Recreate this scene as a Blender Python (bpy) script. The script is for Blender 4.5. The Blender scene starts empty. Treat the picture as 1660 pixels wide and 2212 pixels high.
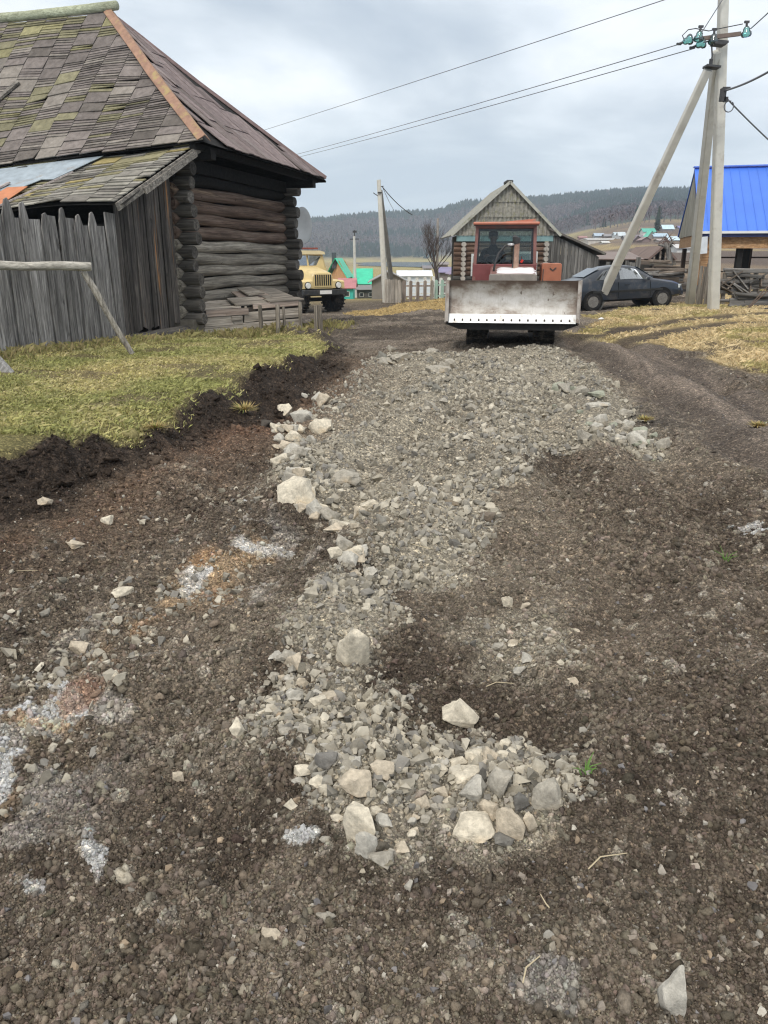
import bpy, bmesh, math, random
import numpy as np
from mathutils import Vector, Matrix, Euler
R = math.radians
rng = np.random.default_rng(7)
random.seed(7)
SC = bpy.context.scene
COL = SC.collection

# ------------------------------------------------------------------ camera
CAM_H = 1.75
F = 1662.0            # focal length, in units of a 1660-wide photograph
PITCH = math.atan((1106 - 555) / F)
CP, SP = math.cos(PITCH), math.sin(PITCH)
cam_d = bpy.data.cameras.new('camera')
cam = bpy.data.objects.new('camera', cam_d)
COL.objects.link(cam)
cam.location = (0, 0, CAM_H)
cam.rotation_euler = (math.pi / 2 - PITCH, 0, 0)
cam_d.sensor_fit = 'VERTICAL'
cam_d.sensor_height = 36.0
cam_d.lens = 36.0 * F / 2212.0
cam_d.clip_start = 0.05
cam_d.clip_end = 20000
SC.camera = cam

def ray(x, y):
    """slope of the sight line through a point of the photograph: (X, Z) per metre of Y"""
    u, v = (x - 830) / F, (1106 - y) / F
    fw = CP + v * SP
    return u / fw, (v * CP - SP) / fw
def W(x, y, Y):
    a, b = ray(x, y)
    return Vector((a * Y, Y, CAM_H + b * Y))
def G(x, y, z=0.0):
    a, b = ray(x, y)
    Y = (z - CAM_H) / b
    return (a * Y, Y)

# ------------------------------------------------------------------ object helpers
def tag(o, label=None, cat=None, group=None, kind=None):
    if label: o['label'] = label
    if cat: o['category'] = cat
    if group: o['group'] = group
    if kind: o['kind'] = kind
    return o
def thing(name, label, cat, loc=(0, 0, 0), rz=0.0, group=None, scale=1.0):
    o = bpy.data.objects.new(name, None)
    COL.objects.link(o)
    o.empty_display_size = 0.2
    o.location = loc
    o.rotation_euler = (0, 0, rz)
    o.scale = (scale,) * 3
    return tag(o, label, cat, group)

def mesh_from(name, verts, faces, smooth=False):
    me = bpy.data.meshes.new(name)
    me.from_pydata([tuple(v) for v in verts], [], faces)
    me.update()
    if smooth:
        me.polygons.foreach_set('use_smooth', np.ones(len(me.polygons), bool))
    return me
def mesh_np(name, V, Fc, smooth=False):
    """V (n,3), Fc (m,k) all faces with k corners"""
    me = bpy.data.meshes.new(name)
    V = np.ascontiguousarray(V, np.float32); Fc = np.ascontiguousarray(Fc, np.int32)
    n, (m, k) = len(V), Fc.shape
    me.vertices.add(n); me.vertices.foreach_set('co', V.ravel())
    me.loops.add(m * k); me.loops.foreach_set('vertex_index', Fc.ravel())
    me.polygons.add(m)
    me.polygons.foreach_set('loop_start', np.arange(0, m * k, k, dtype=np.int32))
    me.polygons.foreach_set('loop_total', np.full(m, k, np.int32))
    me.polygons.foreach_set('use_smooth', np.full(m, smooth, bool))
    me.update(calc_edges=True)
    return me
def vcol(me, C, name='tint'):
    a = me.attributes.new(name, 'FLOAT_COLOR', 'POINT')
    C = np.asarray(C, np.float32)
    if C.shape[1] == 3: C = np.hstack([C, np.ones((len(C), 1), np.float32)])
    a.data.foreach_set('color', C.ravel())
def link(name, me, mat, parent=None):
    o = bpy.data.objects.new(name, me)
    COL.objects.link(o)
    if mat is not None: me.materials.append(mat)
    if parent is not None: o.parent = parent
    return o

class MB:
    """collects simple shapes into one mesh"""
    def __init__(s): s.v = []; s.f = []; s.c = []; s.cur = (1, 1, 1)
    def add(s, vs, fs):
        b = len(s.v)
        s.v += [Vector(p) for p in vs]; s.c += [s.cur] * len(vs)
        s.f += [tuple(i + b for i in f) for f in fs]
        return s
    def box(s, c, size, rot=None, M=None):
        hx, hy, hz = size[0] / 2, size[1] / 2, size[2] / 2
        vs = [Vector((x, y, z)) for z in (-hz, hz) for y in (-hy, hy) for x in (-hx, hx)]
        if rot is not None:
            e = Euler(rot).to_matrix(); vs = [e @ p for p in vs]
        if M is not None: vs = [M @ p for p in vs]
        c = Vector(c)
        return s.add([p + c for p in vs], [(0, 2, 3, 1), (4, 5, 7, 6), (0, 1, 5, 4), (2, 6, 7, 3), (0, 4, 6, 2), (1, 3, 7, 5)])
    def bar(s, a, b, w, h, up=(0, 0, 1)):
        a, b = Vector(a), Vector(b); d = (b - a); L = d.length; d.normalize()
        up = Vector(up); x = d.cross(up)
        if x.length < 1e-4: x = d.cross(Vector((0, 1, 0)))
        x.normalize(); z = x.cross(d)
        M = Matrix((x, d, z)).transposed()
        return s.box((a + b) / 2, (w, L, h), M=M)
    def tube(s, pts, r, n=10, cap=True):
        pts = [Vector(p) for p in pts]
        rr = r if isinstance(r, (list, tuple)) else [r] * len(pts)
        vs = []; fs = []
        d0 = (pts[1] - pts[0]).normalized()
        x = d0.cross(Vector((0, 0, 1)))
        if x.length < 1e-3: x = d0.cross(Vector((0, 1, 0)))
        x.normalize()
        for i, p in enumerate(pts):
            d = (pts[min(i + 1, len(pts) - 1)] - pts[max(i - 1, 0)]).normalized()
            x = (x - d * x.dot(d)).normalized(); y = d.cross(x)
            for k in range(n):
                a = 2 * math.pi * k / n
                vs.append(p + (x * math.cos(a) + y * math.sin(a)) * rr[i])
        for i in range(len(pts) - 1):
            for k in range(n):
                k2 = (k + 1) % n
                fs.append((i * n + k, i * n + k2, (i + 1) * n + k2, (i + 1) * n + k))
        if cap:
            fs.append(tuple(range(n))[::-1]); fs.append(tuple((len(pts) - 1) * n + k for k in range(n)))
        return s.add(vs, fs)
    def prism(s, outline, d0, d1, plane='xz'):
        """outline 2D, extruded; plane xz along y, yz along x, xy along z"""
        n = len(outline)
        def P(a, b, d):
            return {'xz': (a, d, b), 'yz': (d, a, b), 'xy': (a, b, d)}[plane]
        vs = [P(a, b, d0) for a, b in outline] + [P(a, b, d1) for a, b in outline]
        fs = [tuple(range(n)), tuple(range(2 * n - 1, n - 1, -1))]
        fs += [(i, i + n, (i + 1) % n + n, (i + 1) % n) for i in range(n)]
        return s.add(vs, fs)
    def slab(s, quad, t):
        """a 3D polygon given a thickness along its normal"""
        q = [Vector(p) for p in quad]; n = len(q)
        nn = Vector((0, 0, 0))
        for i in range(n): nn += (q[i] - q[0]).cross(q[(i + 1) % n] - q[0])
        nn.normalize()
        vs = q + [p - nn * t for p in q]
        fs = [tuple(range(n)), tuple(range(2 * n - 1, n - 1, -1))]
        fs += [(i, i + n, (i + 1) % n + n, (i + 1) % n)[::-1] for i in range(n)]
        return s.add(vs, fs)
    def loft(s, rings, closed=True, cap=True):
        n = len(rings[0]); vs = [p for r in rings for p in r]; fs = []
        for i in range(len(rings) - 1):
            for k in range(n if closed else n - 1):
                k2 = (k + 1) % n
                fs.append((i * n + k, i * n + k2, (i + 1) * n + k2, (i + 1) * n + k))
        if cap and closed:
            fs.append(tuple(range(n))[::-1]); fs.append(tuple((len(rings) - 1) * n + k for k in range(n)))
        return s.add(vs, fs)
    def build(s, name, mat, parent=None, smooth=False, bevel=0.0, seg=2, world=False, auto=None, tint=False):
        vs = s.v
        if world and parent is not None:
            l = Vector(parent.location); vs = [p - l for p in vs]
        me = mesh_from(name, vs, s.f)
        bm = bmesh.new(); bm.from_mesh(me)
        bmesh.ops.recalc_face_normals(bm, faces=bm.faces)
        bm.to_mesh(me); bm.free()
        if tint: vcol(me, np.array(s.c, float))
        if smooth: me.polygons.foreach_set('use_smooth', np.ones(len(me.polygons), bool))
        o = link(name, me, mat, parent)
        if auto: me.set_sharp_from_angle(angle=R(auto)); me.polygons.foreach_set('use_smooth', np.ones(len(me.polygons), bool))
        if bevel > 0:
            m = o.modifiers.new('bevel', 'BEVEL'); m.width = bevel; m.segments = seg; m.limit_method = 'ANGLE'; m.angle_limit = R(35)
        return o

# ------------------------------------------------------------------ material helpers
def nodes_of(name):
    m = bpy.data.materials.new(name); m.use_nodes = True
    nt = m.node_tree; b = nt.nodes['Principled BSDF']
    return m, nt, b
def N(nt, typ, **kw):
    n = nt.nodes.new(typ)
    for k, v in kw.items():
        if k in n.inputs: n.inputs[k].default_value = v
        else: setattr(n, k, v)
    return n
def ramp(nt, fac, stops):
    n = nt.nodes.new('ShaderNodeValToRGB'); cr = n.color_ramp
    while len(cr.elements) < len(stops): cr.elements.new(0.5)
    for e, (p, c) in zip(cr.elements, stops):
        e.position = p; e.color = (*c, 1) if len(c) == 3 else c
    nt.links.new(fac, n.inputs[0])
    return n.outputs[0]
def mixc(nt, f, a, b, mode='MIX'):
    n = nt.nodes.new('ShaderNodeMix'); n.data_type = 'RGBA'; n.blend_type = mode
    for sock, v in ((n.inputs[0], f), (n.inputs[6], a), (n.inputs[7], b)):
        if isinstance(v, (int, float)): sock.default_value = v
        elif isinstance(v, tuple): sock.default_value = (*v, 1) if len(v) == 3 else v
        else: nt.links.new(v, sock)
    return n.outputs[2]
def math_n(nt, op, a, b=0.5, clamp=False):
    n = nt.nodes.new('ShaderNodeMath'); n.operation = op; n.use_clamp = clamp
    for sock, v in ((n.inputs[0], a), (n.inputs[1], b)):
        if isinstance(v, (int, float)): sock.default_value = v
        else: nt.links.new(v, sock)
    return n.outputs[0]
def coords(nt, scale=(1, 1, 1), rot=(0, 0, 0), kind='Object'):
    tc = nt.nodes.new('ShaderNodeTexCoord'); mp = nt.nodes.new('ShaderNodeMapping')
    mp.inputs['Scale'].default_value = scale; mp.inputs['Rotation'].default_value = rot
    # turn first, then stretch
    mp2 = nt.nodes.new('ShaderNodeMapping'); mp2.inputs['Rotation'].default_value = rot
    mp.inputs['Rotation'].default_value = (0, 0, 0)
    nt.links.new(tc.outputs[kind], mp2.inputs[0]); nt.links.new(mp2.outputs[0], mp.inputs[0])
    return mp.outputs[0]
def noise(nt, vec, scale, detail=5, rough=0.6, dist=0.0):
    n = N(nt, 'ShaderNodeTexNoise', Scale=scale, Detail=detail, Roughness=rough, Distortion=dist)
    if vec is not None: nt.links.new(vec, n.inputs['Vector'])
    return n.outputs['Fac']
def bump(nt, b, h, strength, dist=0.02):
    n = N(nt, 'ShaderNodeBump', Strength=strength, Distance=dist)
    nt.links.new(h, n.inputs['Height']); nt.links.new(n.outputs[0], b.inputs['Normal'])

def plain(name, c, rough=0.7, var=0.25, scale=6, metal=0.0, dirt=None, dirt_amt=0.5, bmp=0.0, spec=0.4, coat=0.0, tint=False):
    """paint, metal, concrete ...: a colour that wanders, with optional patches of dirt or rust"""
    m, nt, b = nodes_of(name)
    vec = coords(nt)
    f = noise(nt, vec, scale)
    lo = tuple(x * (1 - var) for x in c); hi = tuple(min(1, x * (1 + var)) for x in c)
    col = ramp(nt, f, [(0.3, lo), (0.7, hi)])
    if dirt is not None:
        g = noise(nt, vec, scale * 0.6, 8, 0.7, 0.3)
        g2 = ramp(nt, g, [(0.62 - 0.3 * dirt_amt, (0, 0, 0)), (0.72 - 0.2 * dirt_amt, (1, 1, 1))])
        col = mixc(nt, g2, col, dirt)
    if tint:
        a = N(nt, 'ShaderNodeAttribute', attribute_name='tint')
        col = mixc(nt, 1.0, col, a.outputs['Color'], 'MULTIPLY')
    nt.links.new(col, b.inputs['Base Color'])
    b.inputs['Roughness'].default_value = rough; b.inputs['Metallic'].default_value = metal
    b.inputs['Specular IOR Level'].default_value = spec
    if coat: b.inputs['Coat Weight'].default_value = coat; b.inputs['Coat Roughness'].default_value = 0.08
    if bmp: bump(nt, b, noise(nt, vec, scale * 5, 6), bmp)
    return m
def wood(name, dark, mid, light, axis='z', rot=(0, 0, 0), grain=14, stain=None, stain_amt=0.4, bmp=0.5, objvar=0.35, tint=False):
    """weathered timber; axis is the direction of the grain before rot"""
    m, nt, b = nodes_of(name)
    k = 0.05
    sc = {'x': (k, 1, 1), 'y': (1, k, 1), 'z': (1, 1, k)}[axis]
    oi = nt.nodes.new('ShaderNodeObjectInfo')
    vec = coords(nt, sc, rot)
    off = N(nt, 'ShaderNodeVectorMath', operation='ADD')
    mul = N(nt, 'ShaderNodeMath', operation='MULTIPLY'); mul.inputs[1].default_value = 37.0
    nt.links.new(oi.outputs['Random'], mul.inputs[0])
    nt.links.new(vec, off.inputs[0]); nt.links.new(mul.outputs[0], off.inputs[1])
    v = off.outputs[0]
    g = noise(nt, v, grain, 6, 0.65, 0.2)
    col = ramp(nt, g, [(0.32, dark), (0.5, mid), (0.68, light)])
    col = mixc(nt, 1.0, col, ramp(nt, noise(nt, v, grain * 3.3, 3, 0.6), [(0.36, (.62,) * 3), (0.62, (1.22,) * 3)]), 'MULTIPLY')
    kn = noise(nt, coords(nt, (1, 1, .45) if axis == 'z' else (1, 1, 1)), 7.5, 2, 0.5); col = mixc(nt, ramp(nt, kn, [(0.68, (0, 0, 0)), (0.74, (.7,) * 3)]), col, tuple(x * 0.8 for x in dark))
    big = noise(nt, coords(nt, (1, 1, 1)), 1.3, 6, 0.65)
    col = mixc(nt, ramp(nt, big, [(0.35, (0, 0, 0)), (0.75, (0.55,) * 3)]), col, tuple(x * 0.55 for x in mid))
    if stain is not None:
        g2 = noise(nt, coords(nt, sc, rot), 5, 5, 0.6, 0.5)
        col = mixc(nt, ramp(nt, g2, [(0.66 - 0.25 * stain_amt, (0, 0, 0)), (0.74 - 0.2 * stain_amt, (0.9,) * 3)]), col, stain)
    # each board its own shade
    sh = N(nt, 'ShaderNodeMapRange'); sh.inputs[3].default_value = 1 - objvar; sh.inputs[4].default_value = 1 + objvar
    nt.links.new(oi.outputs['Random'], sh.inputs[0])
    cmb = N(nt, 'ShaderNodeCombineColor')
    for i in range(3): nt.links.new(sh.outputs[0], cmb.inputs[i])
    col = mixc(nt, 1.0, col, cmb.outputs[0], 'MULTIPLY')
    if tint:
        a = N(nt, 'ShaderNodeAttribute', attribute_name='tint')
        col = mixc(nt, 1.0, col, a.outputs['Color'], 'MULTIPLY')
    nt.links.new(col, b.inputs['Base Color'])
    b.inputs['Roughness'].default_value = 0.85; b.inputs['Specular IOR Level'].default_value = 0.25
    bump(nt, b, g, bmp, 0.015)
    return m
def tinted(name, var=0.25, scale=8, rough=0.9, spec=0.2, bmp=0.0, bscale=60, bdist=0.01, translucent=0.0):
    """the mesh carries each piece's own colour in its 'tint' attribute"""
    m, nt, b = nodes_of(name)
    a = N(nt, 'ShaderNodeAttribute', attribute_name='tint')
    vec = coords(nt)
    f = noise(nt, vec, scale, 6, 0.65)
    k = ramp(nt, f, [(0.3, (1 - var,) * 3), (0.7, (1 + var,) * 3)])
    nt.links.new(mixc(nt, 1.0, a.outputs['Color'], k, 'MULTIPLY'), b.inputs['Base Color'])
    b.inputs['Roughness'].default_value = rough; b.inputs['Specular IOR Level'].default_value = spec
    if bmp: bump(nt, b, noise(nt, vec, bscale, 5, 0.7), bmp, bdist)
    return m
def glass(name, tintc=(0.8, 0.9, 0.95), refl=0.25, dark=0.0):
    m = bpy.data.materials.new(name); m.use_nodes = True
    nt = m.node_tree; nt.nodes.clear()
    out = N(nt, 'ShaderNodeOutputMaterial')
    tr = N(nt, 'ShaderNodeBsdfTransparent'); tr.inputs[0].default_value = (*tintc, 1)
    gl = N(nt, 'ShaderNodeBsdfGlossy'); gl.inputs['Roughness'].default_value = 0.04; gl.inputs[0].default_value = (0.9, 0.95, 1, 1)
    fr = N(nt, 'ShaderNodeFresnel'); fr.inputs[0].default_value = 1.5
    ad = math_n(nt, 'ADD', fr.outputs[0], refl - 0.04, True)
    mx = N(nt, 'ShaderNodeMixShader')
    nt.links.new(ad, mx.inputs[0]); nt.links.new(tr.outputs[0], mx.inputs[1]); nt.links.new(gl.outputs[0], mx.inputs[2])
    nt.links.new(mx.outputs[0], out.inputs[0])
    return m

# ------------------------------------------------------------------ sky, sun
world = bpy.data.worlds.new('World'); SC.world = world; world.use_nodes = True
SUN_EL, SUN_AZ = R(48), R(200)      # azimuth measured clockwise from +Y: behind the camera and a little to the left
def make_sky():
    nt = world.node_tree; nt.nodes.clear()
    out = N(nt, 'ShaderNodeOutputWorld'); bg = N(nt, 'ShaderNodeBackground')
    sky = N(nt, 'ShaderNodeTexSky', sky_type='NISHITA', sun_disc=False)
    sky.sun_elevation = SUN_EL; sky.sun_rotation = SUN_AZ; sky.air_density = 1.0; sky.dust_density = 2.0
    tc = N(nt, 'ShaderNodeTexCoord')
    sx = N(nt, 'ShaderNodeSeparateXYZ'); nt.links.new(tc.outputs['Generated'], sx.inputs[0])
    zz = math_n(nt, 'ADD', math_n(nt, 'MAXIMUM', sx.outputs[2], 0.0), 0.26)
    cb = N(nt, 'ShaderNodeCombineXYZ')
    nt.links.new(math_n(nt, 'DIVIDE', sx.outputs[0], zz), cb.inputs[0])
    nt.links.new(math_n(nt, 'DIVIDE', sx.outputs[1], zz), cb.inputs[1])
    mp = N(nt, 'ShaderNodeMapping'); mp.inputs['Location'].default_value = SKY_OFF; mp.inputs['Scale'].default_value = (1.25, 1.5, 1)
    nt.links.new(cb.outputs[0], mp.inputs[0])
    big = noise(nt, mp.outputs[0], 0.75, 7, 0.52, 0.35)
    small = noise(nt, mp.outputs[0], 2.2, 6, 0.55, 0.3)
    f = math_n(nt, 'ADD', math_n(nt, 'MULTIPLY', big, 0.86), math_n(nt, 'MULTIPLY', small, 0.14))
    clouds = ramp(nt, f, [(0.36, (4.3, 4.95, 5.75)), (0.45, (5.5, 6.1, 6.75)), (0.52, (7.0, 7.55, 8.1)), (0.6, (8.9, 9.15, 9.4))])
    # a paler, thinner layer low over the hills
    low = ramp(nt, sx.outputs[2], [(0.0, (1, 1, 1)), (0.16, (0, 0, 0))])
    clouds = mixc(nt, math_n(nt, 'MULTIPLY', low, 0.45), clouds, (6.6, 7.7, 8.5))
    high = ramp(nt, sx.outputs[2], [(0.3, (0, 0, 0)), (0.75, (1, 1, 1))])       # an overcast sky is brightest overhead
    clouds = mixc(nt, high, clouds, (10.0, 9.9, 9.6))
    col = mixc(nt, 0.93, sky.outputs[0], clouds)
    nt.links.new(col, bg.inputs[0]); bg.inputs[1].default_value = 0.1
    nt.links.new(bg.outputs[0], out.inputs[0])
SKY_OFF = (3.1, 0.4, 0.0)
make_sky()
sd = bpy.data.lights.new('sun', 'SUN'); sd.energy = 1.5; sd.angle = R(12); sd.color = (1.0, 0.94, 0.85)
sun = bpy.data.objects.new('sun', sd); COL.objects.link(sun)
d = Vector((math.sin(SUN_AZ) * math.cos(SUN_EL), math.cos(SUN_AZ) * math.cos(SUN_EL), math.sin(SUN_EL)))
sun.location = d * 50
sun.rotation_euler = d.to_track_quat('Z', 'Y').to_euler()
SC.view_settings.view_transform = 'Standard'; SC.view_settings.look = 'None'
SC.view_settings.exposure = 0.38; SC.view_settings.gamma = 1.0
try: SC.view_settings.use_curve_mapping = False
except Exception: pass
SC.cycles.use_denoising = True; SC.cycles.denoiser = 'OPENIMAGEDENOISE'; SC.cycles.denoising_prefilter = 'ACCURATE'; SC.cycles.denoising_input_passes = 'RGB_ALBEDO_NORMAL'; SC.cycles.filter_width = 1.2; SC.cycles.max_bounces = 6; SC.cycles.transparent_max_bounces = 12; SC.cycles.volume_bounces = 1

# ------------------------------------------------------------------ numpy noise
def _hash(ix, iy, seed):
    h = (ix.astype(np.int64) * 374761393 + iy.astype(np.int64) * 668265263 + seed * 1442695041) & 0x7fffffff
    h = ((h ^ (h >> 13)) * 1274126177) & 0x7fffffff
    h = ((h ^ (h >> 16)) * 668265263) & 0x7fffffff
    return ((h ^ (h >> 15)) & 0xffffff) / float(0x1000000)
def vnoise(x, y, s, seed=0):
    """smooth value noise, -1..1, feature size s"""
    x = x / s; y = y / s
    ix = np.floor(x); iy = np.floor(y); fx = x - ix; fy = y - iy
    fx = fx * fx * fx * (fx * (fx * 6 - 15) + 10); fy = fy * fy * fy * (fy * (fy * 6 - 15) + 10)
    a = _hash(ix, iy, seed); b = _hash(ix + 1, iy, seed); c = _hash(ix, iy + 1, seed); d_ = _hash(ix + 1, iy + 1, seed)
    return 2 * ((a * (1 - fx) + b * fx) * (1 - fy) + (c * (1 - fx) + d_ * fx) * fy) - 1
def fbm(x, y, s, oct=4, seed=0, gain=0.5):
    t = 0; a = 1; w = 0
    for i in range(oct):
        t = t + a * vnoise(x + 17.3 * i, y - 9.1 * i, s / 2 ** i, seed + i); w += a; a *= gain
    return t / w
def worley(x, y, s, seed=0):
    """distance to the nearest cell point (in cells) and that cell's random number"""
    x = x / s; y = y / s; ix = np.floor(x); iy = np.floor(y)
    best = np.full(x.shape, 9.0); cid = np.zeros(x.shape)
    for dx in (-1, 0, 1):
        for dy in (-1, 0, 1):
            cx, cy = ix + dx, iy + dy
            px = cx + _hash(cx, cy, seed); py = cy + _hash(cx, cy, seed + 51)
            dd = (px - x) ** 2 + (py - y) ** 2
            k = dd < best
            best = np.where(k, dd, best); cid = np.where(k, _hash(cx, cy, seed + 99), cid)
    return np.sqrt(best), cid
def sstep(a, b, x):
    t = np.clip((x - a) / (b - a), 0, 1); return t * t * (3 - 2 * t)
def poly_sd(x, y, poly):
    """signed distance to a closed polygon, positive inside"""
    P = np.asarray(poly, float); n = len(P)
    best = np.full(x.shape, 1e9); ins = np.zeros(x.shape, bool)
    for i in range(n):
        ax, ay = P[i]; bx, by = P[(i + 1) % n]
        ex, ey = bx - ax, by - ay
        t = np.clip(((x - ax) * ex + (y - ay) * ey) / (ex * ex + ey * ey + 1e-12), 0, 1)
        best = np.minimum(best, (x - ax - t * ex) ** 2 + (y - ay - t * ey) ** 2)
        c = (ay > y) != (by > y)
        with np.errstate(divide='ignore', invalid='ignore'):
            ins ^= c & (x < ex * (y - ay) / (ey if ey != 0 else 1e-12) + ax)
    best = np.sqrt(best)
    return np.where(ins, best, -best)
def line_d(x, y, pts):
    best = np.full(x.shape, 1e9)
    for (ax, ay), (bx, by) in zip(pts[:-1], pts[1:]):
        ex, ey = bx - ax, by - ay
        t = np.clip(((x - ax) * ex + (y - ay) * ey) / (ex * ex + ey * ey + 1e-12), 0, 1)
        best = np.minimum(best, (x - ax - t * ex) ** 2 + (y - ay - t * ey) ** 2)
    return np.sqrt(best)
# ------------------------------------------------------------------ the lie of the land
ANCH = np.array([
    (0, 0, 0), (-2.5, 1, 0), (3, 1, .03), (0, 5, 0), (0, 9, 0), (2.5, 15.5, 0), (0, 22, -.05), (-2, 30, -.5), (-2.5, 35, -.75), (-3, 39, -.88), (1, 42, -.5), (-6, 42, -.95),
    (4, 27, -.03), (5, 38, -.1), (6.8, 27, 0), (9.3, 27.3, .14), (9.3, 22.5, .29), (8.8, 24.5, .25), (6.5, 24.5, .08), (12, 32, .4), (18, 32, .6),
    (16, 25, .5), (10, 16, .28), (7, 12, .12), (5, 8, .05), (-4.4, 17.5, -.13), (-2.5, 18.5, -.22), (-5, 12, -.06), (-4.5, 9.5, .0), (-8, 15, -.1), (-2.7, 22.5, -.2), (-9, 24, -.1), (14, 14, .5), (10, 42, 0.1), (20, 45, .8), (-14, 30, -.3)], float)
def near_z(X, Y):
    num = 0; den = 0
    for ax, ay, az in ANCH:
        w = 1.0 / (((X - ax) ** 2 + (Y - ay) ** 2) + 4.0) ** 2
        num = num + w * az; den = den + w
    return num / den
LD = np.log([30, 42, 55, 80, 110, 150, 230, 340, 430, 900, 960, 1050, 1200, 1500, 1800, 3500])
LZ = [-.4, -.6, -1.1, -2.3, -3.5, -5, -5.3, -4.6, -3.6, -3.6, -1.5, 4, 21, 70, 62, 40]
RD = np.log([30, 50, 90, 120, 200, 300, 400, 500, 700, 1000, 1500, 1800, 3500])
RZ = [.2, .3, .6, 1.1, 3.6, 8.5, 14.5, 20.5, 32, 50, 106, 104, 60]
def far_z(X, Y):
    D = np.log(np.maximum(np.hypot(X, Y), 30)); az = X / np.maximum(Y, 1)
    zl = np.interp(D, LD, LZ); zr = np.interp(D, RD, RZ)
    k = sstep(.06, .34, az)
    z = zl * (1 - k) + zr * k
    far = sstep(math.log(500), math.log(1400), D)
    ridge = 1 + np.interp(az, [-.6, -.12, 0, .06, .1, .2, .34, .5, .8], [-.2, -.18, -.04, .05, .27, .14, -.05, -.05, -.1])
    z = z * (1 + (ridge - 1) * far)
    return z + sstep(math.log(930), math.log(1400), D) * fbm(X, Y, 260, 4, 5) * 7
def gpoly(px, z=0.0): return [G(a, b, z) for a, b in px]
# where the turf ends on the left, and the foot of the black soil bank
TURF = gpoly([(-500, 1130), (0, 985), (150, 938), (300, 903), (440, 850), (540, 805), (620, 772), (715, 733), (700, 712), (560, 690)], .29)
TURF_POLY = TURF + [(-6, 22), (-30, 26), (-30, 5)]
BANKFOOT = gpoly([(-400, 1180), (0, 1115), (150, 1055), (300, 985), (420, 940), (560, 905), (650, 855), (715, 790), (745, 730)])
BANK_POLY = BANKFOOT + [(-3, 21.5), (-6, 22), (-30, 26), (-30, 4)]
GRAVEL = gpoly([(690, 850), (640, 900), (600, 960), (610, 1050), (665, 1110), (720, 1170), (770, 1230), (700, 1290), (640, 1370), (580, 1450), (600, 1560), (590, 1620), (650, 1680), (700, 1760), (770, 1840), (850, 1880), (905, 1810),
                (960, 1800), (1080, 1830), (1200, 1740), (1110, 1600), (960, 1620), (890, 1600), (860, 1520), (830, 1470), (830, 1380), (850, 1290), (1000, 1240), (1080, 1150), (1120, 1060), (1200, 985), (1320, 975), (1430, 990), (1410, 930), (1330, 850), (1260, 785), (1200, 755),
                (1000, 762), (880, 765), (790, 780)])
GRAVEL2 = gpoly([(1020, 1340), (1200, 1320), (1240, 1400), (1150, 1480), (1000, 1450)])
RUBBLE = gpoly([(-120, 1800), (0, 1650), (60, 1480), (150, 1370), (300, 1290), (430, 1210), (560, 1150), (640, 1155), (560, 1200), (440, 1290), (300, 1350), (220, 1450), (200, 1530), (110, 1610), (60, 1720), (-100, 1900)])
MOUND = gpoly([(1120, 1700), (1260, 1560), (1450, 1500), (1800, 1480), (2000, 1900), (1660, 1920), (1400, 1870), (1250, 1830)])
RIGHTTURF = gpoly([(1225, 712), (1260, 690), (1300, 668), (1480, 655), (1660, 640), (1900, 640), (2000, 900), (1800, 850), (1660, 800), (1560, 770), (1480, 748), (1400, 735), (1300, 722)], .18)
FARTURF = gpoly([(760, 668), (830, 672), (900, 668), (985, 690), (1000, 655), (960, 640), (850, 645), (770, 650)], -.25)
RTRACK = gpoly([(1180, 730), (1300, 728), (1440, 745), (1560, 790), (1680, 850), (1900, 950), (2100, 1150), (1800, 1130), (1640, 1030), (1520, 1000), (1420, 910), (1330, 830), (1240, 765)], .08)
TRK = np.array(sorted(gpoly([(1215, 735), (1290, 775), (1400, 850), (1520, 945), (1640, 1050), (1800, 1230)], .05), key=lambda p: p[1]))
def macro(X, Y):
    z = near_z(X, Y)
    k = sstep(36, 60, Y)
    z = z * (1 - k) + far_z(X, Y) * k
    near = 1 - sstep(30, 45, Y)
    wob = fbm(X, Y, 1.2, 3, 3) * .16
    bk = poly_sd(X, Y, BANK_POLY); tf = poly_sd(X, Y, TURF_POLY)
    bank = sstep(-.12, .75, bk + wob * .8) * .26
    lip = np.exp(-((tf + .1 + wob) / .22) ** 2) * .07           # turned soil heaped along the turf edge
    z = z + near * (bank + lip)
    trench = np.exp(-((bk + .9) / .7) ** 2) * .07
    gr = poly_sd(X, Y, GRAVEL)
    z = z + near * (sstep(-.25, .3, gr + wob * .7) * .06 - trench * (1 - sstep(10, 13, Y)))
    mo = poly_sd(X, Y, MOUND)
    z = z + sstep(-.35, .5, mo + wob) * .13
    # wheel ruts along the right-hand track and the far road
    rt = poly_sd(X, Y, RTRACK)
    z = z + near * sstep(0, .5, rt) * (.085 * np.cos((X - np.interp(Y, TRK[:, 1], TRK[:, 0]) + .42) * 6.2 + fbm(X, Y, 2.5, 2, 9) * .9))
    far_road = sstep(14.5, 17, Y) * (1 - sstep(28, 33, Y)) * sstep(.2, 1.2, -tf) * (1 - sstep(4.2, 5.5, X))
    z = z + far_road * .04 * np.sin((Y * .95 + X * .45) * 4.0 + fbm(X, Y, 3, 2, 19) * 2)
    z = z + near * fbm(X, Y, 1.6, 3, 21) * .05
    # ridges left by the grader below the bank, and old ruts on the right
    z = z + (1 - sstep(11, 14, Y)) * sstep(.15, .7, -bk) * (1 - sstep(2.6, 3.6, -bk)) * .075 * np.sin(bk * 6.0 + fbm(X, Y, 1.5, 3, 23) * 2.2)
    z = z + (1 - sstep(8, 10, Y)) * sstep(.6, 1.3, X) * .055 * np.sin((X - .1 * Y) * 6.0 + fbm(X, Y, 1.2, 3, 25) * 2.0)
    return z
def hz(x, y):
    return float(macro(np.array([float(x)]), np.array([float(y)]))[0])

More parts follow.
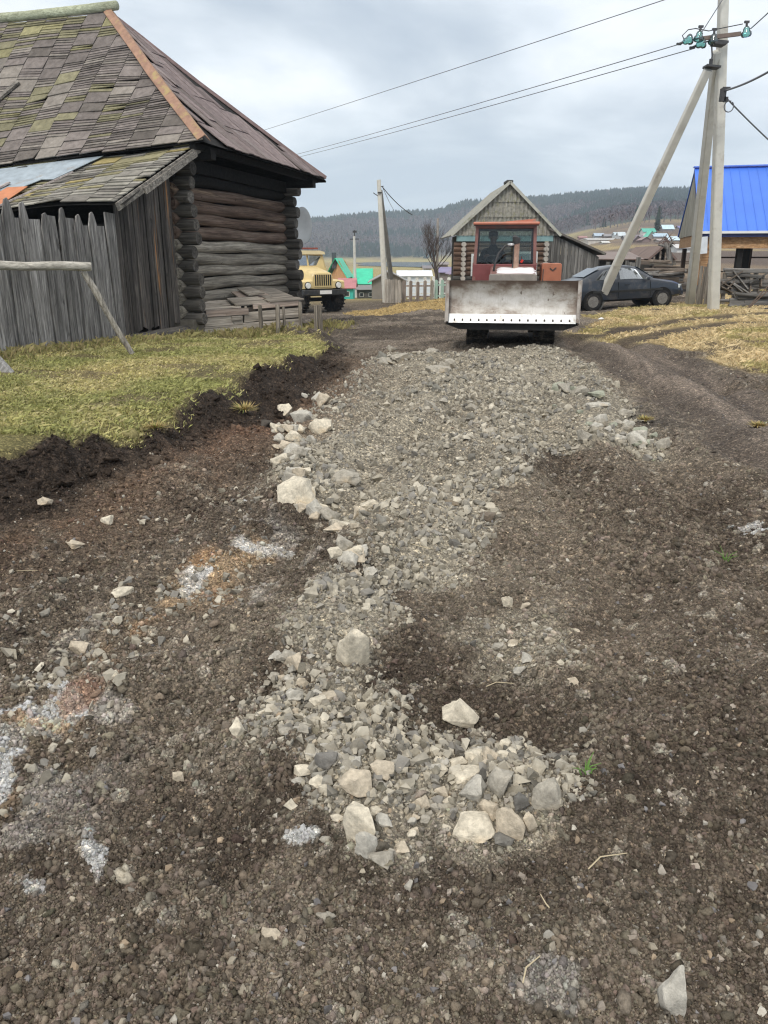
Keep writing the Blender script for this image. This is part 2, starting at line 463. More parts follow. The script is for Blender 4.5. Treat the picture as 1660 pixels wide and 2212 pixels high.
# ------------------------------------------------------------------ colours of the ground
def ground_cols(X, Y):
    """what the surface itself is made of, place by place"""
    wob = fbm(X, Y, .5, 4, 31) * .22 + fbm(X, Y, .12, 3, 32) * .06
    near = 1 - sstep(30, 45, Y)
    tf = poly_sd(X, Y, TURF_POLY) + wob * .8; bk = poly_sd(X, Y, BANK_POLY) + wob
    gr = poly_sd(X, Y, GRAVEL) + wob * 1.3; gr2 = poly_sd(X, Y, GRAVEL2) + wob * 1.2
    rb = poly_sd(X, Y, RUBBLE) + wob * 1.5; rt = poly_sd(X, Y, RIGHTTURF) + fbm(X, Y, 1.4, 4, 41) * .8
    ft = poly_sd(X, Y, FARTURF) + fbm(X, Y, 1.4, 4, 42) * 1.2; tr = poly_sd(X, Y, RTRACK) + wob * 2
    turf = np.maximum(sstep(-.08, .12, tf), np.maximum(sstep(-.3, .4, rt), sstep(-.4, .6, ft)) * (1 - sstep(42, 50, Y)))
    w2, c2 = worley(X, Y, .062, 2); w3, c3 = worley(X, Y, .027, 3)
    grv = np.maximum(sstep(-.05, .12, gr), sstep(-.1, .1, gr2) * .7)
    bankm = sstep(-.4, .0, bk) * (1 - sstep(-.05, .15, tf))
    # ---- colours (what the surface itself is made of)
    def c(*a): return np.array(a, float)
    big = fbm(X, Y, 1.1, 4, 81); med = fbm(X, Y, .25, 4, 82); sm = fbm(X, Y, .05, 3, 83)
    def blend(C, k, col): return C * (1 - k[:, None]) + np.asarray(col) * k[:, None]
    C = np.tile(c(.118, .096, .075), (len(X), 1))
    C = blend(C, sstep(-.1, .5, big), c(.158, .13, .101))
    C = blend(C, sstep(.12, .6, -big) * .55, c(.062, .049, .039))
    C = blend(C, sstep(.1, .5, med) * .5, c(.21, .175, .138))
    # clods picked out one by one
    C = C * (.72 + .56 * c2 * .5 + .3 * c3 * .6)[:, None]
    pale = (c3 > .93) & (w3 < .45); C[pale] = C[pale] * .4 + c(.3, .265, .215) * .6
    pale2 = (c2 > .965) & (w2 < .5); C[pale2] = C[pale2] * .4 + c(.34, .31, .26) * .6
    # grey stone dust beaten in round the gravel
    dust = sstep(-.9, .3, gr) * .45 * sstep(-.4, .3, med + big)
    C = blend(C, dust, c(.22, .192, .152))
    gcol = c(.29, .262, .21)[None, :] * (.75 + .3 * c2 + .2 * c3)[:, None]
    gk = np.clip(grv * (.8 + .4 * med), 0, 1) * (1 - .75 * sstep(.0, .45, -big - .1) * sstep(2.0, 5, 9 - Y) * sstep(3.6, 4.6, Y))
    C = C * (1 - gk[:, None]) + gcol * gk[:, None]
    # reddish subsoil in the cut below the bank, black soil on the bank
    cut = np.exp(-((bk + .45) / .5) ** 2) * (1 - sstep(13, 16, Y)) * sstep(-.45, .2, med + .3)
    C = blend(C, cut * .85, c(.115, .078, .055))
    red = np.exp(-(((X + 1.75) / .7) ** 2 + ((Y - 8.7) / 1.2) ** 2)); C = blend(C, red * .6, c(.12, .06, .038))
    C = blend(C, bankm, c(.045, .034, .027)); C = C * (1 + bankm * sm * .6)[:, None]
    wet = np.maximum(np.exp(-(((X - 2.9) / .3) ** 2 + ((Y - 8.4) / .7) ** 2)), np.exp(-(((X - 2.55) / .35) ** 2 + ((Y - 9.6) / .6) ** 2)) * .6)
    C = blend(C, wet * .75, c(.035, .033, .033))
    # light rubble: orange sand, lime, ash
    rk = sstep(-.12, .2, rb)
    C = blend(C, rk * sstep(-.6, .1, med) * .85, c(.36, .26, .165))
    C = blend(C, rk * sstep(.0, .35, fbm(X, Y, .3, 4, 91)) * .85, c(.34, .215, .125))
    C = blend(C, np.maximum(rk, sstep(-.5, .1, rb) * .35) * sstep(.16, .36, fbm(X, Y, .22, 4, 92)), c(.62, .6, .57))
    C = blend(C, rk * sstep(.3, .5, fbm(X, Y, .3, 4, 93)), c(.06, .06, .068))
    for (px, py, sx_, sy_, an, al) in ((128, 1505, .035, .24, -.75, 1.), (80, 1560, .04, .12, -.7, .9), (10, 1690, .05, .15, -.2, .8), (208, 1850, .03, .12, -.5, .7), (646, 1826, .055, .035, 0, .9),
                                  (12, 1548, .07, .04, 0, .8), (1640, 1158, .18, .05, -.3, .8), (1610, 1145, .09, .05, 0, .5), (600, 1168, .12, .05, 0, .5), (528, 1078, .06, .05, 0, .6), (80, 1925, .04, .03, 0, .5), (1190, 2150, .09, .06, 0, .35)):
        x0, y0 = G(px, py); ca, sa = math.cos(an), math.sin(an)
        dx, dy = X - x0, Y - y0
        a_ = dx * ca - dy * sa; b_ = dx * sa + dy * ca
        e = (a_ / sx_) ** 2 + (b_ / sy_) ** 2
        k = sstep(1.25, .5, e + fbm(X, Y, .05, 4, 95) * 1.5 - .1)
        C = blend(C, k * al, c(.62, .62, .605) * (1 if px != 1190 else .6))
    x0, y0 = G(175, 1525); e = ((X - x0) / .09) ** 2 + ((Y - y0) / .12) ** 2
    C = blend(C, sstep(1.4, .5, e + med) * .85, c(.3, .2, .15))
    x0, y0 = G(90, 1590); e = ((X - x0) / .1) ** 2 + ((Y - y0) / .05) ** 2
    C = blend(C, sstep(1.4, .5, e + med) * .7, c(.5, .36, .24))
    # smoothed mud of the wheel tracks
    tk = sstep(0, .5, tr)
    tx = X - np.interp(Y, TRK[:, 1], TRK[:, 0]) + fbm(X, Y * .3, .8, 3, 96) * .25
    st = fbm(tx, Y * .08, .16, 3, 94)
    pl = np.exp(-((tx + .42) / .2) ** 2) + np.exp(-((tx - .6) / .22) ** 2) + .6 * np.exp(-((tx - 1.3) / .2) ** 2)
    C = blend(C, tk * .8, c(.088, .073, .063)); C = blend(C, tk * np.clip(pl * (.75 + .8 * st), 0, 1) * .9, c(.25, .205, .17)); C = blend(C, tk * sstep(.15, .45, st) * .6, c(.055, .045, .04))
    farroad = sstep(14.5, 17, Y) * near * (1 - turf)
    st2 = fbm(X * .3 + Y * .95, Y * .2 - X * .3, .5, 4, 97)
    C = blend(C, farroad * .8, c(.105, .088, .073)); C = blend(C, farroad * sstep(.02, .35, st2) * .8, c(.21, .178, .147)); C = blend(C, farroad * sstep(.1, .4, -st2) * .7, c(.06, .048, .04))
    # turf: the soil and thatch between the blades
    gx = sstep(-.2, .35, fbm(X, Y, 1.3, 4, 98)); dry = sstep(3.5, 6, X) + sstep(24, 30, Y)
    tc = c(.2, .18, .08)[None] * (1 - gx[:, None]) + c(.32, .265, .13)[None] * gx[:, None]
    tc = tc * (1 - np.clip(dry, 0, 1)[:, None]) + c(.42, .33, .17)[None] * np.clip(dry, 0, 1)[:, None]
    tc = tc * (1 + .35 * med + .25 * sm)[:, None]
    mud = sstep(.12, .42, fbm(X, Y, .8, 4, 99)) * np.clip(.35 + dry, 0, .8)
    tc = blend(tc, mud, c(.1, .075, .055))
    C = C * (1 - turf[:, None]) + tc * turf[:, None]
    # a lane of black ruts across the right-hand grass
    lane = np.minimum(line_d(X, Y, gpoly([(1240, 718), (1400, 700), (1560, 688), (1760, 680)], .2)), line_d(X, Y, gpoly([(1350, 722), (1480, 708), (1600, 700), (1760, 702)], .22)))
    C = blend(C, sstep(.55, .15, lane + fbm(X, Y, .7, 3, 101) * .35) * .85, c(.075, .058, .047))
    # ---- beyond the village: meadows, fallow, the wooded slope
    D = np.hypot(X, Y); az = X / np.maximum(Y, 1)
    fk = sstep(40, 52, Y)
    Cf = np.tile(c(.3, .24, .11), (len(X), 1))
    fb = fbm(X, Y, 40, 4, 111)
    Cf = blend(Cf, sstep(-.1, .3, fb) * .7, c(.34, .3, .12)); Cf = blend(Cf, sstep(.05, .4, -fb) * .7, c(.22, .17, .1))
    rf = sstep(.16, .3, az) * (1 - sstep(380, 700, D))
    Cf = blend(Cf, rf * .9, c(.2, .15, .115)); Cf = blend(Cf, rf * sstep(.1, .3, fbm(X, Y * .35, 22, 3, 112)), c(.34, .27, .14)); Cf = blend(Cf, rf * sstep(.1, .35, -fbm(X, Y * .3, 30, 3, 113)), c(.13, .1, .085))
    wd = sstep(960, 1060, D + fb * 40 + sstep(.1, .3, az) * 420)
    Cf = blend(Cf, wd, c(.1, .082, .085))
    Cf = blend(Cf, wd * sstep(.06, .25, fbm(X, Y, 300, 3, 114) + (az - .1) * .6), c(.03, .05, .035))
    C = C * (1 - fk[:, None]) + Cf * fk[:, None]
    C = C * (1 + .24 * near * (1 - turf) * (1 - bankm))[:, None]
    return np.clip(C, .008, .9)
def surf(X, Y):
    """the ground with its lumps and clods"""
    z = macro(X, Y)
    wob = fbm(X, Y, .5, 4, 31) * .22 + fbm(X, Y, .12, 3, 32) * .06
    near = 1 - sstep(30, 45, Y)
    tf = poly_sd(X, Y, TURF_POLY) + wob * .8; bk = poly_sd(X, Y, BANK_POLY) + wob
    gr = poly_sd(X, Y, GRAVEL) + wob * 1.3; gr2 = poly_sd(X, Y, GRAVEL2) + wob * 1.2
    rb = poly_sd(X, Y, RUBBLE) + wob * 1.5; rt = poly_sd(X, Y, RIGHTTURF) + fbm(X, Y, 1.4, 4, 41) * .8
    ft = poly_sd(X, Y, FARTURF) + fbm(X, Y, 1.4, 4, 42) * 1.2; tr = poly_sd(X, Y, RTRACK) + wob * 2
    fine = np.exp(-Y / 11.0)
    turf = np.maximum(sstep(-.08, .12, tf), np.maximum(sstep(-.3, .4, rt), sstep(-.4, .6, ft)) * (1 - sstep(42, 50, Y)))
    # lumps: three sizes of rounded clods pressed together
    soil = (1 - turf * .85) * near
    w1, c1 = worley(X + wob * .1, Y, .16, 1); w2, c2 = worley(X, Y, .062, 2); w3, c3 = worley(X, Y, .027, 3)
    patch = .35 + .65 * sstep(-.25, .35, fbm(X, Y, .9, 3, 61))
    grv = np.maximum(sstep(-.05, .12, gr), sstep(-.1, .1, gr2) * .7)
    rough = patch * (1 - .55 * sstep(.1, .6, tr)) * (1 - .3 * grv)
    lump = (1 - np.minimum(w1, 1)) * c1 * .042 * rough + (1 - np.minimum(w2, 1)) * c2 * .03 * rough + (1 - np.minimum(w3, 1)) * c3 * .013 * np.exp(-Y / 5)
    z = z + soil * lump + soil * (fbm(X, Y, .5, 4, 71) * .1 + fbm(X, Y, .14, 3, 72) * .05) * (.4 + .6 * rough)
    bankm = sstep(-.25, .1, bk) * (1 - sstep(-.05, .15, tf))
    z = z + bankm * (fbm(X, Y, .3, 4, 75) * .17) + near * grv * sstep(5, 8, Y) * fbm(X, Y, .4, 3, 77) * .05
    return z
# ------------------------------------------------------------------ the ground sheet
def make_ground():
    ys = [0.35]
    while ys[-1] < 60:
        y = ys[-1]; ys.append(y + min(max(.0105, .00066 * y * y), .16))
    while ys[-1] < 4200: ys.append(ys[-1] * 1.045)
    ys = np.array(ys); nu = 860
    u = np.linspace(-1, 1, nu); u = .62 * u + .38 * u ** 3
    Yg = np.repeat(ys[:, None], nu, 1); Xg = u[None, :] * (2.2 + .82 * ys[:, None])
    X = Xg.ravel(); Y = Yg.ravel(); n = len(ys)
    z = surf(X, Y)
    C = ground_cols(X, Y)
    V = np.stack([X, Y, z], 1)
    i = np.arange((n - 1) * nu).reshape(n - 1, nu)[:, :-1].ravel()
    Fq = np.stack([i, i + 1, i + nu + 1, i + nu], 1)
    me = mesh_np('ground', V, Fq, True); vcol(me, C)
    m, nt, b = nodes_of('earth')
    a = N(nt, 'ShaderNodeAttribute', attribute_name='tint')
    vec = coords(nt)
    f = noise(nt, vec, 55, 8, 0.75); g = noise(nt, vec, 9, 6, 0.7)
    k = ramp(nt, f, [(0.3, (.55,) * 3), (0.5, (.95,) * 3), (0.72, (1.6,) * 3)])
    k2 = ramp(nt, g, [(0.3, (.8,) * 3), (0.7, (1.2,) * 3)])
    col = mixc(nt, 1.0, mixc(nt, 1.0, a.outputs['Color'], k, 'MULTIPLY'), k2, 'MULTIPLY')
    nt.links.new(col, b.inputs['Base Color'])
    b.inputs['Roughness'].default_value = 0.93; b.inputs['Specular IOR Level'].default_value = 0.18
    hs = []
    for sc, wt in ((42.0, 1.2), (95.0, .7)):
        wv = N(nt, 'ShaderNodeVectorMath', operation='ADD'); nv = N(nt, 'ShaderNodeTexNoise', Scale=sc * .9, Detail=2.0); nt.links.new(vec, nv.inputs['Vector'])
        sv = N(nt, 'ShaderNodeVectorMath', operation='SCALE'); sv.inputs['Scale'].default_value = .5 / sc; nt.links.new(nv.outputs['Color'], sv.inputs[0]); nt.links.new(vec, wv.inputs[0]); nt.links.new(sv.outputs[0], wv.inputs[1])
        vo = N(nt, 'ShaderNodeTexVoronoi', Scale=sc); nt.links.new(wv.outputs[0], vo.inputs['Vector'])
        sp = N(nt, 'ShaderNodeSeparateColor'); nt.links.new(vo.outputs['Color'], sp.inputs[0])
        col = mixc(nt, 1.0, col, ramp(nt, sp.outputs[0], [(0.0, (.62,) * 3), (.6, (1.0,) * 3), (.9, (1.25, 1.23, 1.2)), (1.0, (2.0, 1.95, 1.85))]), 'MULTIPLY')
        hs.append(math_n(nt, 'MULTIPLY', math_n(nt, 'MULTIPLY', vo.outputs['Distance'], math_n(nt, 'ADD', sp.outputs[1], .3)), -wt))
    nt.links.new(col, b.inputs['Base Color'])
    hgt = math_n(nt, 'ADD', math_n(nt, 'ADD', hs[0], hs[1]), math_n(nt, 'MULTIPLY', f, 0.8))
    bump(nt, b, hgt, 1.0, 0.012)
    o = link('ground', me, m); tag(o, kind='structure')
    return o
make_ground()

# ------------------------------------------------------------------ stones and clods
def rock_hull(n=14, flat=1.0, seed=0, rounding=0.0, sub=0):
    r = random.Random(seed)
    bm = bmesh.new()
    for i in range(n):
        v = Vector((r.gauss(0, 1), r.gauss(0, 1), r.gauss(0, 1))).normalized()
        k = 1 if rounding > 0.5 else r.uniform(.75, 1.05)
        # pulled towards a box so that stones break into blocks
        m = max(abs(v.x), abs(v.y), abs(v.z)); v = v * (0.45 + 0.55 / m * .8)
        bm.verts.new((v.x * .5 * k, v.y * .5 * k, v.z * .5 * k * flat))
    res = bmesh.ops.convex_hull(bm, input=list(bm.verts))
    junk = [e for e in res.get('geom_interior', []) if isinstance(e, bmesh.types.BMVert)]
    if junk: bmesh.ops.delete(bm, geom=junk, context='VERTS')
    bmesh.ops.delete(bm, geom=[v for v in bm.verts if not v.link_faces], context='VERTS')
    if sub:
        bmesh.ops.dissolve_limit(bm, angle_limit=R(14), verts=bm.verts, edges=bm.edges)
        bmesh.ops.bevel(bm, geom=list(bm.edges), offset=.022, segments=2, profile=.6, affect='EDGES')
        bmesh.ops.triangulate(bm, faces=bm.faces)
        bmesh.ops.subdivide_edges(bm, edges=[e for e in bm.edges if e.calc_length() > .1], cuts=3, use_grid_fill=True)
        bmesh.ops.triangulate(bm, faces=bm.faces)
        ox, oy = r.uniform(0, 50), r.uniform(0, 50)
        co = np.array([v.co[:] for v in bm.verts])
        d1 = fbm(co[:, 0] + ox + co[:, 2] * .7, co[:, 1] + oy - co[:, 2] * .6, .3, 5, 5, .62) * .085
        for v, k in zip(bm.verts, d1): v.co += v.co.normalized() * float(k)
    bmesh.ops.triangulate(bm, faces=bm.faces)
    bmesh.ops.recalc_face_normals(bm, faces=bm.faces)
    bm.verts.ensure_lookup_table(); bm.verts.index_update()
    V = np.array([v.co[:] for v in bm.verts]); Fc = np.array([[v.index for v in f.verts] for f in bm.faces])
    bm.free()
    return V, Fc
def ico(sub, seed, amp=.25):
    bm = bmesh.new(); bmesh.ops.create_icosphere(bm, subdivisions=sub, radius=.5)
    V = np.array([v.co[:] for v in bm.verts]); Fc = np.array([[v.index for v in f.verts] for f in bm.faces]); bm.free()
    r = np.random.default_rng(seed)
    o = r.uniform(0, 90, 2)
    k = 1 + amp * 2 * fbm(V[:, 0] + o[0] + V[:, 2] * .8, V[:, 1] + o[1] + V[:, 2] * .5, .45, 3, seed)
    V = V * k[:, None] * np.array([1, r.uniform(.7, 1), r.uniform(.55, .85)])
    return V, Fc
def rot_mats(n, tilt=3.14):
    a = rng.uniform(0, 6.283, n); b = rng.uniform(-tilt, tilt, n); c_ = rng.uniform(-tilt, tilt, n)
    ca, sa, cb, sb, cc, sc_ = np.cos(a), np.sin(a), np.cos(b), np.sin(b), np.cos(c_), np.sin(c_)
    M = np.zeros((n, 3, 3))
    Rz = np.stack([np.stack([ca, -sa, 0 * a], 1), np.stack([sa, ca, 0 * a], 1), np.stack([0 * a, 0 * a, 0 * a + 1], 1)], 1)
    Rx = np.stack([np.stack([0 * a + 1, 0 * a, 0 * a], 1), np.stack([0 * a, cb, -sb], 1), np.stack([0 * a, sb, cb], 1)], 1)
    Ry = np.stack([np.stack([cc, 0 * a, sc_], 1), np.stack([0 * a, 0 * a + 1, 0 * a], 1), np.stack([-sc_, 0 * a, cc], 1)], 1)
    return Rz @ Rx @ Ry
def scatter(name, templates, X, Y, S, C, mat, label, smooth, sink=.25, tilt=3.14, zoff=None):
    """thousands of pieces in ONE mesh of uncountable stuff"""
    Z = surf(X, Y); M = rot_mats(len(X), tilt); pick = rng.integers(0, len(templates), len(X))
    Vs, Fs, Cs = [], [], []; base = 0
    for t, (tv, tf_) in enumerate(templates):
        i = np.where(pick == t)[0]
        if not len(i): continue
        v = np.einsum('nij,kj->nki', M[i], tv) * S[i][:, None, None]
        lift = S[i] * (.5 - sink) * .7 + (zoff[i] if zoff is not None else 0)
        v[:, :, 0] += X[i][:, None]; v[:, :, 1] += Y[i][:, None]; v[:, :, 2] += (Z[i] + lift)[:, None]
        Vs.append(v.reshape(-1, 3)); k = len(tv)
        Fs.append((tf_[None] + (base + np.arange(len(i)) * k)[:, None, None]).reshape(-1, 3)); base += len(i) * k
        Cs.append(np.repeat(C[i], k, 0))
    me = mesh_np(name, np.vstack(Vs), np.vstack(Fs), smooth); vcol(me, np.vstack(Cs))
    o = link(name, me, mat)
    return tag(o, label, kind='stuff')
def sizes(n, lo, hi, p=2.2):
    """power law: many small, few large"""
    u = rng.uniform(0, 1, n); a = 1 - p
    return (lo ** a + u * (hi ** a - lo ** a)) ** (1 / a)
STONE = tinted('stone', .3, 16, .85, .3, .55, 60, .008)
CLOD = tinted('clod', .4, 70, .95, .1, 1.0, 160, .008)
def fan(n, y0, y1, p=1.0, k=.56, w0=.5):
    """points spread over the visible wedge of ground, denser near the camera when p > 1"""
    u = rng.uniform(0, 1, n); Y = y0 * (y1 / y0) ** (u ** p); X = rng.uniform(-1, 1, n) * (w0 + k * Y)
    return X, Y
def make_scatter():
    hulls = [rock_hull(random.randint(9, 15), random.uniform(.5, .9), 100 + i) for i in range(26)]
    icos1 = [ico(1, i, .3) for i in range(10)]; icos2 = [ico(2, 20 + i, .95) for i in range(14)]
    # soil clods, everywhere that is bare
    def bare(X, Y):
        return (poly_sd(X, Y, TURF_POLY) < 0.1) & (poly_sd(X, Y, RIGHTTURF) < .1)
    def clods(n, lo, hi, y0, y1, p, tmpl, nm, dmin=.4):
        X, Y = fan(n, y0, y1); S = sizes(n, lo, hi, p)
        dens = dmin + (1 - dmin) * sstep(-.25, .3, fbm(X, Y, .9, 3, 61)); inG = poly_sd(X, Y, GRAVEL) > .0
        dens = dens * np.where(inG, .18, 1) * np.where(poly_sd(X, Y, RTRACK) > .2, .15, 1)
        k = bare(X, Y) & (rng.uniform(0, 1, n) < dens); X, Y, S = X[k], Y[k], S[k]; n = len(X)
        t = rng.uniform(.55, 1.6, n)
        C = ground_cols(X, Y) * t[:, None] * (1 + rng.normal(0, .025, (n, 3)))
        scatter(nm, tmpl, X, Y, S, np.clip(C, .008, .6), CLOD, 'crumbly dark brown soil clods strewn over the dug up roadway', True, .4)
    crumb = [ico(1, 60 + i, .75) for i in range(16)]; grit = [ico(1, 90 + i, .75) if False else rock_hull(10, random.uniform(.6, .95), 500 + i) for i in range(20)]
    clods(380000, .007, .016, .85, 6.2, 1.6, grit, 'soil_crumbs', .8)
    clods(60000, .012, .028, .85, 6.5, 2.4, crumb, 'soil_crumbs')
    clods(9000, .014, .045, .85, 9, 3.2, icos2, 'soil_clods')
    clods(45000, .014, .045, 4.0, 24, 2.4, crumb, 'soil_clods')
    n = 9000; X, Y = fan(n, 5.5, 20); k = (np.abs(poly_sd(X, Y, BANK_POLY) - .1 + fbm(X, Y, .6, 3, 161) * .2) < .42) & (poly_sd(X, Y, TURF_POLY) < .06); X, Y = X[k], Y[k]; n = len(X); S = sizes(n, .025, .11, 2.6)
    scatter('soil_clods', icos2, X, Y, S, ground_cols(X, Y) * rng.uniform(.7, 1.4, (n, 1)), CLOD, 'lumps of black soil thrown up along the bank', True, .45)
    # pebbles pressed into the soil
    n = 15000; X, Y = fan(n, .9, 15); S = sizes(n, .007, .036, 2.7); k = bare(X, Y) & (poly_sd(X, Y, BANK_POLY) < .1); X, Y, S = X[k], Y[k], S[k]; n = len(X)
    pal = np.array([(.34, .3, .24), (.3, .27, .23), (.42, .37, .29), (.24, .215, .185), (.35, .27, .19), (.48, .45, .39), (.2, .19, .19), (.36, .31, .26)])
    C = pal[rng.integers(0, len(pal), n)] * rng.uniform(.55, 1.08, (n, 1))
    scatter('pebbles', hulls, X, Y, S * 1.1, C, STONE, 'small pale pebbles pressed into the brown soil', False, .3)
    # gravel bed: crushed grey stone
    def gravel(n, lo, hi, p, poly, edge, y0, y1, nm, lab, taper=0):
        P = np.array(poly); m = n * 10; u = rng.uniform(0, 1, m); Y = y0 * (y1 / y0) ** u; loc = P[(P[:, 1] > y0 * .9) & (P[:, 1] < y1 * 1.1), 0]; X = rng.uniform(loc.min() - .1, loc.max() + .1, m)
        sdv = poly_sd(X, Y, poly) + fbm(X, Y, .5, 3, 131) * .25
        dn = .25 + .75 * sstep(-.3, .25, fbm(X, Y, .8, 3, 132))
        k = (sdv > edge) & (rng.uniform(0, 1, m) < dn); X, Y = X[k][:n], Y[k][:n]; n = len(X)
        S = sizes(n, lo, hi, p)
        pal = np.array([(.38, .345, .275), (.33, .3, .245), (.43, .39, .315), (.29, .27, .23), (.48, .44, .36), (.25, .235, .21)])
        C = pal[rng.integers(0, len(pal), n)] * rng.uniform(.74, 1.1, (n, 1))
        low = rng.uniform(0, 1, n) < .1; C[low] = C[low] * .55
        scatter(nm, hulls, X, Y, S, C, STONE, lab, False, .28)
    gravel(20000, .015, .12, 2.45, GRAVEL, .02, 3.6, 16, 'gravel', 'crushed grey gravel spread over the middle of the road')
    gravel(6500, .01, .05, 2.3, GRAVEL, -.05, 2.05, 4.3, 'gravel', 'loose pale gravel in the tail of the spread heap')
    gravel(480, .035, .08, 1.8, GRAVEL, .0, 2.1, 3.9, 'gravel', 'larger pale stones mixed into the tail of the spread heap')
    gravel(300, .012, .055, 2.2, GRAVEL2, .0, 2.5, 4.4, 'gravel', 'pale gravel scattered over brown soil beside the spread heap')
    gravel(520, .014, .085, 2.1, gpoly([(-60, 1180), (300, 1080), (590, 1000), (610, 1150), (500, 1330), (330, 1480), (-80, 1640)]), .0, 2.6, 8, 'rubble', 'pale stones strewn through the scraped trench on the left')
    gravel(620, .012, .08, 2.1, RUBBLE, -.1, 2.0, 7, 'rubble', 'pale lime and stone rubble trodden into the left of the roadway')
make_scatter()
# ------------------------------------------------------------------ shared materials
GREYW = wood('grey_boards', (.055, .051, .05), (.215, .205, .195), (.4, .38, .36), 'z', grain=24, objvar=.38, bmp=.8)
GREYW_H = wood('grey_boards_level', (.05, .046, .042), (.19, .172, .15), (.34, .31, .27), 'x', grain=14, objvar=.3)
PALEW = wood('pale_pole', (.26, .24, .21), (.47, .445, .39), (.6, .57, .51), 'x', grain=16, objvar=.15, bmp=.25)
DARKW = wood('dark_boards', (.022, .02, .019), (.085, .076, .07), (.19, .165, .145), 'z', grain=22, bmp=.8, stain=(.4, .19, .06), stain_amt=.2, objvar=.4)
BLACKW = wood('black_timber', (.006, .006, .006), (.015, .014, .013), (.03, .027, .025), 'x')  # near-black timber: eave beams, roof boarding, top log, boxes inside
ROOFW = tinted('roof_shingles', .3, 7, .9, .2, .5, 40, .01)
CONC = plain('concrete', (.6, .585, .53), .85, .1, 3, dirt=(.45, .42, .37), dirt_amt=.25, bmp=.15)
STEEL = plain('dark_steel', (.06, .06, .062), .55, .3, 8, .4)
RUBBER = plain('rubber', (.014, .014, .015), .85, .4, 10, dirt=(.07, .058, .047), dirt_amt=.4, bmp=.3)

# ------------------------------------------------------------------ log barn on the left
C1 = Vector((-4.41, 17.5, 0)); C2 = Vector((-2.74, 22.5, 0))
BT = (C2 - C1).normalized(); BL = (C2 - C1).length; BN = Vector((BT.y, -BT.x, 0)); B_ANG = math.atan2(BT.y, BT.x)
def B(s, d, z): return C1 + BT * s - BN * d + Vector((0, 0, z))
def lerp(a, b, f): return a + (b - a) * f
def shingles(mb, P, cmin, cmax, c0, c1, colw, rowf, thick, pal, moss=.02):
    """P(c, f) -> point, column by column; the limits of c at a height f are cmin(f), cmax(f)"""
    c = c0
    while c < c1:
        w = colw * random.uniform(.92, 1.08); a, b = c, c + w; c = b
        f = -random.uniform(.0, .012)
        while f < 1.0:
            h = rowf()
            g = min(f + h, 1.0)
            qa0, qb0 = max(a, cmin(f)), min(b, cmax(f)); qa1, qb1 = max(a, cmin(g)), min(b, cmax(g))
            if qb0 - qa0 > .02 and qb1 - qa1 > -.001:
                qb1 = max(qb1, qa1 + .002)
                gap = random.uniform(.004, .012)
                p = [P(qa0 + gap, f), P(qb0 - gap, f), P(qb1 - gap * (1 if qb1 - qa1 > .05 else 0), g), P(qa1 + gap * (1 if qb1 - qa1 > .05 else 0), g)]
                n = (p[1] - p[0]).cross(p[3] - p[0]); n.normalize()
                if n.z < 0: n = -n
                l0, l1 = random.uniform(.012, .032), random.uniform(.012, .032)
                if random.random() < .06: l0 += random.uniform(.01, .05)
                mo_ = float(fbm(np.array([c * .9]), np.array([f * 5.0]), 1.6, 3, 171)[0]) + moss
                k = random.choices(range(len(pal)), [q[1] * (max(.02, 1 + 5 * mo_) if q[0][2] < q[0][0] * .62 else 1) for q in pal])[0]
                base = pal[k][0]; t = random.uniform(.62, .94)
                mb.cur = tuple(x * t for x in base)
                top = [p[0] + n * l0, p[1] + n * l1, p[2] + n * .002, p[3] + n * .002]
                bot = [q - n * thick for q in top]
                mb.add(bot + top, [(4, 5, 6, 7), (0, 1, 5, 4), (1, 2, 6, 5), (3, 0, 4, 7), (3, 2, 1, 0)])
            f = g
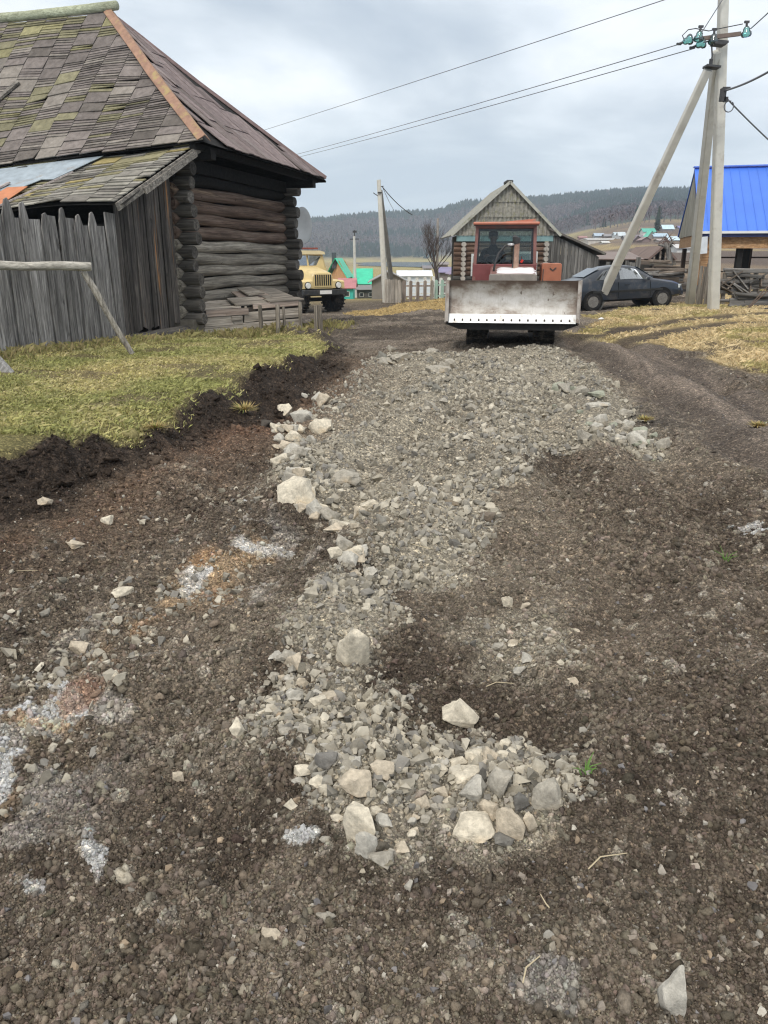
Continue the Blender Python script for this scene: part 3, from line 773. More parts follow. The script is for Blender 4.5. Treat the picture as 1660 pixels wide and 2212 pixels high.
def make_barn():
    t = thing('log_barn', 'old log barn with a mossy shingled hip roof beside the grass bank', 'barn', (C1.x, C1.y, 0))
    S0, S1, D0, RD_ = -.45, BL + .55, -1.05, 3.05; RS = BL / 2; RZ_ = 7.25
    def mainP(d, f):
        e = B(S0, d, 3.97 - .055 * (d - D0)); r = B(RS, d, RZ_ + .01 * (d - RD_))
        p = e.lerp(r, f); p.z += .035 * math.sin(d * 2.1 + f * 5) * math.sin(3.1 * f) - .1 * math.sin(3.14 * f) * .5
        return p
    def hipP(s, f):
        p = B(s, lerp(D0, RD_, f), lerp(3.96 - .03 * (s - S0) , RZ_, f)); p.z -= .06 * math.sin(3.14 * f); return p
    mb = MB()
    bag = []
    def rowf_main():
        if not bag:
            if random.random() < .55: bag.extend([random.uniform(.014, .021) for _ in range(random.randint(3, 6))])
            else: bag.append(random.uniform(.05, .085))
        return bag.pop()
    pal = [((.225, .195, .18), 5), ((.28, .25, .22), 3), ((.25, .23, .145), 4), ((.3, .275, .15), 1.2), ((.16, .14, .125), 2)]
    shingles(mb, mainP, lambda f: D0 + (RD_ - D0) * f, lambda f: 13.0, D0, 13.0, .58, rowf_main, .02, pal)
    mb.build('roof_shingles', ROOFW, t, world=True, tint=True)
    mb = MB()
    def rowf_hip(): return random.choice([.16, .22, .3, .4])
    pal2 = [((.25, .2, .195), 5), ((.22, .175, .168), 3), ((.3, .25, .24), 2), ((.2, .165, .155), 1)]
    shingles(mb, hipP, lambda f: lerp(S0, RS, f), lambda f: lerp(S1, RS, f), S0, S1, .3, rowf_hip, .02, pal2)
    mb.build('hip_shingles', ROOFW, t, world=True, tint=True)
    # boarding under the shingles, closed to the far side too
    mb = MB(); dn = Vector((0, 0, -.07))
    for k in range(8):
        f0, f1 = k / 8, (k + 1) / 8
        for j in range(8):
            def hp(f, u): return hipP(lerp(lerp(S0, RS, f), lerp(S1, RS, f), u), f) + dn * .8
            mb.add([hp(f0, j / 8), hp(f0, (j + 1) / 8), hp(f1, (j + 1) / 8), hp(f1, j / 8)], [(0, 1, 2, 3)])
    for k in range(10):
        for j in range(13):
            f0, f1 = k / 10, (k + 1) / 10; a0, a1 = lerp(D0, RD_, f0), lerp(D0, RD_, f1); e0, e1 = (13 - a0) / 13, (13 - a1) / 13
            q = [mainP(a0 + e0 * j, f0), mainP(a0 + e0 * (j + 1), f0), mainP(a1 + e1 * (j + 1), f1), mainP(a1 + e1 * j, f1)]; mb.add([p + dn * .9 for p in q], [(0, 1, 2, 3)])
    mb.slab([hipP(S1, 0) + dn, B(S1, 13, 3.7), B(RS, 13, RZ_) + dn, B(RS, RD_, RZ_) + dn], .05)
    mb.build('roof_boarding', BLACKW, t, world=True)
    # rusty sheet-iron hip cap, far hip cap, ridge log
    iron = plain('rusty_iron', (.3, .175, .12), .75, .25, 6, dirt=(.36, .27, .12), dirt_amt=.3, bmp=.1)
    n = 9
    def cap(name, a, b, w, mat, lift=.05, side=BT):
        m = MB(); prev = None; rings = []
        for i in range(n):
            f = i / (n - 1); p = a.lerp(b, f); p = p + Vector((0, 0, lift - .05 * math.sin(3.14 * f) + random.uniform(-.008, .008)))
            ww = w * random.uniform(.93, 1.07)
            ax = (b - a).normalized(); sd_ = ax.cross(Vector((0, 0, 1))).normalized(); up = sd_.cross(ax)
            rings.append([p - sd_ * ww - up * ww * .55, p + up * .035, p + sd_ * ww - up * ww * .55, p + sd_ * ww - up * (ww * .55 + .015), p + up * .012, p - sd_ * ww - up * (ww * .55 + .015)])
        m.loft(rings); return m.build(name, mat, t, world=True)
    apex = B(RS, RD_, RZ_)
    cap('hip_cap', hipP(S0, 0) + BN * .02, apex, .14, iron)
    cap('hip_cap', hipP(S1, 0), apex + Vector((0, 0, -.04)), .1, plain('old_iron', (.15, .1, .095), .7, .3, 6), .03)
    MB().tube([B(RS, d, RZ_ + .1 + .015 * math.sin(d * 3) + .01 * (d - 3)) for d in (2.85, 4, 5.5, 7, 9, 12.5)], [.1, .105, .1, .11, .1, .1], 10).build('ridge_log', wood('lichen_log', (.25, .26, .17), (.4, .42, .3), (.52, .55, .4), 'x', objvar=0), t, smooth=True, world=True)
    m = MB()
    for a, b in (((5.6, .93), (6.8, .56)),): m.bar(mainP(a[0] - .9, a[1] - .4) + Vector((0, 0, .1)), mainP(b[0] - .9, b[1] - .4) + Vector((0, 0, .1)), .13, .05, (0, -.6, 1))
    m.build('roof_ladder_plank', GREYW_H, t, world=True)
    # log walls: courses of the end wall, and the butts of the side walls sticking out past the corners
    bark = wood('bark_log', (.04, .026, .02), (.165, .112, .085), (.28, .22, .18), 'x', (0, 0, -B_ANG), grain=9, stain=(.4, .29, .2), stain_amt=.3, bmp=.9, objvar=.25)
    bare = wood('bare_log', (.09, .08, .068), (.26, .235, .195), (.42, .385, .325), 'x', (0, 0, -B_ANG), grain=11, stain=(.07, .058, .05), stain_amt=.25, bmp=.6, objvar=.2)
    butt = wood('log_butt', (.035, .031, .027), (.11, .1, .088), (.21, .19, .165), 'x', (0, 0, -B_ANG + math.pi / 2), grain=12, bmp=.6, objvar=.4)
    nlog = 11; z0 = .6; dz = .276
    for i in range(nlog):
        z = z0 + i * dz; m = MB(); r0 = random.uniform(.126, .14)
        pts = []; rr = []
        for k in range(13):
            s = -.2 + (BL + .55) * k / 12
            pts.append(B(s, .02 + .015 * math.sin(k * 1.3 + i * 2), z + .02 * math.sin(k * .9 + i * 1.7) + (.03 if i < 4 else 0) * math.sin(k / 12 * 3.14) - .012 * k * .5 * (i / 11)))
            rr.append(r0 * (1 + .05 * math.sin(k * 1.9 + i)) * (1.0 if i % 2 else 1.04))
        m.tube(pts, rr, 16)
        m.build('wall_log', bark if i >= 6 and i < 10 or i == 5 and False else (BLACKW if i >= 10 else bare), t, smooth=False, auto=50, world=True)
    for s_ in (0.02, BL - .02):
        for i in range(nlog + 1):
            z = z0 - .14 + i * dz - .006 * (i if s_ > 1 else 0); L = random.uniform(.36, .5) * (1.12 if i == 0 else 1)
            m = MB(); r0 = random.uniform(.13, .15)
            m.tube([B(s_, 1.0, z), B(s_, .2, z), B(s_, -.15, z + .005), B(s_, -L + .02, z), B(s_, -L, z)], [r0, r0, r0 * 1.02, r0 * .98, r0 * .9], 14)
            o = m.build('log_butt', butt, t, auto=50, world=True)
    m = MB(); m.box(B(BL / 2, .9, 2.0) , (BL - .1, 1.5, 3.3), rot=(0, 0, B_ANG))
    m.box(B(BL / 2, 6.5, 1.9), (BL - .3, 9.8, 3.6), rot=(0, 0, B_ANG)); m.build('filler_box', BLACKW, t, world=True)  # solid dark boxes added behind the logs to block light
    m = MB(); m.bar(B(-.4, -.05, 3.62), B(BL + .5, -.05, 3.5), .26, .26); m.bar(B(-.4, -.75, 3.86), B(BL + .5, -.75, 3.72), .14, .12)
    m.bar(B(.05, -.95, 3.74), B(.05, 2, 3.7), .2, .2); m.bar(B(BL - .05, -.95, 3.6), B(BL - .05, 2, 3.6), .2, .2); m.build('eave_beam', BLACKW, t, world=True)
    m = MB(); m.box(B(BL / 2, .1, .28), (BL + .2, .3, .5), rot=(0, 0, B_ANG)); m.box(B(-.02, -.1, .2), (.4, .5, .5), rot=(0, 0, B_ANG)); m.build('foundation', plain('old_stone', (.16, .145, .12), .9, .3, 5, bmp=.5), t, world=True)
make_barn()

def make_dish():
    c = W(655, 487, 22.6); t = thing('satellite_dish', 'pale grey satellite dish fixed behind the far corner of the log barn', 'satellite dish', c)
    m = MB(); n = 24; rings = []
    for r, off in ((0.001, .09), (.15, .08), (.3, .045), (.42, .0), (.43, .006), (.42, .02), (.3, .065), (.001, .11)):
        rings.append([Vector((r * .82 * math.cos(a), off, r * 1.12 * math.sin(a))) for a in (2 * math.pi * k / n for k in range(n))])
    m.loft(rings, cap=False); o = m.build('reflector', plain('dish_paint', (.45, .46, .46), .5, .08, 4), t, smooth=True); o.rotation_euler = (0, 0, R(50))
    m = MB(); m.tube([(-.1, .05, -.1), (-.6, .1, -.25), (-.75, .1, -.25)], .025, 8); m.build('bracket', STEEL, t, smooth=True)
make_dish()

# ------------------------------------------------------------------ plank lean-to against the barn's long side
def make_leanto():
    t = thing('plank_lean_to', 'grey plank lean-to with a sagging patched roof between log barn and paling fence', 'shed', tuple(B(-1, 3, 0)))
    def P(d, f):
        top = B(-.25, d, 3.84 - .045 * d); low = B(-2.45, d, 2.72 - .03 * d)
        p = low.lerp(top, f); p.z += .03 * math.sin(d * 1.7 + f * 3); return p
    mb = MB(); bag = []
    def rowf():
        if not bag:
            if random.random() < .7: bag.extend([random.uniform(.04, .07) for _ in range(random.randint(3, 5))])
            else: bag.append(random.uniform(.12, .17))
        return bag.pop()
    pal = [((.32, .3, .265), 4), ((.39, .37, .32), 2), ((.33, .3, .18), 3), ((.4, .33, .15), 1), ((.2, .185, .165), 2)]
    shingles(mb, P, lambda f: lerp(-.32, -.72, f), lambda f: 9.0, -.75, 9.0, .55, rowf, .02, pal)
    mb.build('shed_roof', ROOFW, t, world=True, tint=True)
    mb = MB(); dn = Vector((0, 0, -.06))
    for j in range(20):
        for k in range(5):
            d0, d1 = -.5 + j * .475, -.5 + (j + 1) * .475; mb.add([P(d0, k / 5) + dn, P(d1, k / 5) + dn, P(d1, (k + 1) / 5) + dn, P(d0, (k + 1) / 5) + dn], [(0, 1, 2, 3)])
    mb.build('roof_boarding', BLACKW, t, world=True)
    up = Vector((0, -.03, .05))
    tin = plain('bluish_tin', (.36, .42, .47), .45, .2, 5, .3, dirt=(.3, .27, .24), dirt_amt=.15); rust = plain('orange_rust', (.5, .2, .1), .8, .15, 5); 
    m = MB(); m.slab([P(1.9, .5) + up, P(4.2, .55) + up, P(4.2, .85) + up, P(1.4, .95) + up], .012); m.slab([P(2.5, .28) + up * 1.4, P(3.6, .3) + up * 1.4, P(3.6, .52) + up, P(2.2, .52) + up], .012); m.build('tin_patch', tin, t, world=True)
    m = MB(); m.slab([P(2.3, -.02) + up * 1.2, P(2.95, -.02) + up * 1.2, P(2.75, .34) + up * 1.6, P(2.25, .34) + up * 1.6], .012); m.build('rusty_patch', rust, t, world=True)
    m = MB(); m.bar(P(2.25, -.05) + up * 1.6, P(1.55, .58) + up * 1.8, .05, .03); m.bar(P(3.2, -.02) + up * 1.6, P(2.85, .42) + up * 2, .12, .03); m.build('roof_batten', wood('faded_batten', (.3, .24, .22), (.45, .4, .38), (.55, .5, .48), 'x'), t, world=True)
    # verge boards
    m = MB(); m.bar(P(-.36, -.03) + Vector((.02, 0, -.07)), P(-.76, 1.02) + Vector((.02, 0, -.1)), .03, .14); m.bar(P(-.46, .28) + Vector((.07, -.02, -.13)), P(-.72, .95) + Vector((.07, 0, -.12)), .03, .12); m.build('verge_board', GREYW_H, t, world=True)
    # end wall of upright boards, ragged at the foot
    x = .0
    while x < 2.02:
        w = random.uniform(.1, .2); s = -x - w / 2
        zt = lerp(3.72, 2.68, min(1, max(0, (x - .1) / 2.2))); zb = random.uniform(.18, .42)
        m = MB(); q = [B(s - w / 2 + .006, 0, zb + random.uniform(-.05, .05)), B(s + w / 2 - .006, 0, zb + random.uniform(-.05, .05)), B(s + w / 2 - .006, 0, zt + .1), B(s - w / 2 + .006, 0, zt - .05)]
        lean = BT * random.uniform(-.03, .02); off = BN * random.uniform(0, .03)
        q = [p + off for p in q]; q[0] += lean; q[1] += lean
        m.slab(q[::-1] if (q[1] - q[0]).cross(q[3] - q[0]).dot(BN) < 0 else q, .025)
        m.build('wall_board', DARKW, t, world=True); x += w
    m = MB(); m.box(B(-1.1, 4.5, 1.2), (1.9, 8.6, 2.3), rot=(0, 0, B_ANG)); m.build('filler_box', BLACKW, t, world=True)
    m = MB(); pts = [B(-2.1, -.0, .16), B(-1.3, -.1, .19), B(-.2, -.16, .2)]; m.tube(pts, [.12, .13, .14], 12); m.build('sill_log', wood('sill_log', (.05, .045, .042), (.13, .12, .11), (.22, .2, .18), 'x', (0, 0, -B_ANG)), t, auto=50, world=True)
make_leanto()

# ------------------------------------------------------------------ paling fence at the left edge
def make_fence():
    A = B(-2.1, .02, 0); D = (Vector((-6.14, 12.4, 0)) - A); L = D.length; D.normalize(); nrm = Vector((-D.y, D.x, 0))
    if nrm.x < 0: nrm = -nrm
    t = thing('paling_fence', 'weathered grey paling fence with pointed boards in front of the lean-to', 'fence', (A.x, A.y, 0))
    x = 0; i = 0
    while x < L + 2.6:
        w = random.uniform(.17, .25)
        c = A + D * (x + w / 2); z0 = hz(c.x, c.y) - .05; lean = D * random.uniform(-.06, .1)
        if i == 0: kind = 'post'; w = .3; top = 2.52
        else: kind = 'flat' if i % 2 else 'point'; top = 2.36 + random.uniform(-.1, .08) if kind == 'flat' else 2.54 + random.uniform(-.1, .1)
        off = nrm * ((.0 if kind == 'flat' else .035) + random.uniform(-.004, .004))
        h = w / 2 + (.03 if kind == 'flat' else 0)
        def q(u, z): return c + D * (u + 0) + lean * (z - 1) * .5 + off + Vector((0, 0, z))
        if kind == 'point':
            k = random.uniform(.3, .55) * h; o = [q(-h, z0), q(h, z0), q(h, top - .24), q(h * .8, top - .17), q(k, top - .03), q(-k * .3, top), q(-k, top - .04), q(-h * .85, top - .19), q(-h, top - .26)]
        else: o = [q(-h, z0), q(h, z0), q(h, top + random.uniform(-.02, .02)), q(-h, top)]
        m = MB(); m.slab(o[::-1], .028) if D.x * nrm.y - D.y * nrm.x > 0 else m.slab(o, .028)
        m.build('post' if kind == 'post' else 'paling', GREYW, t, world=True)
        x += w * (.98); i += 1
    m = MB()
    for z in (.8, 1.9): m.bar(A - nrm * .06 + Vector((0, 0, z)), A + D * (L + 2.6) - nrm * .06 + Vector((0, 0, z)), .05, .12)
    m.build('cross_rail', GREYW_H, t, world=True)
make_fence()

def make_rail():
    e = W(198, 576, 12.5); b0 = G(293, 779, .1)
    t = thing('braced_pole_rail', 'pale round pole rail braced by a slanting strut in front of the paling fence', 'rail', (e.x, e.y, 0))
    m = MB(); far = Vector((-6.35, 12.05, 1.64)); pts = [e.lerp(far, f) + Vector((0, 0, .01 * math.sin(f * 9))) for f in (0, .01, .25, .5, .75, 1)]
    m.tube(pts, [.058, .066, .068, .064, .07, .07], 14); m.build('rail', PALEW, t, auto=60, world=True)
    m = MB(); top = W(180, 586, 12.52); base = Vector((b0[0], b0[1], hz(*b0) - .08))
    pts = [top.lerp(base, f) + Vector((.012 * math.sin(f * 8), 0, 0)) for f in (0, .2, .45, .7, 1)]
    m.tube(pts, [.05, .055, .045, .048, .045], 7); m.build('strut', wood('strut', (.12, .105, .09), (.3, .275, .24), (.45, .42, .37), 'z'), t, world=True)
    b = G(22, 832, .08); z = hz(*b)
    t2 = thing('leaning_timber', 'thick grey timber leaning out of the grass at the left edge', 'timber', (b[0], b[1], z))
    m = MB(); m.bar((b[0] + .02, b[1], z - .1), (b[0] - 1.0, b[1] + .1, z + 1.15), .2, .14, (0, -1, .2)); m.build('timber', wood('timber', (.16, .155, .15), (.33, .32, .31), (.46, .45, .44), 'x', (0, R(50), 0)), t2, world=True, bevel=.02)
make_rail()

# ------------------------------------------------------------------ plank crib heaped against the log wall, stakes round it
def make_crib():
    a = Vector((-4.02, 17.62, 0)); b = Vector((-2.02, 19.42, 0)); d = (b - a); L = d.length; d.normalize(); n = Vector((d.y, -d.x, 0))
    t = thing('plank_crib', 'low crib of old planks banked against the log barn wall', 'crib', (a.x, a.y, hz(a.x, a.y)))
    zg = hz(a.x, a.y)
    pl = wood('crib_plank', (.15, .13, .11), (.39, .345, .29), (.56, .5, .43), 'x', (0, 0, -math.atan2(d.y, d.x)), grain=12)
    pink = wood('pinkish_plank', (.34, .26, .21), (.6, .48, .4), (.7, .58, .5), 'x', (0, 0, -math.atan2(d.y, d.x)), grain=12)
    def brd(s0, s1, z, h, off=0, mat=pl, tilt=0, nm='plank'):
        m = MB(); m.bar(a + d * s0 + n * off + Vector((0, 0, z)), a + d * s1 + n * off + Vector((0, 0, z + tilt)), .03, h); return m.build(nm, mat, t, world=True)
    brd(0, 1.9, .16, .2); brd(.02, 1.0, .37, .2, .004); brd(1.0, L, .18, .24, -.004, tilt=.02); brd(1.05, L - .02, .42, .22, .006, tilt=.05)
    brd(.05, 1.15, .55, .14, .035, pink, .01); brd(1.3, L - .1, .66, .12, .02, pink, .03); brd(.7, .95, .42, .1, .03)
    # end boards up to the wall
    m = MB(); m.bar(a + Vector((0, 0, .3)), B(.25, -.2, .3), .03, .5); m.bar(b + Vector((0, 0, .4)), B(3.6, -.2, .5), .03, .6); m.build('end_board', pl, t, world=True)
    # loose lid
    for s0, s1, w0, w1, za, zb, mat in ((0, .9, .3, .55, .66, .8, pl), (.0, 1.0, .02, .3, .64, .68, pl), (.9, 1.75, .05, .5, .7, .86, pl), (1.3, 2.2, .3, .95, .74, .98, pink), (1.75, L + .05, -.06, .3, .76, .82, pl), (1.9, L, .3, 1.2, .8, 1.0, pl), (1.5, 1.95, .45, 1.0, .9, 1.05, pl)):
        m = MB(); q = [a + d * s0 - n * w0 + Vector((0, 0, za)), a + d * s1 - n * w0 + Vector((0, 0, za + .03)), a + d * (s1 + random.uniform(-.05, .05)) - n * w1 + Vector((0, 0, zb)), a + d * (s0 + .02) - n * w1 + Vector((0, 0, zb - .02))]
        m.slab(q, .03); m.build('lid_plank', mat, t, world=True)
    m = MB(); m.add([a + Vector((0, 0, .05)) - n * .03, b + Vector((0, 0, .05)) - n * .03, B(3.5, .1, .05), B(.2, .1, .05), a + Vector((0, 0, .6)) - n * .04, b + Vector((0, 0, .68)) - n * .04, B(3.5, .05, .85), B(.2, .05, .68)],
        [(0, 1, 5, 4), (1, 2, 6, 5), (4, 5, 6, 7), (3, 0, 4, 7)]); m.build('fill', plain('crib_fill', (.06, .05, .04), .95, .3, 8), t, world=True)
    stake = wood('stake', (.07, .06, .05), (.21, .185, .15), (.35, .31, .26), 'z')
    labels = {690: 'short grey stake at the left of the plank crib front', 815: 'stout brown stake left of the middle of the crib', 950: 'dark round stake at the middle of the crib', 1005: 'thin stake right beside the dark round one at the crib',
              1132: 'tall brown stake at the right corner of the plank crib', 1255: 'left of the two free standing stakes at the road end of the crib', 1300: 'right of the two free standing stakes at the road end of the crib'}
    for zx, zb, zt, w in ((690, 1740, 1510, .075), (815, 1745, 1500, .095), (950, 1750, 1495, .1), (1005, 1740, 1505, .07), (1132, 1715, 1475, .085), (1255, 1705, 1505, .09), (1300, 1735, 1500, .12)):
        px, py = 350.8 + .264 * zx, 263 + .264 * zb; g = G(px, py, .03); z = hz(*g); zt_ = W(px, 263 + .264 * zt, g[1]).z
        s = thing('wooden_stake', labels[zx], 'stake', (g[0], g[1], z), group='stakes round the plank crib')
        m = MB(); r = w / 2; k = random.uniform(-.03, .03)
        m.tube([(0, 0, -.1), (k * .5, 0, (zt_ - z) * .5), (k, 0, zt_ - z - .01), (k, 0, zt_ - z)], [r, r * 1.05, r * .95, r * .8], 9 if zx in (950, 815) else 6)
        m.build('shaft', stake, s, auto=40)
make_crib()
# ------------------------------------------------------------------ crawler bulldozer on the road
def paint(name, c, dirt=(.2, .16, .12), amt=.35, rough=.5, scale=4):
    return plain(name, c, rough, .15, scale, dirt=dirt, dirt_amt=amt, bmp=.05)
DOZ_Y = 15.25
DOZ_X = ray(1107, 655)[0] * DOZ_Y
DOZ_RZ = -math.atan2(DOZ_X, DOZ_Y) * .9
def dozer_world(x, y, z):
    c, s = math.cos(DOZ_RZ), math.sin(DOZ_RZ); return Vector((DOZ_X + c * x - s * y, DOZ_Y + s * x + c * y, DOZ_Z + z))
DOZ_Z = float(min(hz(DOZ_X - .8, 16.6), hz(DOZ_X + .8, 16.6))) + .02
def make_dozer():
    t = thing('bulldozer', 'old reddish crawler bulldozer with a raised scraped steel blade on the gravel road', 'bulldozer', (DOZ_X, DOZ_Y, DOZ_Z), DOZ_RZ)
    red = paint('faded_red', (.215, .098, .083), (.17, .13, .11), .3); terr = paint('terracotta', (.46, .17, .11), (.3, .2, .16), .3); maroon = paint('maroon', (.19, .055, .055), (.2, .14, .12), .2)
    black = plain('track_steel', (.018, .017, .016), .7, .4, 12, .3, dirt=(.11, .09, .07), dirt_amt=.5, bmp=.5); dark = plain('frame_steel', (.012, .012, .012), .7, .4, 8, dirt=(.04, .034, .028), dirt_amt=.3)
    # blade
    m, nt, b = nodes_of('scraped_steel')
    vec = coords(nt, (1, 1, 1)); sx = N(nt, 'ShaderNodeSeparateXYZ'); nt.links.new(vec, sx.inputs[0])
    f = noise(nt, coords(nt, (1.0, 1, 1.6)), 2.2, 9, .66, .2); edge = math_n(nt, 'ABSOLUTE', math_n(nt, 'DIVIDE', sx.outputs[0], 1.3))
    ff = math_n(nt, 'SUBTRACT', f, math_n(nt, 'MULTIPLY', math_n(nt, 'POWER', edge, 6.0), .3))
    ff = math_n(nt, 'SUBTRACT', ff, math_n(nt, 'MULTIPLY', math_n(nt, 'POWER', math_n(nt, 'MULTIPLY', math_n(nt, 'ABSOLUTE', math_n(nt, 'SUBTRACT', sx.outputs[2], .93)), 2.6), 2.5), .3))
    col = ramp(nt, ff, [(0.2, (.14, .1, .08)), (0.32, (.26, .22, .185)), (0.42, (.41, .385, .35)), (0.56, (.54, .525, .5))])
    scr = noise(nt, coords(nt, (14, 1, 1.6)), 4, 4, .6, .5); col = mixc(nt, ramp(nt, scr, [(.56, (0, 0, 0)), (.75, (.55,) * 3)]), col, (.22, .17, .14))
    spots = noise(nt, coords(nt, (1.2, 1, .8)), 8, 3, .5); col = mixc(nt, ramp(nt, spots, [(.66, (0, 0, 0)), (.7, (.85,) * 3)]), col, (.12, .09, .07))
    nt.links.new(col, b.inputs['Base Color']); b.inputs['Roughness'].default_value = .5; b.inputs['Metallic'].default_value = .15
    steel = m
    hw = 1.255; prof = [(.0, .56), (.06, .68), (.12, .8), (.15, .93), (.15, 1.06), (.11, 1.2), (.03, 1.32)]
    mb = MB(); rings = []
    for x in np.linspace(-hw, hw, 13): rings.append([Vector((x, y, z)) for y, z in prof] + [Vector((x, y + .035, z)) for y, z in prof[::-1]])
    mb.loft(rings); bl = mb.build('blade', steel, t, auto=40)
    mb = MB(); rings = []
    ed = [(-.035, .535), (-.012, .535), (.05, .69), (.027, .7)]
    for x in np.linspace(-hw + .04, hw - .04, 7): rings.append([Vector((x, y - .012, z)) for y, z in ed])
    mb.loft(rings); mb.build('cutting_edge', plain('bright_steel', (.58, .6, .61), .4, .12, 6, .35, dirt=(.36, .32, .28), dirt_amt=.25), bl)
    mb = MB()
    for i in range(15):
        x = -hw + .16 + i * (2 * hw - .32) / 14; mb.tube([(x, -.045, .585), (x, -.012, .6)], .017, 8)
    mb.build('bolt_row', plain('bolt', (.12, .1, .085), .6), bl)
    for s in (-1, 1):
        mb = MB(); o = [(-.06, .54), (.1, .5), (.3, .62), (.3, 1.0), (.2, 1.31), (.02, 1.33), (.0, 1.1), (-.01, .8)]
        mb.prism(o, s * (hw - .005), s * (hw + .03), 'yz'); mb.build('end_plate', plain('worn_plate', (.36, .33, .3), .6, .25, 6, dirt=(.2, .15, .12), dirt_amt=.3), bl, bevel=.004)
        mb = MB(); mb.bar((s * (hw - .02), -.08, .56), (s * (hw - .02), .02, 1.32), .07, .05, (s, 0, 0)); mb.build('cheek_strip', bpy.data.materials['worn_plate'], bl)
    mb = MB(); o = [(-1.27, .535), (1.27, .535), (1.27, .5), (1.0, .4), (-1.0, .4), (-1.27, .5)]; mb.prism(o, .06, .4, 'xz')
    mb.box((0, .3, .95), (2.3, .08, .12)); mb.box((0, .33, 1.15), (2.3, .1, .08))
    for x in (-.95, -.45, .45, .95): mb.box((x, .28, .93), (.05, .2, .7))
    mb.build('blade_frame', dark, bl)
    for s in (-1, 1):
        mb = MB(); mb.bar((s * .98, .25, .55), (s * .98, 2.5, .5), .13, .17); mb.bar((s * .95, .3, 1.1), (s * .98, 1.4, .6), .07, .07); mb.build('push_arm', dark, t)
    # tracks
    fy, fz, ry, rz_, rad = .95, .36, 3.15, .38, .3
    def path(k):
        L1 = ry - fy; C = math.pi * rad; tot = 2 * L1 + 2 * C; d = (k % 1) * tot
        if d < L1: return fy + d, fz - rad, 0.0
        d -= L1
        if d < C: a = d / rad; return ry + rad * math.sin(a), rz_ - rad * math.cos(a), a
        d -= C
        if d < L1: return ry - d, rz_ + rad, math.pi
        d -= L1; a = d / rad + math.pi; return fy + rad * math.sin(a), fz - rad * math.cos(a), a
    for s in (-1, 1):
        mb = MB(); n = 40
        for k in range(n):
            y, z, a = path(k / n); j = random.uniform(-.006, .006)
            mb.box((s * .665 + j, y, z), (.43, .155, .035), rot=(a, 0, 0))
            ny, nz = math.sin(a), -math.cos(a)
            mb.box((s * .665 + j, y + ny * .035, z + nz * .035), (.43, .028, .06), rot=(a, 0, 0))
            for q in (-.12, .1): mb.box((s * .665 + q, y + ny * .03, z + nz * .03), (.05, .11, .05), rot=(a, 0, 0))
        tr = mb.build('track', black, t)
        mb = MB()
        for y, z, r in ((fy, fz, .26), (ry, rz_, .27), (1.45, .2, .13), (1.85, .2, .13), (2.25, .2, .13), (2.65, .2, .13)): mb.tube([(s * .665 - .13, y, z), (s * .665 + .13, y, z)], r, 20)
        mb.box((s * .665, 2.05, .38), (.16, 2.2, .16)); mb.build('road_wheels', dark, tr, auto=40)
        mb = MB(); mb.box((s * .665, 1.75, .86), (.46, 2.0, .03)); mb.box((s * .665, .77, .8), (.46, .03, .14)); mb.build('fender', maroon, t)
    mb = MB(); mb.box((0, 2.0, .72), (.86, 2.6, .34)); mb.box((0, .95, .6), (1.0, .3, .3)); mb.box((0, 2.2, .52), (.5, 1.8, .16)); mb.build('belly_frame', dark, t, bevel=.02)
    # hood
    mb = MB(); o = [(-.46, .85), (.46, .85), (.46, 1.38), (.43, 1.42), (-.43, 1.42), (-.46, 1.38)]
    r1 = [Vector((x, .8, z)) for x, z in o]; r2 = [Vector((x * 1.02, 2.35, z + (.14 if z > 1.2 else 0))) for x, z in o]; mb.loft([r1, r2]); hood = mb.build('hood', red, t, bevel=.015)
    mb = MB(); mb.prism([(-.475, 1.2), (-.06, 1.195), (0, 1.165), (.06, 1.195), (.475, 1.2), (.465, 1.4), (.45, 1.425), (-.45, 1.425), (-.47, 1.4)], .62, .8, 'xz'); mb.build('radiator_guard', plain('dusty_grey', (.24, .215, .19), .75, .12, 5, dirt=(.3, .27, .23), dirt_amt=.3), t, bevel=.01)
    mb = MB(); mb.box((0, .79, 1.0), (.88, .05, .4)); mb.build('radiator', dark, t)
    # exhaust, air hose
    mb = MB(); mb.tube([(.06, 1.45, 1.4), (.06, 1.45, 2.03)], [.055, .053], 14); ex = mb.build('exhaust_pipe', plain('scorched_pipe', (.38, .25, .19), .75, .2, 7, dirt=(.22, .13, .1), dirt_amt=.35), t, auto=40)
    mb = MB(); mb.tube([(.06, 1.45, 2.0), (.05, 1.45, 2.04), (.04, 1.45, 2.13), (.05, 1.45, 2.15)], [.058, .075, .08, .06], 12); mb.tube([(.0, 1.5, 1.42), (.0, 1.5, 1.95)], .02, 8); mb.build('rain_cap', STEEL, ex, auto=40)
    mb = MB(); pts = [Vector((-.4, 1.3, 1.4)), Vector((-.37, 1.35, 1.62)), Vector((-.3, 1.4, 1.82)), Vector((-.18, 1.45, 1.96)), Vector((-.05, 1.45, 2.0)), Vector((.02, 1.45, 2.0))]
    mb.tube(pts, [.022, .022, .022, .022, .02, .02], 8); hose = mb.build('hose', plain('hose_rubber', (.03, .03, .032), .5), t, smooth=True)
    mb = MB(); mb.tube([(-.13, 1.445, 1.98), (.04, 1.45, 2.0)], .026, 8); mb.build('hose_clamp', plain('chrome', (.6, .6, .6), .3, .1, 5, .8), hose, smooth=True)
    # cab
    cx, y0, y1 = -.17, 2.35, 3.75; hb, ht = .7, .655; zb, zw, zt = 1.15, 1.6, 2.4
    cab = MB()
    def post(xa, ya, xb, yb, za=zb, zb_=zt, w=.07): cab.bar((xa, ya, za), (xb, yb, zb_), w, w, (0, 1, .01))
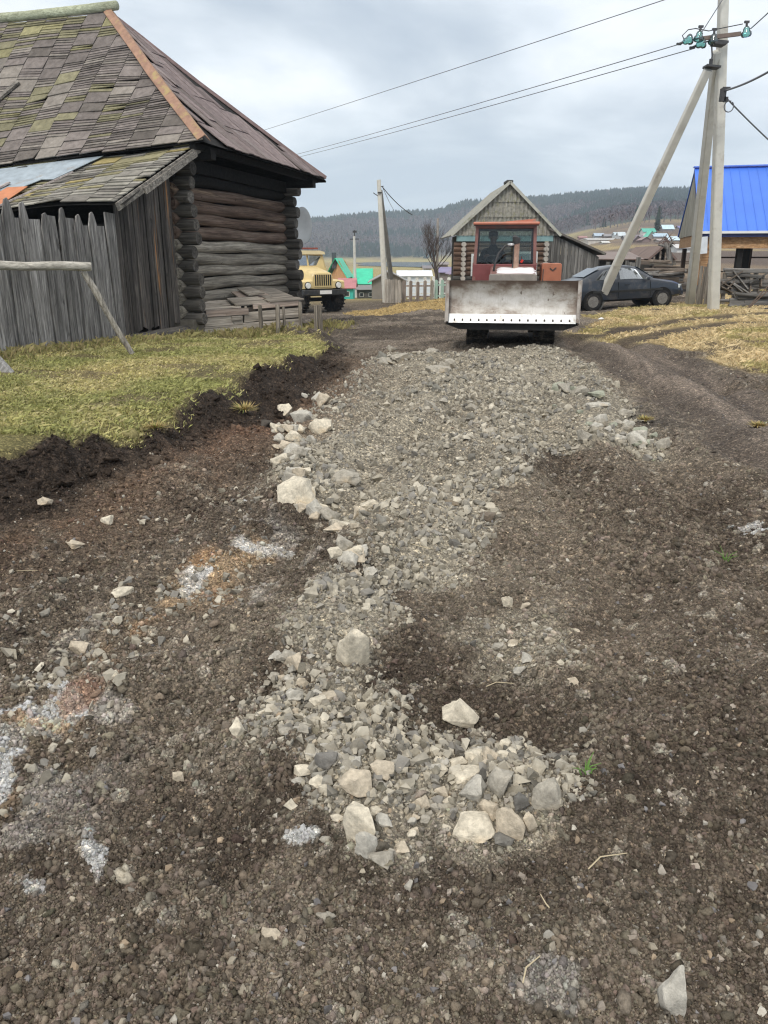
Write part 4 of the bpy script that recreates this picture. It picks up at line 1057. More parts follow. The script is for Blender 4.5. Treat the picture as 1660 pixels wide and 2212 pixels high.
    for s in (-1, 1):
        post(cx + s * (hb - .04), y0 + .035, cx + s * (ht - .04), y0 + .12); post(cx + s * (hb - .04), y1 - .04, cx + s * (ht - .04), y1 - .08)
        cab.bar((cx + s * (ht - .035), y0 + .1, zt - .03), (cx + s * (ht - .035), y1 - .05, zt - .03), .07, .06); cab.bar((cx + s * (hb - .035), y0 + .05, zw), (cx + s * (hb - .035), y1 - .05, zw), .06, .06)
        cab.box((cx + s * (hb - .02), (y0 + y1) / 2, (zb + zw) / 2 - .02), (.03, y1 - y0 - .1, zw - zb))
    cab.box((cx, y0 + .1, zt - .035), (2 * ht - .1, .06, .07)); cab.box((cx, y1 - .08, zt - .04), (2 * ht - .1, .06, .1)); cab.box((cx, y1 - .05, 1.4), (2 * hb - .1, .05, .52))
    cab.build('cab_frame', red, t, bevel=.01)
    mb = MB(); mb.box((cx, y0 + .03, (zb + zw) / 2 - .01), (2 * hb - .02, .035, zw - zb + .02)); mb.build('cab_front_panel', maroon, t, bevel=.01)
    mb = MB(); mb.box((cx, (y0 + y1) / 2, zt + .03), (2 * ht + .1, y1 - y0 + .2, .06)); roof = mb.build('cab_roof', terr, t, bevel=.025)
    mb = MB(); mb.box((cx, y0 - .03, zt - .005), (2 * ht + .06, .08, .03)); mb.build('visor', plain('visor', (.05, .03, .03), .6), roof)
    mb = MB(); mb.slab([(cx - .3, y1 - .1, zt + .08), (cx + ht, y1 - .1, zt + .16), (cx + ht, y1 - .5, zt + .16), (cx - .35, y1 - .6, zt + .07)][::-1], .07); mb.build('roof_rack', terr, roof)
    mb = MB(); mb.box((cx, (y0 + y1) / 2, zt - .075), (2 * ht - .16, y1 - y0 - .3, .02)); mb.box((cx, y0 + .35, 1.17), (1.2, .9, .05)); mb.box((cx + .38, y1 - .45, 1.35), (.36, .4, .35)); mb.box((cx + .35, y0 + .2, 1.62), (.5, .22, .12)); mb.build('cab_lining', plain('cab_lining', (.03, .022, .022), .85), t)
    mb = MB(); mb.box((cx - .28, y1 - .55, 1.42), (.46, .44, .12)); mb.box((cx - .28, y1 - .34, 1.68), (.46, .1, .42)); mb.build('seat', plain('seat_vinyl', (.02, .02, .022), .6), t, bevel=.03)
    mb = MB(); mb.slab([(cx - hb + .07, y0 + .07, zw + .03), (cx + hb - .07, y0 + .07, zw + .03), (cx + ht - .07, y0 + .13, zt - .07), (cx - ht + .07, y0 + .13, zt - .07)], .006); mb.build('windscreen', glass('cab_glass', (.66, .68, .66), .03), t)
    mb = MB(); mb.box((cx, y1 - .065, 2.0), (1.14, .006, .7)); mb.build('rear_window', glass('rear_glass', (.8, .88, .88), .03), t)
    for s in (-1, 1):
        mb = MB(); mb.slab([(cx + s * (hb - .03), y0 + .15, zw + .03), (cx + s * (hb - .03), y1 - .1, zw + .03), (cx + s * (ht - .03), y1 - .12, zt - .06), (cx + s * (ht - .03), y0 + .18, zt - .06)], .006); mb.build('side_window', glass('side_glass', (.5, .58, .58), .04), t)
    mb = MB(); mb.box((cx + .36, y0 + .1, 1.7), (.02, .02, .12)); mb.box((cx + .37, y0 + .08, 1.66), (.05, .02, .07), rot=(0, .5, 0)); mb.build('red_tag', plain('red_tag', (.6, .03, .02), .5), t)
    # steering levers
    mb = MB(); n = 20; mb.tube([(cx - .26 + .17 * math.cos(a), y0 + .38 - .06 * math.sin(a), 1.68 + .1 * math.sin(a)) for a in [2 * math.pi * k / n for k in range(n + 1)]], .014, 6, cap=False); mb.tube([(cx - .26, y0 + .4, 1.68), (cx - .26, y0 + .25, 1.2)], .02, 6); mb.build('steering_wheel', plain('wheel_plastic', (.3, .29, .28), .5), t, smooth=True)
    # fuel tank beside the cab
    mb = MB(); o = []
    for ax, az, a0 in ((1.0, 1.57, 0), (.68, 1.57, 90), (.68, 1.08, 180), (1.0, 1.08, 270)):
        for k in range(5): a = R(a0 + 22.5 * k); o.append((ax + .05 * math.cos(a), az + .05 * math.sin(a)))
    mb.prism(o, 2.25, 3.3, 'xz'); tank = mb.build('fuel_tank', paint('tank_orange', (.36, .135, .075), (.2, .09, .06), .3), t, bevel=.015)
    mb = MB(); mb.tube([(.86, 2.6, 1.6), (.86, 2.6, 1.65)], .06, 12); mb.box((.66, 2.24, 1.3), (.02, .01, .4)); mb.bar((.8, 2.24, 1.52), (.86, 2.24, 1.47), .02, .02); mb.bar((.86, 2.24, 1.47), (.93, 2.24, 1.53), .02, .02); mb.build('tank_cap', STEEL, tank)
    for s in (-1, 1):
        mb = MB(); mb.bar((s * .44, .9, 1.0), (s * .7, .35, 1.15), .07, .07); mb.build('lift_cylinder', dark, t)
make_dozer()
def make_cloth():
    o = dozer_world(.02, 1.35, 1.45); t = thing('folded_cloth', 'crumpled white cloth lying on the bulldozer hood', 'cloth', o, DOZ_RZ)
    n = 26; V = []; Fs = []
    for j in range(n):
        for i in range(n):
            x = (i / (n - 1) - .5) * .84 + .03; y = (j / (n - 1) - .5) * .95; h = .0903 * y
            e = max(abs(i / (n - 1) - .5), abs(j / (n - 1) - .5)) * 2
            z = h + .055 * (1 - e ** 4) + .03 * math.sin(x * 9 + y * 3) * math.cos(y * 8) * (1 - e) + (-.06 * max(0, (e - .86) / .14) if True else 0) + .012
            V.append((x + .015 * math.sin(y * 20), y + .02 * math.sin(x * 14), max(z, h - .01)))
    for j in range(n - 1):
        for i in range(n - 1): Fs.append((j * n + i, j * n + i + 1, (j + 1) * n + i + 1, (j + 1) * n + i))
    me = mesh_from('cloth', V, Fs, True); link('cloth', me, plain('white_cloth', (.72, .7, .71), .85, .06, 5, dirt=(.6, .4, .38), dirt_amt=.15), t)
make_cloth()

# ------------------------------------------------------------------ the driver
def skin_body(name, chains, mats, pick, parent, sub=2):
    """one continuous surface grown over joints; chains: lists of (x, y, z, radius), first joint shared by index"""
    pts = []; rad = []; edges = []
    idx = {}
    for ch in chains:
        prev = None
        for p in ch:
            key = tuple(round(v, 4) for v in p[:3])
            if key not in idx: idx[key] = len(pts); pts.append(p[:3]); rad.append(p[3])
            if prev is not None and prev != idx[key]: edges.append((prev, idx[key]))
            prev = idx[key]
    me = bpy.data.meshes.new(name); me.from_pydata(pts, edges, []); me.update()
    o = bpy.data.objects.new(name, me); COL.objects.link(o)
    sk = o.modifiers.new('skin', 'SKIN'); sk.use_smooth_shade = True
    for i, r in enumerate(rad): me.skin_vertices[0].data[i].radius = (r, r)
    me.skin_vertices[0].data[0].use_root = True
    ss = o.modifiers.new('sub', 'SUBSURF'); ss.levels = sub; ss.render_levels = sub
    dg = bpy.context.evaluated_depsgraph_get(); new = bpy.data.meshes.new_from_object(o.evaluated_get(dg))
    bpy.data.objects.remove(o)
    new.name = name
    for mt in mats: new.materials.append(mt)
    for p in new.polygons: p.material_index = pick(p.center); p.use_smooth = True
    b = bpy.data.objects.new(name, new); COL.objects.link(b); b.parent = parent
    return b
def make_driver():
    o = dozer_world(-.44, 3.18, 1.48); t = thing('person', 'driver in a dark cap and dark coat sitting behind the bulldozer windscreen', 'person', o, DOZ_RZ)
    skin = plain('skin', (.36, .2, .145), .55, .08, 20); coat = plain('dark_coat', (.022, .027, .03), .85, .3, 8); trou = plain('trousers', (.02, .02, .024), .85)
    ch = [[(0, 0, .0, .14), (0, -.02, .2, .15), (0, -.04, .38, .15), (0, -.05, .48, .085), (0, -.06, .54, .055), (0, -.09, .62, .075), (0, -.09, .69, .09), (0, -.08, .76, .075)]]
    for s in (-1, 1):
        ch.append([(0, 0, .0, .14), (s * .1, -.05, -.01, .09), (s * .14, -.4, .04, .068), (s * .14, -.48, -.2, .05), (s * .14, -.52, -.22, .04), (s * .14, -.62, -.24, .035)])
        hx, hy, hz_ = (s * .12 + .14 * (s > 0), -.46, .3)
        ch.append([(0, -.04, .38, .15), (s * .15, -.05, .4, .085), (s * .21, -.06, .37, .066), (s * .26, -.17, .2, .052), (s * .21, -.36, .26, .04), (hx, hy, hz_, .03)])
        for q, L in zip((-.03, -.01, .012, .032), (.06, .075, .07, .055)):
            ch.append([(hx, hy, hz_, .03), (hx + q, hy - .04, hz_ + .02, .0095), (hx + q, hy - .04 - L * .5, hz_ + .012, .0085), (hx + q, hy - .04 - L * .55, hz_ - .025, .0075)])
        ch.append([(hx, hy, hz_, .03), (hx - s * .04, hy - .02, hz_ + .01, .0095), (hx - s * .05, hy - .05, hz_ - .005, .008)])
    def pick(c):
        if c.z > .53: return 0
        if c.y < -.42 and c.z > .22: return 0
        return 2 if c.z < .08 and c.y < -.02 else 1
    body = skin_body('body', ch, [skin, coat, trou], pick, t)
    mb = MB(); mb.loft([[Vector((x, -.165 - d, z)) for x, z in ((-.014, .655), (.014, .655), (.008, .7), (-.008, .7))] for d in (-.02, .022)]); mb.build('nose', skin, t, bevel=.005)
    for s in (-1, 1): MB().tube([(s * .083, -.075, .66), (s * .1, -.07, .67), (s * .1, -.065, .7), (s * .084, -.07, .715)], .013, 8).build('ear', skin, t, smooth=True)
    mb = MB()
    for s in (-1, 1): mb.box((s * .034, -.173, .703), (.028, .012, .012))
    mb.build('eyes', plain('eyes', (.03, .025, .02), .3), t); mb = MB(); mb.box((0, -.168, .628), (.05, .012, .01)); mb.build('mouth', plain('mouth', (.22, .08, .07), .6), t)
    mb = MB(); n = 20; rings = []
    for r, z in ((.098, .715), (.108, .75), (.104, .79), (.07, .815), (.002, .82)): rings.append([Vector((r * math.cos(a), -.085 + r * 1.12 * math.sin(a), z)) for a in (2 * math.pi * k / n for k in range(n))])
    mb.loft(rings); mb.prism([(-.08, -.17), (.08, -.17), (.06, -.245), (-.06, -.245)], .722, .735, 'xy'); mb.build('cap', plain('dark_cap', (.015, .016, .02), .85), t, auto=40)
make_driver()

# ------------------------------------------------------------------ yellow truck behind the barn
def make_truck():
    Y = 38.5; X = ray(704, 625)[0] * Y; z = 1.75 + ray(708, 676)[1] * (Y + .3)
    t = thing('flatbed_truck', 'cream yellow bonneted heavy truck half hidden behind the log barn', 'truck', (X, Y, z), R(36))
    cream = plain('cream_paint', (.68, .54, .27), .45, .07, 3, dirt=(.4, .3, .17), dirt_amt=.2, coat=.1); cream2 = plain('pale_cream', (.72, .62, .4), .45, .06, 3); black = plain('black_paint', (.03, .032, .034), .6, .3, 6, dirt=(.09, .08, .07), dirt_amt=.3); ch = plain('chassis', (.012, .012, .012), .8)
    mb = MB(); mb.box((0, .1, .98), (2.45, .22, .26)); mb.build('bumper', black, t, bevel=.03)
    # bonnet, narrowing to the grille and rounding over
    mb = MB(); rings = []
    for y, hw, zt in ((.25, .56, 1.86), (.32, .6, 1.93), (.9, .68, 2.03), (1.6, .78, 2.14)):
        rings.append([Vector((-hw, y, 1.15)), Vector((hw, y, 1.15)), Vector((hw, y, zt - .22)), Vector((hw - .07, y, zt - .08)), Vector((hw - .25, y, zt - .01)), Vector((0, y, zt)), Vector((-hw + .25, y, zt - .01)), Vector((-hw + .07, y, zt - .08)), Vector((-hw, y, zt - .22))])
    mb.loft(rings); mb.build('bonnet', cream, t, auto=35)
    mb = MB(); mb.box((0, .235, 1.52), (.98, .03, .62)); g = mb.build('grille', cream, t, bevel=.01)
    mb = MB()
    for i in range(8): mb.box((-.42 + i * .12, .215, 1.54), (.06, .03, .5))
    mb.build('grille_slots', ch, g)
    for s in (-1, 1):
        mb = MB(); mb.loft([[Vector((s * .56, y, a)), Vector((s * 1.22, y, a - .04)), Vector((s * 1.24, y, b)), Vector((s * .56, y, b + .02))] for y, a, b in ((.22, 1.5, 1.14), (.3, 1.56, 1.14), (1.2, 1.6, 1.5), (1.9, 1.45, 1.35))]); fn = mb.build('fender', cream, t, bevel=.02)
        mb = MB(); mb.tube([(s * .86, .14, 1.3), (s * .86, .24, 1.3)], [.13, .15], 18); hl = mb.build('headlight', plain('headlight_glass', (.75, .76, .74), .15, .05, 4), t, auto=40)
        mb = MB(); mb.tube([(s * .86, .19, 1.3), (s * .86, .25, 1.3)], [.17, .18], 18); mb.build('bezel', ch, hl, auto=40)
    mb = MB(); mb.box((.0, -.02, .99), (.66, .02, .17)); mb.build('number_plate', plain('plate_white', (.75, .75, .74), .5, .05, 4), t)
    # cab
    mb = MB(); rings = []
    for y, hb, ht, zt in ((1.6, 1.05, .95, 2.2), (1.75, 1.1, .95, 2.8), (3.0, 1.1, 1.0, 2.85)):
        rings.append([Vector((-hb, y, 1.25)), Vector((hb, y, 1.25)), Vector((hb, y, 2.1)), Vector((ht, y, zt - .1)), Vector((ht - .12, y, zt)), Vector((-ht + .12, y, zt)), Vector((-ht, y, zt - .1)), Vector((-hb, y, 2.1))])
    mb.loft(rings); mb.build('cab', cream, t, auto=30)
    mb = MB(); mb.loft([[Vector((x * k, y, z)) for x, z in ((-1.02, 2.72), (1.02, 2.72), (.98, 2.84), (.7, 2.9), (-.7, 2.9), (-.98, 2.84))] for y, k in ((1.55, .96), (1.7, 1.0), (3.0, 1.02))]); mb.build('cab_roof', cream2, t, auto=35)
    gm = glass('truck_glass', (.25, .3, .33), .35)
    for s in (-1, 1):
        mb = MB(); mb.slab([(s * .05, 1.58, 2.2), (s * .9, 1.62, 2.2), (s * .84, 1.72, 2.68), (s * .05, 1.67, 2.68)][::s], .012); mb.build('windscreen', gm, t)
        mb = MB(); mb.slab([(s * 1.1, 1.85, 2.12), (s * 1.1, 2.85, 2.12), (s * 1.0, 2.85, 2.68), (s * .99, 1.95, 2.68)][::s], .012); mb.build('side_window', gm, t)
    mb = MB(); mb.box((-.1, 2.2, 2.98), (1.5, .9, .03)); mb.box((-.1, 1.8, 3.0), (1.6, .06, .08)); mb.build('roof_rack', plain('red_board', (.25, .07, .05), .7), t)
    mb = MB(); mb.box((0, 3.6, .95), (.9, 6.8, .25)); mb.box((0, .9, .62), (1.7, .18, .18)); mb.box((0, 1.3, .95), (1.6, 1.6, .3)); mb.box((0, 5.2, 1.5), (2.4, 3.8, .5)); mb.build('chassis', ch, t)
    for sx, y, rz in ((1.0, .95, .3), (-1.0, .95, .3), (1.0, 4.6, 0), (-1.0, 4.6, 0), (1.0, 6.0, 0), (-1.0, 6.0, 0)):
        w = bpy.data.objects.new('wheel', None)
        mb = MB(); rings = []; n = 30
        for x, r in ((-.19, .4), (-.2, .56), (-.16, .615), (0, .63), (.16, .615), (.2, .56), (.19, .4)): rings.append([Vector((x, r * math.cos(a), r * math.sin(a))) for a in (2 * math.pi * k / n for k in range(n))])
        mb.loft(rings)
        for k in range(22):
            a = 2 * math.pi * k / 22
            for q in (-1, 1): mb.box((q * .1, .64 * math.cos(a + q * .07), .64 * math.sin(a + q * .07)), (.2, .07, .05), rot=(a - math.pi / 2, 0, 0))
        wh = mb.build('wheel', RUBBER, t, auto=40); wh.location = (sx, y, .63); wh.rotation_euler = (0, 0, rz)
        mb = MB(); mb.tube([(-.17, 0, 0), (.17, 0, 0)], .36, 20); mb.tube([(-.21, 0, 0), (.21, 0, 0)], .14, 14); mb.build('rim', ch, wh, auto=40)
make_truck()

# ------------------------------------------------------------------ dark blue saloon
def make_car():
    A = Vector((6.72, 27.0, 0)); Bf = Vector((9.19, 27.35, 0)); mid = (A + Bf) / 2; rz = math.atan2(Bf.y - A.y, Bf.x - A.x)
    z = (hz(A.x, A.y) + hz(Bf.x, Bf.y)) / 2
    t = thing('parked_car', 'dark blue four door saloon parked behind the concrete pole strut', 'car', (mid.x, mid.y, z + .02), rz)
    t.scale = (.965,) * 3; t.rotation_euler = (0, -math.atan2(hz(Bf.x, Bf.y) - hz(A.x, A.y), (Bf - A).length), rz)
    blue = plain('dark_blue_paint', (.014, .021, .034), .3, .1, 2, dirt=(.075, .07, .068), dirt_amt=.25, spec=.5, coat=.3)
    # stations along the car: x, belt half width, roof half width, sill z, belt z, top z
    ST = [(-2.1, .58, .5, .5, .84, .86), (-2.04, .74, .6, .36, .9, .95), (-1.85, .81, .62, .3, .93, 1.0), (-1.5, .835, .62, .28, .94, 1.07), (-1.28, .84, .6, .27, .945, 1.18), (-.9, .84, .58, .26, .945, 1.34), (-.55, .84, .585, .26, .94, 1.42), (-.15, .84, .585, .26, .93, 1.445), (.18, .84, .58, .26, .92, 1.42), (.45, .84, .57, .26, .91, 1.33),
          (.75, .835, .585, .26, .9, 1.14), (1.02, .83, .62, .27, .88, .955), (1.3, .82, .62, .28, .85, .915), (1.7, .79, .6, .3, .78, .85), (1.98, .72, .54, .33, .68, .755), (2.1, .6, .46, .38, .62, .68)]
    def ring(s):
        x, hb, hr, zs, zb, zt = s; h = zt - zb
        P = [(0, zs), (hb * .8, zs), (hb * .97, zs + .07), (hb, (zs + zb) / 2), (hb * .985, zb - .06), (hb * .955, zb), (lerp(hb * .95, hr, .5), zb + h * .5), (hr + .015, zb + h * .86), (hr - .07, zb + h * .965), (0, zt)]
        return [Vector((x, -y, zz)) for y, zz in P] + [Vector((x, y, zz)) for y, zz in P[-2:0:-1]]
    mb = MB(); mb.loft([ring(s) for s in ST]); body = mb.build('body', blue, t, auto=32)
    gm = glass('car_glass', (.04, .05, .06), .12); gl2 = glass('car_front_glass', (.3, .36, .38), .3)
    def ST_at(x):
        for a, b in zip(ST[:-1], ST[1:]):
            if a[0] <= x <= b[0]:
                f = (x - a[0]) / (b[0] - a[0]); return [lerp(p, q, f) for p, q in zip(a, b)]
    def side_pt(x, k, out=.012):
        _, hb, hr, zs, zb, zt = ST_at(x); h = zt - zb
        y = lerp(hb * .955, lerp(hb * .95, hr, .5), k / .5) if k < .5 else lerp(lerp(hb * .95, hr, .5), hr + .015, (k - .5) / .36)
        return (y + out, zb + h * k)
    for s in (-1, 1):
        for (xa, xb, xc, xd, mt, nm) in ((-1.18, -.38, -.38, -.82, gm, 'rear_side_window'), (-.28, .72, .32, -.28, gl2, 'front_side_window')):
            q = [(xa, .1), (xb, .1), (xc, .82), (xd, .82)]
            if nm == 'front_side_window': q = [(-.28, .1), (.7, .16), (.34, .8), (-.28, .84)]
            v = [(x, s * side_pt(x, k)[0], side_pt(x, k)[1]) for x, k in q]
            mb = MB(); n = 6; top = []; bot = []
            for i in range(n + 1):
                f = i / n; xl = lerp(q[0][0], q[1][0], f); kl = lerp(q[0][1], q[1][1], f); xt = lerp(q[3][0], q[2][0], f); kt = lerp(q[3][1], q[2][1], f)
                bot.append(Vector((xl, s * side_pt(xl, kl)[0], side_pt(xl, kl)[1]))); top.append(Vector((xt, s * side_pt(xt, kt)[0], side_pt(xt, kt)[1])))
            for i in range(n): mb.add([bot[i], bot[i + 1], top[i + 1], top[i]], [(0, 1, 2, 3)])
            mb.build(nm, mt, t)
        mb = MB(); mb.box((.0, s * .853, .6), (3.5 - 1.0, .012, .07)); mb.build('side_moulding', plain('black_plastic', (.02, .02, .02), .6), t, bevel=.004)
        for x in (-.33, .82): MB().bar((x, s * .843, .38), (x - .02, s * .835, .9), .008, .01, (0, s, 0)).build('door_gap', plain('gap', (.004, .004, .004), .9), t)
        for x in (-.5, .52): MB().box((x - .2 if x < 0 else x - .55, s * .845, .8), (.17, .03, .035)).build('door_handle', plain('handle', (.02, .025, .035), .4), t, bevel=.008)
        mb = MB(); mb.box((.66, s * .93, .97), (.1, .16, .12)); mb.build('mirror', blue, t, bevel=.03)
        mb = MB(); mb.loft([[Vector((x, s * y, z)) for z, y in ((.6, a), (.72, a - .01), (.72, b), (.6, b))] for x, a, b in ((2.05, .62, .3), (1.93, .74, .42), (1.86, .77, .5))]); mb.build('headlight', plain('headlight_lens', (.62, .65, .66), .12, .05, 5), t, bevel=.015)
        mb = MB(); mb.box((-2.03, s * .6, .78), (.1, .26, .14)); mb.build('tail_light', plain('tail_red', (.3, .01, .01), .25), t, bevel=.02)
    mb = MB(); mb.slab([(.78, -.6, .97 + .17), (.78, .6, 1.14), (.98, .66, .97), (.98, -.66, .97)][::-1], .004)
    q = [Vector((.42, -.5, 1.345)), Vector((.42, .5, 1.345)), Vector((.98, .6, .975)), Vector((.98, -.6, .975))]; mb = MB(); mb.slab([p + Vector((.012, 0, .014)) for p in q], .006); mb.build('windscreen', gl2, t)
    q = [Vector((-.92, .5, 1.345)), Vector((-.92, -.5, 1.345)), Vector((-1.48, -.55, 1.085)), Vector((-1.48, .55, 1.085))]; mb = MB(); mb.slab([p + Vector((-.01, 0, .016)) for p in q], .006); mb.build('rear_window', gm, t)
    mb = MB(); mb.box((2.05, 0, .44), (.16, 1.3, .2)); mb.build('front_bumper', blue, t, bevel=.04); mb = MB(); mb.box((-2.06, 0, .5), (.16, 1.36, .22)); mb.build('rear_bumper', blue, t, bevel=.04)
    arch = plain('wheel_arch', (.006, .006, .006), .9)
    for x in (-1.235, 1.255):
        for s in (-1, 1):
            mb = MB(); mb.tube([(x, s * .6, .31), (x, s * .853, .31)], .35, 28); mb.build('wheel_arch', arch, t, auto=40)
            mb = MB(); rings = []; n = 26
            for y, r in ((.62, .2), (.62, .27), (.66, .292), (.8, .292), (.855, .27), (.865, .2)): rings.append([Vector((r * math.cos(a), s * y, r * math.sin(a))) for a in (2 * math.pi * k / n for k in range(n))])
            mb.loft(rings); wh = mb.build('wheel', RUBBER, t, auto=40); wh.location = (x, 0, .285)
            mb = MB(); mb.tube([(0, s * .8, 0), (0, s * .87, 0)], [.19, .185], 22); mb.tube([(0, s * .86, 0), (0, s * .885, 0)], [.05, .04], 12)
            for k in range(8): a = k * math.pi / 4; mb.box((.12 * math.cos(a), s * .872, .12 * math.sin(a)), (.07, .012, .02), rot=(0, -a, 0))
            mb.build('hubcap', plain('hubcap', (.2, .19, .175), .55, .25, 14, .2, dirt=(.12, .1, .085), dirt_amt=.3), wh, auto=40)
make_car()
# ------------------------------------------------------------------ where a sight line meets the land
_YS = np.geomspace(18, 2600, 900)
def hit(x, y):
    a, b = ray(x, y); z = macro(a * _YS, _YS); k = np.where(CAM_H + b * _YS <= z)[0]
    Y = _YS[k[0]] if len(k) else 2500.0
    return Vector((a * Y, Y, hz(a * Y, Y)))
def Z4(x, y): return ((720 + x * .24096) * .877, (420 + y * .24096) * .877)
def Z6(x, y): return ((1360 + x * .3211) * .877, (400 + y * .3211) * .877)
def Z7(x, y): return ((1600 + x * .2035) * .877, y * .2035 * .877)
GLASSD = plain('dark_pane', (.03, .035, .04), .15, .2, 4)
_m = {}
def pm(c, rough=.7):
    k = (c, rough)
    if k not in _m: _m[k] = plain('painted_%d' % len(_m), c, rough, .14, 1.2, dirt=tuple(v * .6 for v in c), dirt_amt=.2)
    return _m[k]
def simple_house(name, label, cat, x0, x1, yb, ye, yr, wall, roof, kind='eave', depth=6, over=.35, Y=None, group=None, windows=0, rot=0.0, chimney=False, shift=0.0):
    """a house seen over the land; x0..x1 walls, yb base, ye eaves, yr ridge (photograph units)"""
    h = hit((x0 + x1) / 2, yb)
    if Y is None: Y = h.y
    p0, p1 = W(x0, yb, Y), W(x1, yb, Y); zb = min(hz(p0.x, Y), hz(p1.x, Y)) - .3; ze = W(x0, ye, Y).z; zr = W(x0, yr, Y).z
    w = p1.x - p0.x; cx = (p0.x + p1.x) / 2
    t = thing(name, label, cat, (cx, Y, zb), rot, group); H = ze - zb; HR = zr - zb; hw = w / 2
    mb = MB()
    if kind == 'gable': mb.prism([(-hw, 0), (hw, 0), (hw, H), (0, HR - .05), (-hw, H)], 0, depth, 'xz')
    else: mb.prism([(0, 0), (depth, 0), (depth, H), (depth / 2, HR - .05), (0, H)], -hw, hw, 'yz')
    mb.build('wall', pm(wall), t)
    mb = MB(); o = over; th = max(.06, w * .012)
    if kind == 'gable':
        s = (HR - H) / hw
        for sg in (-1, 1): mb.slab([(0, -o, HR), (sg * (hw + o), -o, H - o * s), (sg * (hw + o), depth + o, H - o * s), (0, depth + o, HR)][::sg], -th)
    else:
        s = (HR - H) / (depth / 2)
        mb.slab([(-hw - o, -o, H - o * s), (hw + o, -o, H - o * s), (hw + o, depth / 2, HR), (-hw - o, depth / 2, HR)], -th); mb.slab([(-hw - o, depth / 2, HR), (hw + o, depth / 2, HR), (hw + o, depth + o, H - o * s), (-hw - o, depth + o, H - o * s)], -th)
    mb.build('roof', pm(roof, .5), t)
    for i in range(windows):
        x = -hw + w * (i + .5) / windows; mb = MB(); sz = min(.9, w / windows * .45); mb.box((x, -.02, H * .55), (sz, .05, H * .36)); wf = mb.build('window', pm((.6, .6, .58)), t)
        mb = MB(); mb.box((x, -.05, H * .55), (sz * .8, .03, H * .28)); mb.build('pane', GLASSD, wf)
    if chimney:
        mb = MB(); mb.box((-hw * .5, depth * .4, HR + .1), (.45, .45, 1.0)); mb.build('chimney', pm((.12, .11, .11)), t)
    return t
